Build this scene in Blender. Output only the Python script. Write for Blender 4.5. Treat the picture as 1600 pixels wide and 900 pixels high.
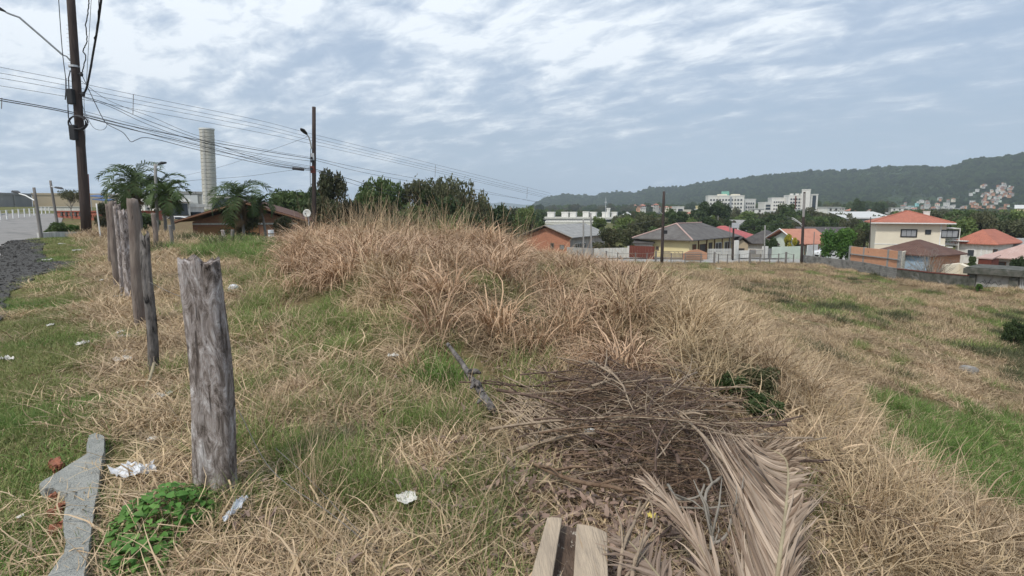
import bpy, bmesh, math, random
import numpy as np
from mathutils import Vector, Matrix, noise as mnoise
R = math.radians
random.seed(7)
rng = np.random.default_rng(11)
SC = bpy.context.scene
for _o in list(bpy.data.objects): bpy.data.objects.remove(_o)
COL = SC.collection

# ------------------------------------------------------------------ camera
PW, PH, F = 1600.0, 900.0, 900.0
HZ = 326.0
PITCH = math.atan((450 - HZ) / F)
CAM = np.array([0.0, 0.0, 1.6])
cam_d = bpy.data.cameras.new('camera'); cam = bpy.data.objects.new('camera', cam_d)
COL.objects.link(cam); SC.camera = cam
cam.location = CAM; cam.rotation_euler = (math.pi/2 - PITCH, 0, 0)
cam_d.sensor_width = 36; cam_d.lens = F / PW * 36; cam_d.clip_start = 0.05; cam_d.clip_end = 20000
# ------------------------------------------------------------------ world, sun, exposure
SUN_EL, SUN_AZ = 52.0, 215.0          # azimuth clockwise from +Y: behind the camera, a little to the left
w = bpy.data.worlds.new('World'); SC.world = w; w.use_nodes = True
nt = w.node_tree; nt.nodes.clear()
def N(t, typ, **kw):
    n = t.nodes.new(typ)
    for k, v in kw.items():
        if k.startswith('i_'):
            key = k[2:]
            n.inputs[int(key) if key.isdigit() else key.replace('_', ' ')].default_value = v
        else: setattr(n, k, v)
    return n
def L(t, a, b): t.links.new(a, b)
def mathn(t, op, a, b=None, clamp=False):
    n = t.nodes.new('ShaderNodeMath'); n.operation = op; n.use_clamp = clamp
    for i, v in enumerate((a, b)):
        if v is None: continue
        if isinstance(v, (int, float)): n.inputs[i].default_value = v
        else: t.links.new(v, n.inputs[i])
    return n.outputs[0]
def mixc(t, f, a, b):
    n = t.nodes.new('ShaderNodeMix'); n.data_type = 'RGBA'
    for s, v in ((0, f), (6, a), (7, b)):
        if isinstance(v, (int, float)): n.inputs[s].default_value = v
        elif isinstance(v, (tuple, list)): n.inputs[s].default_value = (*v[:3], 1)
        else: t.links.new(v, n.inputs[s])
    return n.outputs[2]
def ramp(t, fac, stops, interp='LINEAR'):
    n = t.nodes.new('ShaderNodeValToRGB'); cr = n.color_ramp; cr.interpolation = interp
    while len(cr.elements) > 1: cr.elements.remove(cr.elements[-1])
    cr.elements[0].position = stops[0][0]
    def c4(c): return (c, c, c, 1) if isinstance(c, (int, float)) else (*c, 1)
    cr.elements[0].color = c4(stops[0][1])
    for p, c in stops[1:]:
        e = cr.elements.new(p); e.color = c4(c)
    t.links.new(fac, n.inputs[0]); return n.outputs[0]
sky = N(nt, 'ShaderNodeTexSky', sky_type='NISHITA', sun_disc=False, sun_elevation=R(SUN_EL), sun_rotation=R(SUN_AZ), air_density=1.2, dust_density=2.0)
tc = N(nt, 'ShaderNodeTexCoord')
sep = N(nt, 'ShaderNodeSeparateXYZ'); L(nt, tc.outputs['Generated'], sep.inputs[0])
zc = mathn(nt, 'ADD', mathn(nt, 'MAXIMUM', sep.outputs[2], 0.0), 0.16)
cx = mathn(nt, 'DIVIDE', sep.outputs[0], zc); cy = mathn(nt, 'DIVIDE', sep.outputs[1], zc)
def rotv(ang, sx, sy, off):
    a = R(ang); c, s = math.cos(a), math.sin(a)
    u = mathn(nt, 'ADD', mathn(nt, 'MULTIPLY', cx, c*sx), mathn(nt, 'MULTIPLY', cy, s*sx))
    v = mathn(nt, 'ADD', mathn(nt, 'MULTIPLY', cx, -s*sy), mathn(nt, 'MULTIPLY', cy, c*sy))
    cmb = N(nt, 'ShaderNodeCombineXYZ'); L(nt, u, cmb.inputs[0]); L(nt, v, cmb.inputs[1]); cmb.inputs[2].default_value = off
    return cmb.outputs[0]
n_big = N(nt, 'ShaderNodeTexNoise', i_Scale=0.42, i_Detail=3.0, i_Roughness=0.5, i_Distortion=0.6); L(nt, rotv(25, 1.0, 1.7, 3.3), n_big.inputs['Vector'])
n_mid = N(nt, 'ShaderNodeTexNoise', i_Scale=1.7, i_Detail=7.0, i_Roughness=0.6, i_Distortion=0.5); L(nt, rotv(-42, 0.9, 1.5, 8.1), n_mid.inputs['Vector'])
n_fin = N(nt, 'ShaderNodeTexNoise', i_Scale=5.5, i_Detail=6.0, i_Roughness=0.60, i_Distortion=0.35); L(nt, rotv(-42, 0.9, 1.35, 1.7), n_fin.inputs['Vector'])
# azimuth term: left of the view brighter mottled cloud, right an even grey-blue sheet
az = mathn(nt, 'MULTIPLY', sep.outputs[0], -0.12)
el = sep.outputs[2]
low = ramp(nt, el, [(0.0, 0.0), (0.06, 0.05), (0.22, 0.8), (0.34, 1.0)])
m1 = mathn(nt, 'ADD', mathn(nt, 'MULTIPLY', n_big.outputs[0], 0.55), mathn(nt, 'MULTIPLY', n_mid.outputs[0], 0.80))
m1 = mathn(nt, 'ADD', m1, mathn(nt, 'MULTIPLY', n_fin.outputs[0], 0.75))
m1 = mathn(nt, 'ADD', m1, az)
m1 = mathn(nt, 'ADD', m1, mathn(nt, 'MULTIPLY', low, 0.20))
dens = ramp(nt, mathn(nt, 'SUBTRACT', m1, 0.62), [(0.28, 0.0), (0.42, 0.25), (0.56, 0.60), (0.74, 1.0)])
skyc = N(nt, 'ShaderNodeVectorMath', operation='SCALE'); L(nt, sky.outputs[0], skyc.inputs[0]); skyc.inputs[3].default_value = 0.10
grad = ramp(nt, el, [(0.0, (0.42, 0.55, 0.73)), (0.12, (0.36, 0.465, 0.62)), (0.35, (0.31, 0.40, 0.55)), (1.0, (0.30, 0.39, 0.54))])
base = mixc(nt, 0.72, skyc.outputs[0], grad)
cloudc = ramp(nt, dens, [(0.0, (0.35, 0.43, 0.54)), (0.5, (0.48, 0.555, 0.66)), (1.0, (0.80, 0.85, 0.90))])
col = mixc(nt, mathn(nt, 'ADD', mathn(nt, 'MULTIPLY', dens, 0.85), 0.12, True), base, cloudc)
bg = N(nt, 'ShaderNodeBackground'); L(nt, col, bg.inputs[0]); bg.inputs[1].default_value = 1.0
wo = N(nt, 'ShaderNodeOutputWorld'); L(nt, bg.outputs[0], wo.inputs[0])
sd = bpy.data.lights.new('sun', 'SUN'); sd.energy = 2.1; sd.angle = R(7); sd.color = (1.0, 0.95, 0.87)
so = bpy.data.objects.new('sun', sd); COL.objects.link(so)
_a, _e = R(SUN_AZ), R(SUN_EL)
sdir = Vector((math.sin(_a)*math.cos(_e), math.cos(_a)*math.cos(_e), math.sin(_e)))
so.rotation_euler = sdir.to_track_quat('Z', 'Y').to_euler(); so.location = (0, 0, 30)
SC.view_settings.view_transform = 'Standard'; SC.view_settings.look = 'None'
SC.view_settings.exposure = 0.40; SC.view_settings.gamma = 1.0
SC.render.resolution_x = 1024; SC.render.resolution_y = 576

# ------------------------------------------------------------------ pixel rays
cp, sp = math.cos(PITCH), math.sin(PITCH)
def ray(px, py):
    a = (px - 800) / F; b = (450 - py) / F
    return np.array([a, cp + b*sp, -sp + b*cp])
def at(px, py, Y):
    r = ray(px, py); return CAM + r * (Y / r[1])
def proj(x, y, z):
    dz = z - CAM[2]
    fwd = y*cp - dz*sp; up = y*sp + dz*cp
    fwd = np.maximum(fwd, 1e-3)
    return 800 + F*x/fwd, 450 - F*up/fwd
# ------------------------------------------------------------------ value noise
_T = rng.random((256, 256))
def vnoise(x, y):
    x = np.asarray(x, float); y = np.asarray(y, float)
    xi = np.floor(x).astype(int); yi = np.floor(y).astype(int); fx = x-xi; fy = y-yi
    fx = fx*fx*(3-2*fx); fy = fy*fy*(3-2*fy)
    g = lambda a, b: _T[a & 255, b & 255]
    return (g(xi, yi)*(1-fx)+g(xi+1, yi)*fx)*(1-fy) + (g(xi, yi+1)*(1-fx)+g(xi+1, yi+1)*fx)*fy
def fbm(x, y, o=4):
    s = 0; a = .5
    for i in range(o): s = s + a*vnoise(x*2**i+17.3*i, y*2**i+5.1*i); a *= .5
    return s
# ------------------------------------------------------------------ terrain
ctrl = [(0,0,0),(-3,0,0),(-6,0,0),(0,-10,0),(-20,0,0),(-50,0,0),(-50,-30,0),(3,0,-.15),(5,0,-.9),(10,0,-2.4),(20,0,-3.6),(60,0,-5.5),(50,-30,-4.5),(12,-12,-2.3),(-12,-12,0),
 (-1.6,3,0),(-3.5,5.4,.02),(-8,9,0),(-7.7,11,.02),(-14,17.6,.02),(-22,27,.12),(-17.5,26,.34),(-11,21,.42),(-30,38,.2),(-46,52,.1),(-58,75,.5),(-66,75,.6),(-45,40,.4),(-80,100,.9),(-100,60,1.0),
 (-4,14,.25),(-1,13,.22),(2,13,.0),(-8,16,.4),(-5,19,.3),(0,19,-.3),(-12,30,-.8),(-14,40,-1.6),(-5,30,-1.6),(5,30,-2.4),(0,45,-3.3),(-20,45,-1.4),(-25,60,-2.0),(-10,60,-3.2),(-50,110,0.4),(0,70,-4.8),(-35,80,-.8),
 (12,72,-4.9),(22,70,-4.9),(34,71,-5.1),(45,60,-5.6),(30,90,-5.2),(60,70,-6.3),(60,50,-6.0),(40,48,-5.4),(80,90,-6.6),
 (-60,170,.5),(-20,160,-3),(30,160,-6),(90,150,-6),(150,120,-6),(120,60,-6.5),(100,20,-6),
 (0,400,-6),(130,350,-5),(230,260,-5),(330,330,-4),(170,170,-6),(-200,300,0),(-100,420,-3)]
for px, py, Y in [(1100,560,6.9),(1100,520,11),(1100,460,24),(1100,432,44),(1000,470,10.5),(950,560,6),(1000,432,18),(1200,620,6.2),(1200,560,11),(1200,500,20),(1200,450,38),
    (1300,450,45),(1300,500,27),(1300,560,16),(1300,620,9.5),(1300,690,5.4),(1300,760,3.7),(1400,470,38),(1400,560,18),(1400,640,10.5),(1400,740,5.6),
    (1500,462,48),(1500,500,33),(1500,560,20),(1500,640,12.5),(1500,720,8.5),(1500,780,6),(1500,840,4.3),(1500,900,3.1),
    (1600,465,46),(1600,600,19),(1600,700,11),(1600,800,6.5),(1600,900,3.7),(1250,412,72),(1250,850,2.9)]:
    p = at(px, py, Y); ctrl.append((p[0], p[1], p[2]))
CT = np.array(ctrl, float)
def U(r2): return np.where(r2 > 1e-9, 0.5*r2*np.log(np.maximum(r2, 1e-9)), 0)
def _tps():
    n = len(CT); d = CT[:, None, :2]-CT[None, :, :2]; K = U((d**2).sum(-1)) + np.eye(n)*0.4
    P = np.c_[np.ones(n), CT[:, :2]]; A = np.zeros((n+3, n+3)); A[:n, :n] = K; A[:n, n:] = P; A[n:, :n] = P.T
    return np.linalg.solve(A, np.r_[CT[:, 2], np.zeros(3)])
TW = _tps()
def hraw(x, y):
    x = np.asarray(x, float); y = np.asarray(y, float); sh = x.shape; x = x.ravel(); y = y.ravel()
    xc = np.clip(x, -240, 360); yc = np.clip(y, -40, 430); out = np.zeros(len(x))
    for i in range(0, len(x), 20000):
        a, b = xc[i:i+20000], yc[i:i+20000]
        r2 = (a[:, None]-CT[None, :, 0])**2 + (b[:, None]-CT[None, :, 1])**2
        out[i:i+20000] = U(r2) @ TW[:-3] + TW[-3] + TW[-2]*a + TW[-1]*b
    return out.reshape(sh)
MOUNDS = []
RO = np.array([-22.0, 27.0]); RD = np.array([-.6, .8]); RL = np.array([-.8, -.6]); RWID = 7.0
def road_uv(x, y):
    dx = x-RO[0]; dy = y-RO[1]
    return dx*RD[0]+dy*RD[1], dx*RL[0]+dy*RL[1]
# the street in front of the houses at the back
STR = [np.array([-8.0, 76.5]), np.array([16.0, 71.5]), np.array([36.0, 74.5]), np.array([52.0, 88.0]), np.array([70.0, 118.0])]
def street_d(x, y):
    best = np.full(np.shape(x), 1e9)
    for a, b in zip(STR[:-1], STR[1:]):
        ab = b-a; t = np.clip(((x-a[0])*ab[0]+(y-a[1])*ab[1])/(ab@ab), 0, 1)
        best = np.minimum(best, np.hypot(x-a[0]-ab[0]*t, y-a[1]-ab[1]*t))
    return best
def h(x, y):
    x = np.asarray(x, float); y = np.asarray(y, float)
    z = hraw(x, y)
    u, v = road_uv(x, y)
    onroad = np.clip(1-np.abs(v-RWID/2)/(RWID/2+1.2), 0, 1)*((u > -60) & (u < 85))
    onst = np.clip(1-street_d(x, y)/4.5, 0, 1)
    k = np.clip(1-np.maximum(onroad, onst)*3, 0, 1)
    amp = np.clip((x+10)/12, .25, 1)
    z = z + k*amp*(0.30*(fbm(x*.55, y*.55, 3)-.44) + .7*np.clip((y-8)/20, 0, 1)*(fbm(x*.16+9, y*.16, 2)-.38))*np.clip(1-(y-50)/30, 0.0, 1)
    for mx, my, mr, ma in MOUNDS: z = z + ma*np.exp(-((x-mx)**2+(y-my)**2)/(mr*mr))
    return z
def hz(x, y): return float(h(np.array([x]), np.array([y]))[0])
def gp(px, py, y0=1.0):
    r = ray(px, py); ys = np.concatenate([np.linspace(y0, 20, 400), np.linspace(20, 430, 1200)])
    P = CAM[:, None] + r[:, None]*ys/r[1]
    hh = h(P[0], P[1]); idx = np.argmax(P[2] < hh)
    return np.array([P[0][idx], P[1][idx], hh[idx]])

_m = []
for px, py, mr, ma in [(560,440,1.5,.42),(650,475,1.2,.40),(745,520,.9,.45),(640,405,2.4,.35),(850,460,1.5,.25),(950,490,1.2,.3),(1030,540,.9,.30),(1120,600,.75,.24),(1190,640,.6,.2),(760,410,1.8,.2),(1300,740,.5,.2),(1420,850,.45,.2),(1230,560,1.0,.25),(470,405,1.5,.25),(700,570,.5,.15)]:
    p = gp(px, py); _m.append((p[0], p[1], mr, ma))
MOUNDS += _m
# ------------------------------------------------------------------ materials
M = {}
def newmat(name):
    m = bpy.data.materials.new(name); m.use_nodes = True; t = m.node_tree; t.nodes.clear()
    o = N(t, 'ShaderNodeOutputMaterial'); b = N(t, 'ShaderNodeBsdfPrincipled'); L(t, b.outputs[0], o.inputs[0])
    M[name] = m; return m, t, b
def mat(name, c1, c2=None, scale=4, rough=.85, bump=.3, bscale=30, stretch=(1, 1, 1), spots=None, sscale=8, metal=0, thr=.55, spec=.3):
    m, t, b = newmat(name)
    tc = N(t, 'ShaderNodeTexCoord'); mp = N(t, 'ShaderNodeMapping'); mp.inputs['Scale'].default_value = stretch
    L(t, tc.outputs['Object'], mp.inputs[0])
    n = N(t, 'ShaderNodeTexNoise', i_Scale=float(scale), i_Detail=6.0, i_Roughness=.6); L(t, mp.outputs[0], n.inputs['Vector'])
    c2 = c2 or tuple(x*.75 for x in c1)
    c = mixc(t, ramp(t, n.outputs[0], [(.35, 0.0), (.65, 1.0)]), c1, c2)
    if spots:
        n2 = N(t, 'ShaderNodeTexNoise', i_Scale=float(sscale), i_Detail=5.0, i_Roughness=.65, i_Distortion=.4); L(t, mp.outputs[0], n2.inputs['Vector'])
        c = mixc(t, ramp(t, n2.outputs[0], [(thr, 0.0), (thr+.08, 1.0)]), c, spots)
    L(t, c, b.inputs['Base Color']); b.inputs['Roughness'].default_value = rough; b.inputs['Metallic'].default_value = metal
    b.inputs['Specular IOR Level'].default_value = spec
    if bump:
        n3 = N(t, 'ShaderNodeTexNoise', i_Scale=float(bscale), i_Detail=5.0); L(t, mp.outputs[0], n3.inputs['Vector'])
        bp = N(t, 'ShaderNodeBump'); bp.inputs['Strength'].default_value = bump; bp.inputs['Distance'].default_value = .02
        L(t, n3.outputs[0], bp.inputs['Height']); L(t, bp.outputs[0], b.inputs['Normal'])
    return m
def wallvec(t):
    tc = N(t, 'ShaderNodeTexCoord'); s = N(t, 'ShaderNodeSeparateXYZ'); L(t, tc.outputs['Object'], s.inputs[0])
    c = N(t, 'ShaderNodeCombineXYZ'); L(t, mathn(t, 'ADD', s.outputs[0], s.outputs[1]), c.inputs[0]); L(t, s.outputs[2], c.inputs[1]); return tc, c.outputs[0]
def brickmat(name, c1, c2, mortar, bw=.24, bh=.14, ms=.012, dirt=(.2, .17, .14), dthr=.6):
    m, t, b = newmat(name); tc, v = wallvec(t)
    br = N(t, 'ShaderNodeTexBrick'); br.inputs['Scale'].default_value = 1; br.inputs['Brick Width'].default_value = bw; br.inputs['Row Height'].default_value = bh
    br.inputs['Mortar Size'].default_value = ms; br.inputs['Color1'].default_value = (*c1, 1); br.inputs['Color2'].default_value = (*c2, 1); br.inputs['Mortar'].default_value = (*mortar, 1)
    L(t, v, br.inputs['Vector'])
    n = N(t, 'ShaderNodeTexNoise', i_Scale=1.3, i_Detail=6.0, i_Roughness=.65); L(t, tc.outputs['Object'], n.inputs['Vector'])
    c = mixc(t, ramp(t, n.outputs[0], [(dthr, 0.0), (dthr+.12, .75)]), br.outputs[0], dirt)
    L(t, c, b.inputs['Base Color']); b.inputs['Roughness'].default_value = .92; b.inputs['Specular IOR Level'].default_value = .2
    bp = N(t, 'ShaderNodeBump'); bp.inputs['Strength'].default_value = .5; bp.inputs['Distance'].default_value = .01; bp.invert = True
    L(t, br.outputs[1], bp.inputs['Height']); L(t, bp.outputs[0], b.inputs['Normal'])
def roofmat(name, c1, c2, per=.25, dirt=None, axis=0, rough=.8):
    m, t, b = newmat(name); tc = N(t, 'ShaderNodeTexCoord')
    n = N(t, 'ShaderNodeTexNoise', i_Scale=.9, i_Detail=7.0, i_Roughness=.65); L(t, tc.outputs['Object'], n.inputs['Vector'])
    c = mixc(t, ramp(t, n.outputs[0], [(.4, 0.0), (.62, 1.0)]), c1, c2)
    if dirt:
        n2 = N(t, 'ShaderNodeTexNoise', i_Scale=3.0, i_Detail=6.0, i_Roughness=.7); L(t, tc.outputs['Object'], n2.inputs['Vector'])
        c = mixc(t, ramp(t, n2.outputs[0], [(.56, 0.0), (.68, .7)]), c, dirt)
    wv = N(t, 'ShaderNodeTexWave', bands_direction='X' if axis == 0 else 'Y', i_Scale=float(.314/per)); L(t, tc.outputs['Object'], wv.inputs['Vector'])
    wz = N(t, 'ShaderNodeTexWave', bands_direction='Z', wave_profile='SAW', i_Scale=float(.314/.16)); L(t, tc.outputs['Object'], wz.inputs['Vector'])
    c = mixc(t, mathn(t, 'MULTIPLY', wz.outputs[1], .25), c, tuple(x*.55 for x in c1))
    L(t, c, b.inputs['Base Color']); b.inputs['Roughness'].default_value = rough; b.inputs['Specular IOR Level'].default_value = .25
    bp = N(t, 'ShaderNodeBump'); bp.inputs['Strength'].default_value = .6; bp.inputs['Distance'].default_value = .05
    L(t, wv.outputs[1], bp.inputs['Height']); L(t, bp.outputs[0], b.inputs['Normal'])
def leafmat(name, c1, c2, rough=.6, trans=.25, vary=.35, hue=None):
    """blade / leaf colour: per-blade attribute 'k' mixes two tones, per-instance random shifts value"""
    m, t, b = newmat(name)
    a = N(t, 'ShaderNodeAttribute', attribute_name='k'); oi = N(t, 'ShaderNodeObjectInfo')
    c = mixc(t, a.outputs['Fac'], c1, c2)
    if hue: c = mixc(t, mathn(t, 'MULTIPLY', oi.outputs['Random'], .8), c, hue)
    hsv = N(t, 'ShaderNodeHueSaturation'); L(t, c, hsv.inputs['Color'])
    r2 = mathn(t, 'FRACT', mathn(t, 'MULTIPLY', oi.outputs['Random'], 7.13))
    L(t, mathn(t, 'ADD', mathn(t, 'MULTIPLY', r2, vary), 1-vary/2), hsv.inputs['Value'])
    L(t, hsv.outputs[0], b.inputs['Base Color']); b.inputs['Roughness'].default_value = rough; b.inputs['Specular IOR Level'].default_value = .25
    if trans:
        tr = N(t, 'ShaderNodeBsdfTranslucent'); L(t, hsv.outputs[0], tr.inputs[0]); mx = N(t, 'ShaderNodeMixShader'); mx.inputs[0].default_value = trans
        L(t, b.outputs[0], mx.inputs[1]); L(t, tr.outputs[0], mx.inputs[2])
        L(t, mx.outputs[0], [n for n in t.nodes if n.type == 'OUTPUT_MATERIAL'][0].inputs[0])
    return m

mat('asphalt', (.21, .20, .19), (.27, .255, .24), scale=1.2, bump=.5, bscale=120, spots=(.16, .155, .15), sscale=.6, thr=.56)
mat('gravel', (.035, .033, .031), (.085, .08, .073), scale=14, bump=1, bscale=60, spots=(.14, .125, .105), sscale=22, thr=.64)
mat('street', (.30, .295, .28), (.38, .37, .35), scale=1, bump=.2, bscale=60)
mat('concrete', (.33, .32, .30), (.24, .235, .225), scale=3, bump=.4, bscale=40, spots=(.16, .155, .15), sscale=5, thr=.6)
mat('slab_concrete', (.34, .34, .31), (.25, .255, .235), scale=9, bump=.8, bscale=90, spots=(.36, .35, .31), sscale=26, thr=.6)
mat('mossy_concrete', (.13, .125, .11), (.05, .055, .04), scale=2.2, bump=.5, bscale=30, spots=(.22, .215, .2), sscale=1.4, thr=.6)
mat('white_wall', (.72, .71, .67), (.60, .58, .53), scale=1.5, stretch=(2, 2, .5), bump=.1, spots=(.42, .40, .36), sscale=2.5, thr=.62)
mat('dirty_white', (.62, .61, .57), (.42, .41, .38), scale=2.5, stretch=(3, 3, .4), bump=.2, spots=(.22, .21, .19), sscale=3, thr=.64)
mat('cream_wall', (.72, .66, .53), (.66, .60, .48), scale=.7, bump=.08, stretch=(1, 1, .4))
mat('yellow_wall', (.74, .64, .36), (.68, .58, .33), scale=1, bump=.08)
mat('pale_green_wall', (.60, .68, .58), (.52, .58, .50), scale=1, bump=.08)
mat('grey_plaster', (.42, .41, .38), (.30, .29, .27), scale=1.4, bump=.2, stretch=(1, 1, .5), spots=(.2, .19, .18), sscale=2, thr=.6)
mat('blue_sheet', (.38, .50, .62), (.32, .43, .55), scale=1.5, bump=.1, rough=.6)
mat('tan_wall', (.52, .42, .28), (.46, .38, .27), scale=.2, bump=.05)
mat('shed_grey', (.28, .27, .26), (.20, .20, .20), scale=.3, stretch=(1, 1, .3), bump=.1, spots=(.40, .40, .39), sscale=.25, thr=.58)
mat('rust_red', (.16, .045, .03), (.11, .035, .025), scale=3, stretch=(3, 3, .4), bump=.2)
mat('window_glass', (.035, .045, .055), (.05, .06, .07), scale=1, rough=.15, bump=0, spec=.6)
mat('window_dark', (.05, .045, .04), (.08, .075, .07), scale=1, rough=.5, bump=0)
mat('white_frame', (.72, .72, .70), (.66, .66, .64), scale=4, bump=0, rough=.5)
mat('brown_frame', (.16, .08, .045), (.11, .055, .03), scale=8, bump=.1)
mat('steel', (.45, .46, .47), (.36, .37, .38), scale=6, rough=.4, bump=.05, metal=.6)
mat('galvanised', (.55, .56, .57), (.45, .46, .47), scale=6, rough=.45, bump=.05, metal=.3)
mat('black_plastic', (.02, .02, .022), (.03, .03, .03), scale=5, rough=.45, bump=0)
mat('cable', (.025, .025, .028), (.04, .04, .045), scale=5, rough=.6, bump=0)
mat('thin_wire', (.10, .11, .13), (.08, .09, .10), scale=5, rough=.6, bump=0)
mat('pole_wood', (.042, .031, .028), (.068, .050, .043), scale=5, stretch=(3, 3, .25), bump=.5, bscale=20)
mat('pole_grey', (.22, .205, .19), (.15, .14, .13), scale=5, stretch=(2, 2, .3), bump=.3, bscale=20)
mat('pole_concrete', (.30, .29, .27), (.24, .23, .22), scale=3, bump=.2)
mat('fence_wood', (.24, .20, .17), (.13, .10, .085), scale=7, stretch=(2, 2, .35), bump=.8, bscale=18, spots=(.06, .05, .045), sscale=9, thr=.6)
mat('burnt_wood', (.07, .06, .055), (.22, .20, .185), scale=11, stretch=(2, 2, .5), bump=1, bscale=22, spots=(.012, .011, .01), sscale=8, thr=.55)
mat('white_paint', (.75, .75, .73), (.6, .6, .58), scale=5, bump=.1)
mat('plastic_white', (.72, .74, .76), (.60, .62, .66), scale=9, bump=.5, bscale=25, rough=.5)
mat('paper_white', (.70, .68, .63), (.52, .49, .44), scale=20, bump=.6, bscale=40)
mat('board_pale', (.46, .37, .27), (.31, .25, .19), scale=6, stretch=(5, .5, 5), bump=.5, bscale=30, spots=(.33, .22, .12), sscale=4, thr=.62)
mat('board_dark', (.07, .045, .032), (.13, .09, .065), scale=9, stretch=(3, .8, 3), bump=.8, bscale=30, spots=(.46, .41, .34), sscale=16, thr=.60)
mat('twig', (.13, .082, .052), (.22, .15, .10), scale=18, bump=.5, bscale=60)
mat('twig_pale', (.36, .28, .20), (.24, .185, .135), scale=18, bump=.5, bscale=60)
mat('twig_purple', (.16, .108, .083), (.075, .05, .038), scale=18, bump=.5, bscale=60)
mat('bark', (.11, .08, .06), (.065, .05, .04), scale=6, stretch=(2, 2, .4), bump=.7, bscale=18)
mat('bark_pale', (.28, .25, .21), (.20, .18, .15), scale=6, stretch=(2, 2, .4), bump=.4, bscale=18)
mat('rachis', (.36, .31, .20), (.27, .225, .15), scale=12, bump=.2)
mat('stone', (.28, .27, .25), (.18, .175, .165), scale=9, bump=.8, bscale=30)
mat('red_brick_piece', (.34, .135, .08), (.26, .10, .06), scale=12, bump=.9, bscale=50, spots=(.20, .08, .05), sscale=12, thr=.6)
mat('soil', (.115, .075, .05), (.17, .12, .085), scale=5, bump=.9, bscale=50)
mat('car_white', (.72, .73, .74), (.70, .71, .72), scale=1, rough=.25, bump=0, spec=.6)
mat('car_red', (.32, .03, .025), (.30, .03, .025), scale=1, rough=.25, bump=0, spec=.6)
mat('car_grey', (.30, .31, .33), (.28, .29, .31), scale=1, rough=.25, bump=0, spec=.6)
mat('tyre', (.02, .02, .02), (.03, .03, .03), scale=5, bump=.1)
mat('green_panel', (.22, .45, .36), (.18, .38, .31), scale=1, bump=0)
mat('tank_blue', (.08, .14, .28), (.06, .10, .2), scale=1, bump=0, rough=.5)
mat('tower_concrete', (.56, .54, .49), (.45, .43, .38), scale=.35, stretch=(1, 1, .8), bump=.15, spots=(.30, .28, .24), sscale=.5, thr=.58)
mat('timber', (.26, .21, .16), (.19, .15, .12), scale=5, stretch=(2, 2, .4), bump=.4)
mat('timber_orange', (.30, .16, .075), (.24, .13, .06), scale=5, stretch=(.4, 2, 3), bump=.3)
mat('awning_blue', (.10, .16, .30), (.08, .13, .25), scale=3, bump=.1)
mat('turquoise', (.30, .62, .62), (.27, .55, .56), scale=2, bump=.1)
mat('yellow_wrap', (.72, .62, .18), (.65, .55, .15), scale=9, bump=.4)
brickmat('brick_wall', (.50, .215, .125), (.42, .175, .105), (.36, .24, .18), dthr=.66)
brickmat('brick_orange', (.60, .30, .17), (.53, .25, .14), (.45, .33, .25), dthr=.7)
brickmat('brick_red', (.40, .12, .075), (.33, .10, .065), (.25, .15, .12))
brickmat('brick_brown', (.34, .175, .105), (.28, .14, .085), (.22, .15, .11), dthr=.62)
brickmat('block_wall', (.24, .235, .22), (.19, .185, .175), (.14, .135, .125), bw=.4, bh=.2, ms=.014, dirt=(.085, .085, .075), dthr=.5)
roofmat('tiles_orange', (.44, .165, .11), (.37, .14, .095), .28, dirt=(.27, .12, .085))
roofmat('tiles_orange_light', (.50, .24, .165), (.44, .20, .14), .28, dirt=(.32, .165, .12))
roofmat('tiles_pink', (.46, .13, .125), (.40, .11, .11), .3)
roofmat('tiles_pale_pink', (.52, .37, .33), (.46, .31, .27), .3, dirt=(.36,.25,.21))
roofmat('tiles_grey', (.115, .105, .098), (.16, .15, .14), .3, dirt=(.21, .195, .18))
roofmat('tiles_dark', (.075, .068, .065), (.11, .10, .095), .3, dirt=(.14, .13, .12))
roofmat('tiles_brown', (.115, .062, .048), (.15, .085, .065), .25, dirt=(.075, .045, .035))
roofmat('sheet_grey', (.34, .335, .32), (.27, .265, .255), .9, dirt=(.20, .195, .185))
roofmat('sheet_white', (.62, .62, .60), (.55, .55, .53), .9)
roofmat('sheet_darkgrey', (.20, .20, .20), (.26, .26, .25), .9)
DRY1, DRY2 = (.56, .395, .225), (.35, .215, .115)
leafmat('straw', (.66, .50, .335), (.21, .13, .075), vary=.55, hue=(.42, .325, .19), trans=.08)
leafmat('straw_red', (.64, .455, .305), (.21, .12, .072), vary=.55, hue=(.45, .305, .19), trans=.08)
leafmat('grass_green', (.11, .185, .04), (.26, .31, .10), vary=.5, hue=(.17, .23, .065))
leafmat('grass_bright', (.12, .225, .045), (.23, .31, .09), vary=.4, hue=(.12, .20, .05))
leafmat('grass_olive', (.15, .205, .06), (.31, .31, .13), vary=.4, hue=(.22, .245, .085))
leafmat('leaf_dark', (.040, .066, .024), (.075, .108, .038), vary=.4)
leafmat('leaf_mid', (.060, .10, .032), (.115, .155, .05), vary=.4)
leafmat('leaf_light', (.10, .15, .045), (.16, .20, .06), vary=.3)
leafmat('leaf_bright', (.06, .14, .025), (.11, .20, .04), vary=.2)
leafmat('leaf_olive', (.085, .10, .045), (.13, .125, .065), vary=.35)
leafmat('leaf_brown', (.105, .085, .048), (.060, .078, .032), vary=.4)
leafmat('leaf_yellow', (.50, .40, .04), (.28, .30, .04), vary=.2)
leafmat('palm_leaf', (.07, .105, .035), (.16, .19, .075), vary=.2)
leafmat('palm_dead', (.19, .13, .075), (.13, .09, .055), vary=.2)
leafmat('weed_leaf', (.085, .20, .04), (.17, .31, .08), vary=.35)
leafmat('frond_dry', (.45, .355, .27), (.17, .115, .08), vary=.5, trans=.1)
leafmat('frond_dark', (.30, .23, .18), (.20, .145, .11), vary=.3, trans=.1)
leafmat('litter', (.20, .13, .10), (.32, .23, .18), vary=.4, trans=.05)

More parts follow.
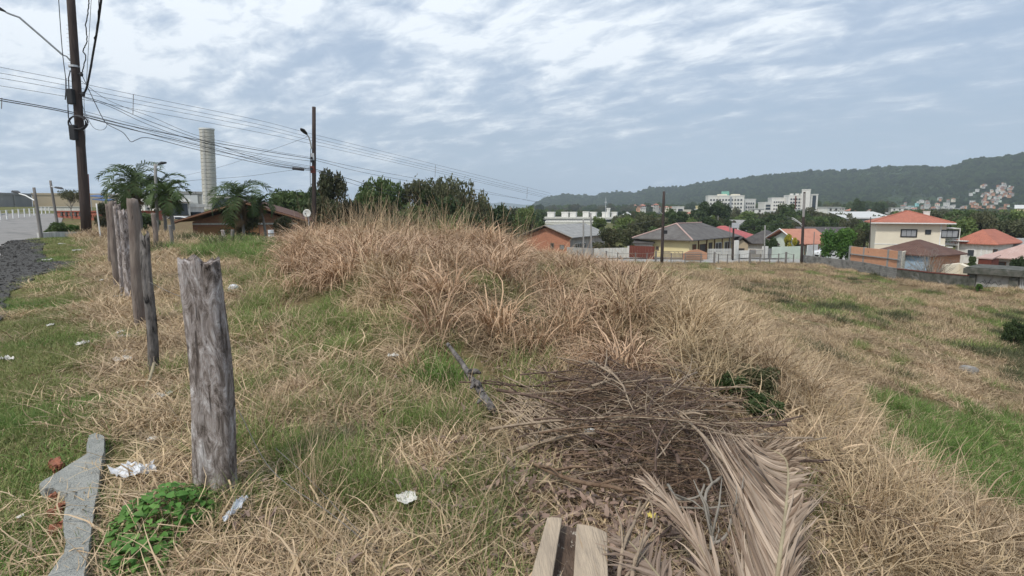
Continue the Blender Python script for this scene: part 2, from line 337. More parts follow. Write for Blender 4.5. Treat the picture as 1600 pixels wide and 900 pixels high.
def groundmat():
    m, t, b = newmat('ground')
    tc = N(t, 'ShaderNodeTexCoord'); P = tc.outputs['Object']
    a = N(t, 'ShaderNodeAttribute', attribute_name='green')
    a2 = N(t, 'ShaderNodeAttribute', attribute_name='soil')
    n1 = N(t, 'ShaderNodeTexNoise', i_Scale=1.3, i_Detail=8.0, i_Roughness=.65); L(t, P, n1.inputs['Vector'])
    n2 = N(t, 'ShaderNodeTexNoise', i_Scale=18.0, i_Detail=8.0, i_Roughness=.7); L(t, P, n2.inputs['Vector'])
    dry = mixc(t, ramp(t, n2.outputs[0], [(.35, 0.0), (.65, 1.0)]), (.075, .05, .03), (.24, .165, .095))
    dry = mixc(t, ramp(t, n1.outputs[0], [(.45, 0.0), (.7, .6)]), dry, (.20, .19, .08))
    gr = mixc(t, ramp(t, n2.outputs[0], [(.35, 0.0), (.65, 1.0)]), (.055, .085, .022), (.14, .18, .05))
    c = mixc(t, a.outputs['Fac'], dry, gr)
    so = mixc(t, n2.outputs[0], (.10, .062, .04), (.17, .12, .085))
    c = mixc(t, a2.outputs['Fac'], c, so)
    L(t, c, b.inputs['Base Color']); b.inputs['Roughness'].default_value = .95; b.inputs['Specular IOR Level'].default_value = .1
    bp = N(t, 'ShaderNodeBump'); bp.inputs['Strength'].default_value = .8; bp.inputs['Distance'].default_value = .04
    L(t, n2.outputs[0], bp.inputs['Height']); L(t, bp.outputs[0], b.inputs['Normal'])
groundmat()
def hillmat():
    m, t, b = newmat('forest_slope')
    tc = N(t, 'ShaderNodeTexCoord'); P = tc.outputs['Object']
    n1 = N(t, 'ShaderNodeTexNoise', i_Scale=.008, i_Detail=4.0); L(t, P, n1.inputs['Vector'])
    n2 = N(t, 'ShaderNodeTexNoise', i_Scale=.07, i_Detail=9.0, i_Roughness=.7); L(t, P, n2.inputs['Vector'])
    c = mixc(t, ramp(t, n2.outputs[0], [(.35, 0.0), (.65, 1.0)]), (.018, .034, .014), (.06, .085, .032))
    c = mixc(t, ramp(t, n1.outputs[0], [(.45, 0.0), (.6, .5)]), c, (.045, .055, .022))
    L(t, c, b.inputs['Base Color']); b.inputs['Roughness'].default_value = .95; b.inputs['Specular IOR Level'].default_value = .05
    v = N(t, 'ShaderNodeTexVoronoi', i_Scale=.09); L(t, P, v.inputs['Vector'])
    bp = N(t, 'ShaderNodeBump'); bp.inputs['Strength'].default_value = 1; bp.inputs['Distance'].default_value = 5; bp.invert = True
    L(t, v.outputs[0], bp.inputs['Height']); L(t, bp.outputs[0], b.inputs['Normal'])
hillmat()
def postmat():
    """weathered fence post: pale grey-lilac bark left in flakes on dark cracked wood"""
    m, t, b = newmat('post_flaky')
    tc = N(t, 'ShaderNodeTexCoord'); mp = N(t, 'ShaderNodeMapping'); mp.inputs['Scale'].default_value = (1.6, 1.6, .55); L(t, tc.outputs['Object'], mp.inputs[0])
    n = N(t, 'ShaderNodeTexNoise', i_Scale=10.0, i_Detail=10.0, i_Roughness=.78, i_Distortion=.9); L(t, mp.outputs[0], n.inputs['Vector'])
    m2 = N(t, 'ShaderNodeMapping'); m2.inputs['Scale'].default_value = (3.2, 3.2, .35); L(t, tc.outputs['Object'], m2.inputs[0])
    v = N(t, 'ShaderNodeTexNoise', i_Scale=7.0, i_Detail=6.0, i_Roughness=.65, i_Distortion=.3); L(t, m2.outputs[0], v.inputs['Vector'])
    m3 = N(t, 'ShaderNodeMapping'); m3.inputs['Scale'].default_value = (6, 6, .9); L(t, tc.outputs['Object'], m3.inputs[0])
    vo = N(t, 'ShaderNodeTexNoise', i_Scale=5.0, i_Detail=7.0, i_Roughness=.7, i_Distortion=1.2); L(t, m3.outputs[0], vo.inputs['Vector'])
    f = N(t, 'ShaderNodeTexNoise', i_Scale=60.0, i_Detail=5.0, i_Roughness=.7); L(t, mp.outputs[0], f.inputs['Vector'])
    crack = ramp(t, vo.outputs[0], [(.31, 1.0), (.37, 0.0)])
    crack = mathn(t, 'MAXIMUM', crack, ramp(t, v.outputs[0], [(.33, 1.0), (.385, 0.0)]))
    c = ramp(t, n.outputs[0], [(.37, (.055, .044, .038)), (.45, (.21, .175, .155)), (.50, (.36, .31, .285)), (.56, (.50, .45, .43)), (.62, (.76, .72, .70))])
    c = mixc(t, ramp(t, v.outputs[0], [(.38, .5), (.52, 0.0)]), c, (.15, .115, .095))
    c = mixc(t, mathn(t, 'MULTIPLY', f.outputs[0], .22), c, (.12, .10, .085))
    c = mixc(t, mathn(t, 'MULTIPLY', crack, .6), c, (.035, .028, .024))
    L(t, c, b.inputs['Base Color']); b.inputs['Roughness'].default_value = .9; b.inputs['Specular IOR Level'].default_value = .15
    hh = mathn(t, 'SUBTRACT', mathn(t, 'ADD', n.outputs[0], mathn(t, 'MULTIPLY', f.outputs[0], .25)), mathn(t, 'MULTIPLY', crack, .4))
    bp = N(t, 'ShaderNodeBump'); bp.inputs['Strength'].default_value = 1; bp.inputs['Distance'].default_value = .02
    L(t, hh, bp.inputs['Height']); L(t, bp.outputs[0], b.inputs['Normal'])
postmat()

# ------------------------------------------------------------------ mesh helpers
class MB:
    def __init__(s): s.v = []; s.f = []; s.m = []
    def add(s, vs, fs, mi=0):
        o = len(s.v); s.v += [tuple(map(float, p)) for p in vs]; s.f += [tuple(i+o for i in f) for f in fs]; s.m += [mi]*len(fs)
    def box(s, x0, y0, z0, x1, y1, z1, mi=0, rz=0, c=None):
        vs = [(x0,y0,z0),(x1,y0,z0),(x1,y1,z0),(x0,y1,z0),(x0,y0,z1),(x1,y0,z1),(x1,y1,z1),(x0,y1,z1)]
        if rz:
            cx, cy = c or ((x0+x1)/2, (y0+y1)/2); ca, sa = math.cos(rz), math.sin(rz)
            vs = [(cx+(x-cx)*ca-(y-cy)*sa, cy+(x-cx)*sa+(y-cy)*ca, z) for x, y, z in vs]
        s.add(vs, [(0,3,2,1),(4,5,6,7),(0,1,5,4),(1,2,6,5),(2,3,7,6),(3,0,4,7)], mi)
    def hexa(s, vs, mi=0): s.add(vs, [(0,3,2,1),(4,5,6,7),(0,1,5,4),(1,2,6,5),(2,3,7,6),(3,0,4,7)], mi)
    def tube(s, pts, rad, n=8, mi=0, cap=True, jit=0):
        pts = [Vector(p) for p in pts]; m = len(pts)
        if isinstance(rad, (int, float)): rad = [rad]*m
        t = (pts[1]-pts[0]).normalized(); ref = Vector((0, 0, 1)) if abs(t.z) < .9 else Vector((1, 0, 0))
        a = t.cross(ref).normalized(); vs = []
        for i in range(m):
            t = (pts[min(i+1, m-1)]-pts[max(i-1, 0)])
            if t.length < 1e-9: t = Vector((0, 0, 1))
            t.normalize(); a = (a - t*a.dot(t)); a = a.normalized() if a.length > 1e-6 else t.orthogonal().normalized(); b = t.cross(a)
            for k in range(n):
                q = 2*math.pi*k/n; rr = rad[i]*(1+jit*(random.random()-.5)); vs.append(pts[i]+(a*math.cos(q)+b*math.sin(q))*rr)
        fs = [(i*n+k, i*n+(k+1) % n, (i+1)*n+(k+1) % n, (i+1)*n+k) for i in range(m-1) for k in range(n)]
        if cap: fs += [tuple(range(n-1, -1, -1)), tuple((m-1)*n+k for k in range(n))]
        s.add(vs, fs, mi)
    def prism(s, poly, y0, y1, mi=0):
        """poly in (x,z), extruded along y"""
        n = len(poly); vs = [(x, y0, z) for x, z in poly]+[(x, y1, z) for x, z in poly]
        s.add(vs, [tuple(range(n)), tuple(range(2*n-1, n-1, -1))]+[((i+1) % n, i, n+i, n+(i+1) % n) for i in range(n)], mi)
    def build(s, name, mats, parent=None, loc=None, smooth=False, rz=0, bevel=0):
        me = bpy.data.meshes.new(name); me.from_pydata(s.v, [], s.f)
        if not isinstance(mats, (list, tuple)): mats = [mats]
        for x in mats: me.materials.append(M[x])
        if len(mats) > 1: me.polygons.foreach_set('material_index', s.m)
        if smooth: me.polygons.foreach_set('use_smooth', [True]*len(s.f))
        me.update(); o = bpy.data.objects.new(name, me); COL.objects.link(o)
        if parent: o.parent = parent
        if loc is not None: o.location = loc
        if rz: o.rotation_euler.z = rz
        if bevel:
            bv = o.modifiers.new('bevel', 'BEVEL'); bv.width = bevel; bv.segments = 2; bv.limit_method = 'ANGLE'
        return o
def tag(o, label=None, cat=None, group=None, kind=None):
    if label: o['label'] = label
    if cat: o['category'] = cat
    if group: o['group'] = group
    if kind: o['kind'] = kind
    return o
def thing(name, loc, label, cat, rz=0, group=None):
    o = bpy.data.objects.new(name, None); o.empty_display_size = .3; COL.objects.link(o); o.location = tuple(map(float, loc)); o.rotation_euler.z = rz
    return tag(o, label, cat, group)
def part(name, me, parent, loc=(0, 0, 0), rot=(0, 0, 0), scale=(1, 1, 1)):
    o = bpy.data.objects.new(name, me); COL.objects.link(o); o.parent = parent; o.location = loc; o.rotation_euler = rot; o.scale = scale; return o
def copy_tree(o, parent=None):
    c = o.copy(); COL.objects.link(c); c.parent = parent
    for ch in o.children: copy_tree(ch, c)
    return c
def rawmesh(name, V, Fq, mats, k=None, smooth=False, mi=None):
    """V (n,3) array, Fq (m,3|4) array"""
    me = bpy.data.meshes.new(name); V = np.asarray(V, np.float32); Fq = np.asarray(Fq, np.int32); m, q = Fq.shape
    me.vertices.add(len(V)); me.vertices.foreach_set('co', V.ravel())
    me.loops.add(m*q); me.loops.foreach_set('vertex_index', Fq.ravel())
    me.polygons.add(m); me.polygons.foreach_set('loop_start', np.arange(0, m*q, q, dtype=np.int32))
    try: me.polygons.foreach_set('loop_total', np.full(m, q, np.int32))
    except Exception: pass
    if smooth: me.polygons.foreach_set('use_smooth', np.ones(m, bool))
    for x in (mats if isinstance(mats, (list, tuple)) else [mats]): me.materials.append(M[x])
    if mi is not None: me.polygons.foreach_set('material_index', np.asarray(mi, np.int32))
    if k is not None:
        at_ = me.attributes.new('k', 'FLOAT', 'POINT'); at_.data.foreach_set('value', np.asarray(k, np.float32))
    me.update(calc_edges=True); me.validate(); return me

# ------------------------------------------------------------------ where each growth stands (patches seen in the photo, laid on the ground)
def blob(px, py, L_):
    w_ = np.zeros(np.shape(px))
    for cx_, cy_, rx, ry, s_ in L_:
        w_ = np.maximum(w_, s_*np.exp(-(((px-cx_)/rx)**2+((py-cy_)/ry)**2)))
    return w_
GREEN = [(380,392,90,22,1),(510,535,70,35,.9),(430,600,90,60,.5),(680,600,60,45,.9),(450,720,110,70,.75),(620,690,120,60,.45),(700,760,90,50,.4),(460,458,40,12,.6),(400,455,60,30,.35),
 (900,535,55,28,.55),(770,420,20,18,.5),(1500,690,110,55,1.1),(1580,740,120,60,1.1),(1400,640,70,28,.8),(1340,770,60,40,.45),(1330,488,75,16,.75),(1400,497,40,12,.7),(1230,490,50,14,.4),
 (1170,650,50,40,.7),(520,470,100,50,.3),(870,640,40,30,.2),(560,830,60,30,.2),(750,560,40,40,.3),(1480,560,70,18,.35),(1590,540,30,60,.7),(1420,545,60,15,.3)]
TALL = [(560,392,130,24,1),(650,400,160,30,1),(740,395,100,25,1),(560,432,90,26,1),(650,450,100,36,.9),(740,500,75,50,1),(620,560,60,22,.75),(830,520,60,40,.9),(850,430,110,40,1),(950,440,120,50,.95),(1000,500,140,80,1.05),(1080,560,140,80,1.05),(1230,640,110,60,.9),
 (1180,600,110,70,.8),(1100,620,60,40,.8),(1280,690,90,60,.7),(1400,800,100,60,.75),(1500,870,110,50,.8),(1350,880,110,50,.7),(480,385,60,14,.7),(1100,470,80,40,.5),(1200,520,80,40,.4)]
SOILB = [(415,423,45,7,.9),(385,428,30,5,.6),(1190,445,60,14,.6),(900,740,60,40,.7),(20,450,0,0,0)]
SOILB = SOILB[:-1]
POSTS_LINE = (np.array([-1.62, 3.0]), np.array([-.6, .8]))
def leftside(x, y):   # metres to the road side of the fence line
    dx = x-POSTS_LINE[0][0]; dy = y-POSTS_LINE[0][1]
    return -(dx*.8+dy*.6)

# ground sheet
def ground():
    nx, ny = 420, 380; ux = np.linspace(-1, 1, nx); k = 6.7
    xs = 6*np.sinh(k*ux); uy = np.linspace(-.35, 1, ny); ys = 5+6*np.sinh(6.9*uy)*1.0
    X, Y = np.meshgrid(xs, ys); Z = h(X, Y)
    u, v = road_uv(X, Y); m = (v > .25) & (v < RWID-.25) & (u > -49) & (u < 84); Z = Z - .12*m
    Z = Z - .14*(street_d(X, Y) < 2.6)
    V = np.c_[X.ravel(), Y.ravel(), Z.ravel()]; i = np.arange(nx*ny).reshape(ny, nx)
    Fq = np.stack([i[:-1, :-1], i[:-1, 1:], i[1:, 1:], i[1:, :-1]], -1).reshape(-1, 4)
    me = rawmesh('ground', V, Fq, 'ground', smooth=True)
    px, py = proj(V[:, 0], V[:, 1], V[:, 2]); g = blob(px, py, GREEN); g = np.clip(g*1.1+(fbm(V[:, 0]*.6, V[:, 1]*.6)-.45)*.8, 0, 1)
    ls = leftside(V[:, 0], V[:, 1]); g = np.where((ls > .3), np.clip(.45+(fbm(V[:, 0]*.9, V[:, 1]*.9)-.5)*1.4, 0, 1), g); g = np.where(V[:, 1] > 95, .55, g)
    g = np.where(V[:, 1] < 1, .3, g)
    s = blob(px, py, SOILB); s = np.where(V[:, 1] < 1, 0, s)
    a = me.attributes.new('green', 'FLOAT', 'POINT'); a.data.foreach_set('value', g.astype(np.float32))
    a = me.attributes.new('soil', 'FLOAT', 'POINT'); a.data.foreach_set('value', np.clip(s, 0, 1).astype(np.float32))
    o = bpy.data.objects.new('ground', me); COL.objects.link(o); tag(o, kind='structure')
ground()

def strip(name, m_, A, B, nv, off, kind='structure'):
    """sheet lofted between two world polylines, draped on the terrain"""
    A = np.array(A); B = np.array(B); n = len(A); V = []
    for j in range(nv+1):
        P = A+(B-A)*j/nv; V.append(np.c_[P, h(P[:, 0], P[:, 1])+off])
    V = np.concatenate(V); i = np.arange(n*(nv+1)).reshape(nv+1, n)
    Fq = np.stack([i[:-1, :-1], i[:-1, 1:], i[1:, 1:], i[1:, :-1]], -1).reshape(-1, 4)
    if (B[0]-A[0])[0]*(A[1]-A[0])[1]-(B[0]-A[0])[1]*(A[1]-A[0])[0] > 0: Fq = Fq[:, ::-1]
    o = bpy.data.objects.new(name, rawmesh(name, V, Fq, m_, smooth=True)); COL.objects.link(o); return tag(o, kind=kind)
us = np.linspace(-50, 85, 200)
wob = (fbm(us*.7, us*0+3)-.45)*.7
wob = wob + 1.5*np.exp(-((us+14.5)/3.2)**2)*0
strip('road', 'asphalt', RO+us[:, None]*RD, RO+us[:, None]*RD+RL*RWID, 8, .012)
ug = np.linspace(-48, -1, 90)
wg = .35+(fbm(ug*.8, ug*0+3)-.45)*.9 + 1.5*np.exp(-((ug+14.5)/2.4)**2)
wg = wg*np.clip((-1-ug)/6, 0.02, 1)
strip('gravel_shoulder', 'gravel', RO+ug[:, None]*RD-RL*(wg*.75)[:, None], RO+ug[:, None]*RD+RL*(.5+.5*fbm(ug*1.1, ug*0+8))[:, None], 6, .024)
# pale kerb on the far side of the road
kb = MB()
kk = np.linspace(-20, 84, 60)
for a, b in zip(kk[:-1], kk[1:]):
    q = [RO+a*RD+RL*(RWID+.02), RO+b*RD+RL*(RWID+.02), RO+b*RD+RL*(RWID+.32), RO+a*RD+RL*(RWID+.32)]
    zz = [hz(*p) for p in q]; kb.hexa([(*p, z-.1) for p, z in zip(q, zz)]+[(*p, z+.14) for p, z in zip(q, zz)])
tag(kb.build('kerb', 'concrete'), kind='structure')
# back street
def poly_off(P, d, n=14):
    out = []; P = [np.array(p) for p in P]
    for a, b in zip(P[:-1], P[1:]):
        for t in np.linspace(0, 1, n, endpoint=False): out.append(a+(b-a)*t)
    out.append(P[-1]); out = np.array(out)
    for _ in range(12): out[1:-1] = (out[:-2]+out[2:]+out[1:-1]*2)/4
    T = np.gradient(out, axis=0); T /= np.linalg.norm(T, axis=1)[:, None]
    return out+np.c_[-T[:, 1], T[:, 0]]*d
strip('street', 'street', poly_off(STR, -2.9), poly_off(STR, 2.9), 6, .012)
strip('pavement', 'concrete', poly_off(STR, 2.95), poly_off(STR, 4.2), 2, .12)

# ------------------------------------------------------------------ mountains
RIDGE = [(560,334),(700,330),(815,330),(835,318),(855,309),(880,304),(900,305),(930,306),(945,302),(965,300),(990,301),(1015,293),(1060,293),(1085,288),(1110,284),(1180,276),(1230,271),(1270,267),(1300,268),(1380,262),(1420,261),(1480,263),(1500,256),(1520,250),(1560,246),(1600,240),(1680,228),(1780,222),(1900,235),(2050,255)]
RX, RYv = zip(*RIDGE)
def mtn(px, py):
    px = np.asarray(px, float); Yc = np.interp(px, [560, 815, 1100, 1600, 2050], [3200, 2600, 2000, 1350, 1100]); Yf = np.interp(px, [560, 815, 1100, 1400, 2050], [1500, 1300, 900, 620, 500])
    pr = np.interp(px, RX, RYv); t = np.clip((342-py)/(342-pr), 0, 1.0)
    return Yf+(Yc-Yf)*t**.8
def mountain():
    pxs = np.arange(560, 2050, 1.6); nr = 130; V = []
    for j in range(nr):
        t = j/(nr-1)*1.25
        pr = np.interp(pxs, RX, RYv); py = np.where(t <= 1, 344+(pr-344)*min(t, 1), pr)
        Y = mtn(pxs, py) if t <= 1 else mtn(pxs, pr)*(1+(t-1)*1.6)
        a = (pxs-800)/F; b = (450-py)/F; ry = cp+b*sp; rz = -sp+b*cp; s = Y/ry
        X = a*s; Z = CAM[2]+rz*s
        if t > 1: Z = Z-(t-1)*260
        nz = (fbm(X*.006+3, Y*.006, 4)-.45)*26*min(1, t*1.6)*(1 if t < .93 else .35)+(fbm(X*.05, Y*.05, 3)-.45)*14*min(1, t*5)
        rid = (np.abs(fbm(X*.0035+40, Y*.0012, 3)-.45))*70*np.sin(math.pi*min(t, 1))
        V.append(np.c_[X, Y, Z+nz-rid])
    V = np.concatenate(V); n = len(pxs); i = np.arange(n*nr).reshape(nr, n)
    Fq = np.stack([i[:-1, :-1], i[:-1, 1:], i[1:, 1:], i[1:, :-1]], -1).reshape(-1, 4)
    o = bpy.data.objects.new('hills', rawmesh('hills', V, Fq, 'forest_slope', smooth=False)); COL.objects.link(o); tag(o, kind='structure')
mountain()
def far_hills():
    mb = MB(); n = 90; rows = []
    prof = [(500,326),(640,325),(720,322),(760,318),(785,316),(810,319),(850,322),(900,325),(980,328)]
    xs, ys = zip(*prof)
    for Yd, k in ((5200, 0), (6000, 1), (6900, .2)):
        row = []
        for i in range(n):
            px = 430+i*7; py = np.interp(px, xs, ys); py = 332+(py-332)*k - (mnoise.noise(Vector((px*.05, k, 0)))*1.5 if k else 0)
            row.append(tuple(at(px, py, Yd)))
        rows.append(row)
    vs = [p for r_ in rows for p in r_]; mb.add(vs, [(j*n+i, j*n+i+1, (j+1)*n+i+1, (j+1)*n+i) for j in range(2) for i in range(n-1)])
    tag(mb.build('distant_hills', 'forest_slope'), kind='structure')
far_hills()
# ================================================================== BUILDINGS
def solid_roof(mb, kind, w_, d, rh, ov, th=.12, z=0):
    """closed roof solid over a w x d plan, eaves at z"""
    x0, x1, y0, y1 = -ov, w_+ov, -ov, d+ov
    if kind == 'hip':
        if (x1-x0) >= (y1-y0): r = (y1-y0)/2*.95; top = [(x0+r, (y0+y1)/2), (x1-r, (y0+y1)/2)]
        else: r = (x1-x0)/2*.95; top = [((x0+x1)/2, y0+r), ((x0+x1)/2, y1-r)]
        e = [(x0, y0), (x1, y0), (x1, y1), (x0, y1)]
        vs = [(a, b, z-th) for a, b in e]+[(a, b, z) for a, b in e]+[(a, b, z+rh) for a, b in top]
        fs = [(3, 2, 1, 0)]+[(i, (i+1) % 4, 4+(i+1) % 4, 4+i) for i in range(4)]
        if (x1-x0) >= (y1-y0): fs += [(4, 5, 9, 8), (5, 6, 9), (6, 7, 8, 9), (7, 4, 8)]
        else: fs += [(4, 5, 8), (5, 6, 9, 8), (6, 7, 9), (7, 4, 8, 9)]
        mb.add(vs, fs)
    elif kind == 'gable_x':
        m = (y0+y1)/2; poly = [(y0, z), (m, z+rh), (y1, z), (y1, z-th), (m, z+rh-th*1.4), (y0, z-th)]
        vs = [(x0, a, b) for a, b in poly]+[(x1, a, b) for a, b in poly]; n = 6
        mb.add(vs, [(0, 1, 4, 5), (1, 2, 3, 4), (6, 11, 10, 7), (7, 10, 9, 8)]+[(i, i+6, (i+1) % 6+6, (i+1) % 6) for i in range(6)])
    elif kind == 'gable_y':
        m = (x0+x1)/2; poly = [(x0, z), (m, z+rh), (x1, z), (x1, z-th), (m, z+rh-th*1.4), (x0, z-th)]
        vs = [(a, y0, b) for a, b in poly]+[(a, y1, b) for a, b in poly]
        mb.add(vs, [(5, 4, 1, 0), (4, 3, 2, 1), (6, 7, 10, 11), (7, 8, 9, 10)]+[((i+1) % 6, (i+1) % 6+6, i+6, i) for i in range(6)])
    elif kind == 'shed':   # low in front, high at the back
        vs = [(x0, y0, z-th), (x1, y0, z-th), (x1, y1, z+rh-th), (x0, y1, z+rh-th), (x0, y0, z), (x1, y0, z), (x1, y1, z+rh), (x0, y1, z+rh)]
        mb.hexa(vs)
    else: mb.box(x0, y0, z-.02, x1, y1, z+max(rh, .15))
def opening(parent, face, u0, u1, z0, z1, w_, d, kind='window', frame='white_frame', pane='window_glass', bars=0, fr=.07):
    """window or door: a frame proud of the wall with a recessed pane (and bars) as its sub-part"""
    def bx(mb, a0, a1, b0, b1, n0, n1):
        if face == 'F': mb.box(a0, -n1, b0, a1, -n0, b1)
        elif face == 'R': mb.box(w_+n0, a0, b0, w_+n1, a1, b1)
        elif face == 'L': mb.box(-n1, a0, b0, -n0, a1, b1)
    f = MB(); bx(f, u0-fr, u0, z0-fr, z1+fr, 0.003, .07); bx(f, u1, u1+fr, z0-fr, z1+fr, .003, .07); bx(f, u0, u1, z1, z1+fr, .003, .07)
    if kind == 'window': bx(f, u0, u1, z0-fr, z0, .003, .09)
    for i in range(bars):
        c = u0+(u1-u0)*(i+1)/(bars+1); bx(f, c-.025, c+.025, z0, z1, .02, .06)
    fo = f.build(kind, frame, parent)
    p = MB(); bx(p, u0+.001, u1-.001, z0+.001, z1-.001, .004, .018); p.build('pane' if kind == 'window' else 'door_leaf', pane, fo)
    return fo
def frame_of(pxL, YL, pxR, YR):
    a = np.array([(pxL-800)/F*YL*cp_corr(YL), YL]); b = np.array([(pxR-800)/F*YR*cp_corr(YR), YR]); return a, b
def cp_corr(Y): return 1.0
def axy(px, Y):   # ground-plane point at forward distance Y seen at column px near the horizon line
    p = at(px, HZ+40, Y); return np.array([p[0], p[1]])
def zat(py, Y): return float(at(800, py, Y)[2])
def house(name, label, pxL, YL, pxR, YR, eave, hw, d, roof, rh, ov, wall, roofm, ops=(), cat='house', group=None, extra=None, gablewall=None, base=None, loc=None, sidewall=None):
    a = axy(pxL, YL); b = axy(pxR, YR); w_ = float(np.hypot(*(b-a))); rz = math.atan2(b[1]-a[1], b[0]-a[0])
    ez = zat(eave, YR); bz = ez-hw if base is None else base; hw = ez-bz
    t = thing(name, (a[0], a[1], bz), label, cat, rz, group)
    mb = MB(); mb.box(0, 0, 0, w_, d, hw-.001)
    if roof == 'gable_x':
        m = d/2; r = rh*(d/2)/(d/2+ov)-.05; mb.add([(0, 0, hw), (0, d, hw), (0, m, hw+r), (w_, 0, hw), (w_, d, hw), (w_, m, hw+r)], [(0, 2, 1), (3, 4, 5), (0, 3, 5, 2), (1, 2, 5, 4)])
    if roof == 'gable_y':
        m = w_/2; r = rh*(w_/2)/(w_/2+ov)-.05; mb.add([(0, 0, hw), (w_, 0, hw), (m, 0, hw+r), (0, d, hw), (w_, d, hw), (m, d, hw+r)], [(0, 1, 2), (3, 5, 4), (0, 2, 5, 3), (1, 4, 5, 2)])
    mats = [wall]
    if sidewall:
        mats.append(sidewall); mb.m[3] = 1
    mb.build('wall', mats, t)
    rb = MB(); zz = hw+.1 if roof not in ('flat',) else hw
    slope = rh/(d/2+ov) if roof in ('gable_x', 'hip') else (rh/(w_/2+ov) if roof == 'gable_y' else 0)
    solid_roof(rb, roof, w_, d, rh, ov, z=hw+.1-min(slope*ov, .35)*0 if roof != 'flat' else hw); rb.build('roof', roofm, t)
    for o in ops: opening(t, *o[:5], w_, d, **(o[5] if len(o) > 5 else {}))
    if extra: extra(t, w_, d, hw)
    return t
D = dict
def ridge_caps(t, pts, r=.09, m_='white_wall'):
    mb = MB()
    for a, b in pts: mb.tube([a, b], r, 6)
    mb.build('ridge_cap', m_, t)

# --- brick gable house, left of the row
def ex(t, w_, d, hw):
    mb = MB(); mb.tube([(-.6, -.62, hw+.05), (w_/2, -.62, hw+1.72), (w_+.6, -.62, hw+.05)], .07, 4); mb.build('barge_board', 'timber', t)
house('brick_house', 'bare orange brick gable house with a grey sheet roof, first right of the trees', 817, 86, 891, 82, 372, 3.0, 13, 'gable_y', 1.7, .55, 'brick_wall', 'sheet_grey',
      [('F', 4.7, 5.15, 1.5, 2.15, D(pane='window_dark', frame='timber')), ('F', 6.2, 6.8, 1.4, 1.95, D(pane='steel', frame='timber')), ('R', 1.6, 5.4, 1.0, 2.1, D(bars=4)), ('R', 7.5, 8.6, 0.9, 2.0, D(bars=1))], sidewall='grey_plaster', extra=ex)
# --- yellow house with hip roof
def ex(t, w_, d, hw):
    rr = (w_+1.6)/2*.95
    for k in range(5):
        mb = MB(); mb.box(w_+.02, 2.5+k*2.6, 0, w_+.14, 2.62+k*2.6, hw-.1); mb.build('porch_post', 'brown_frame', t)
    x0, x1, y0, y1 = -.8, w_+.8, -.8, d+.8; z = hw+.1
    ridge_caps(t, [((x1, y0, z+.03), ((x0+x1)/2, y0+rr, z+2.03)), ((x0, y0, z+.03), ((x0+x1)/2, y0+rr, z+2.03)), (((x0+x1)/2, y0+rr, z+2.03), ((x0+x1)/2, y1-rr, z+2.03))], .1, 'tiles_pale_pink')
house('yellow_house', 'pale yellow house with a broad grey hip roof and a shady side porch', 1000, 81, 1078, 76, 376, 2.9, 15, 'hip', 2.0, .8, 'yellow_wall', 'tiles_grey',
      [('F', 2.6, 2.95, 1.5, 1.9, D(pane='window_dark', frame='timber')), ('R', .9, 1.9, 0.02, 2.3, D(kind='door', pane='brown_frame', frame='timber')), ('R', 3.1, 4.9, .9, 2.2, D(pane='window_dark', frame='brown_frame')), ('R', 6.0, 7.0, .02, 2.3, D(kind='door', pane='window_dark', frame='brown_frame')), ('R', 8.2, 10.2, .9, 2.2, D(pane='window_dark', frame='white_frame', bars=1)), ('R', 11.4, 13.6, .9, 2.2, D(pane='window_dark', frame='white_frame', bars=1))], extra=ex)
house('small_annexe', 'low grey-roofed lean-to between the red gate and the yellow house', 992, 80, 1020, 79, 381, 2.3, 3.2, 'shed', .8, .25, 'dirty_white', 'tiles_dark', [('F', .6, 1.2, 1.0, 1.7, D(pane='window_dark'))], cat='annexe')
house('red_roofed_house', 'house with a pink-red tiled hip roof behind the yellow house', 1072, 99, 1158, 93, 376, 3.0, 9, 'hip', 2.1, .7, 'white_wall', 'tiles_pink', [('F', 5.5, 6.8, 1.0, 2.1), ('F', 1.5, 2.8, 1.0, 2.1), ('R', 1, 2.2, 1, 2.1)])
house('dark_roofed_house', 'off-white house under a dark tiled hip roof right of the red-roofed one', 1158, 92, 1215, 89, 382, 3.0, 9, 'hip', 1.9, .6, 'white_wall', 'tiles_dark', [('F', 1.5, 2.3, 1.0, 2.0, D(pane='window_dark', frame='brown_frame')), ('F', 4.2, 5.1, 1.0, 2.0, D(pane='window_dark', frame='brown_frame'))])
house('small_dark_gable_house', 'narrow grey gable-roofed house peeking out beside the dark-roofed one', 1150, 86, 1170, 86, 381, 2.6, 8, 'gable_y', 1.0, .4, 'tan_wall', 'tiles_dark', [('F', .5, 1.3, .9, 1.9, D(pane='window_dark', frame='timber'))])
def ex(t, w_, d, hw):
    mb = MB()
    for k in range(9): mb.box(.5+k*.45, -.55, 0, .62+k*.45, -.5, hw-.15)
    mb.box(.4, -.57, hw-.16, 4.3, -.48, hw-.06); mb.box(.4, -.57, .1, 4.3, -.48, .2); mb.build('lattice_gate', 'brown_frame', t)
    v = MB(); y = -.62; v.tube([(-.62, y, hw+.12), (-.62, d/2, hw+2.15), (-.62, d+.6, hw+.12)], .09, 4); v.build('barge_board', 'white_paint', t)
house('orange_roofed_house', 'small house with a light orange tiled gable roof behind the yellow-flowering shrub', 1250, 84, 1296, 85, 381, 2.8, 7.5, 'gable_x', 2.0, .6, 'pale_green_wall', 'tiles_orange_light', [('L', 2, 3.2, 1, 2)], extra=ex)
house('long_shed', 'long low shed with a dark grey roof behind the orange-roofed house', 1255, 110, 1334, 108, 370, 3.0, 9, 'gable_x', 1.6, .4, 'grey_plaster', 'tiles_dark', [('F', 2, 3, 1, 2), ('F', 6, 7, 1, 2)], cat='shed')
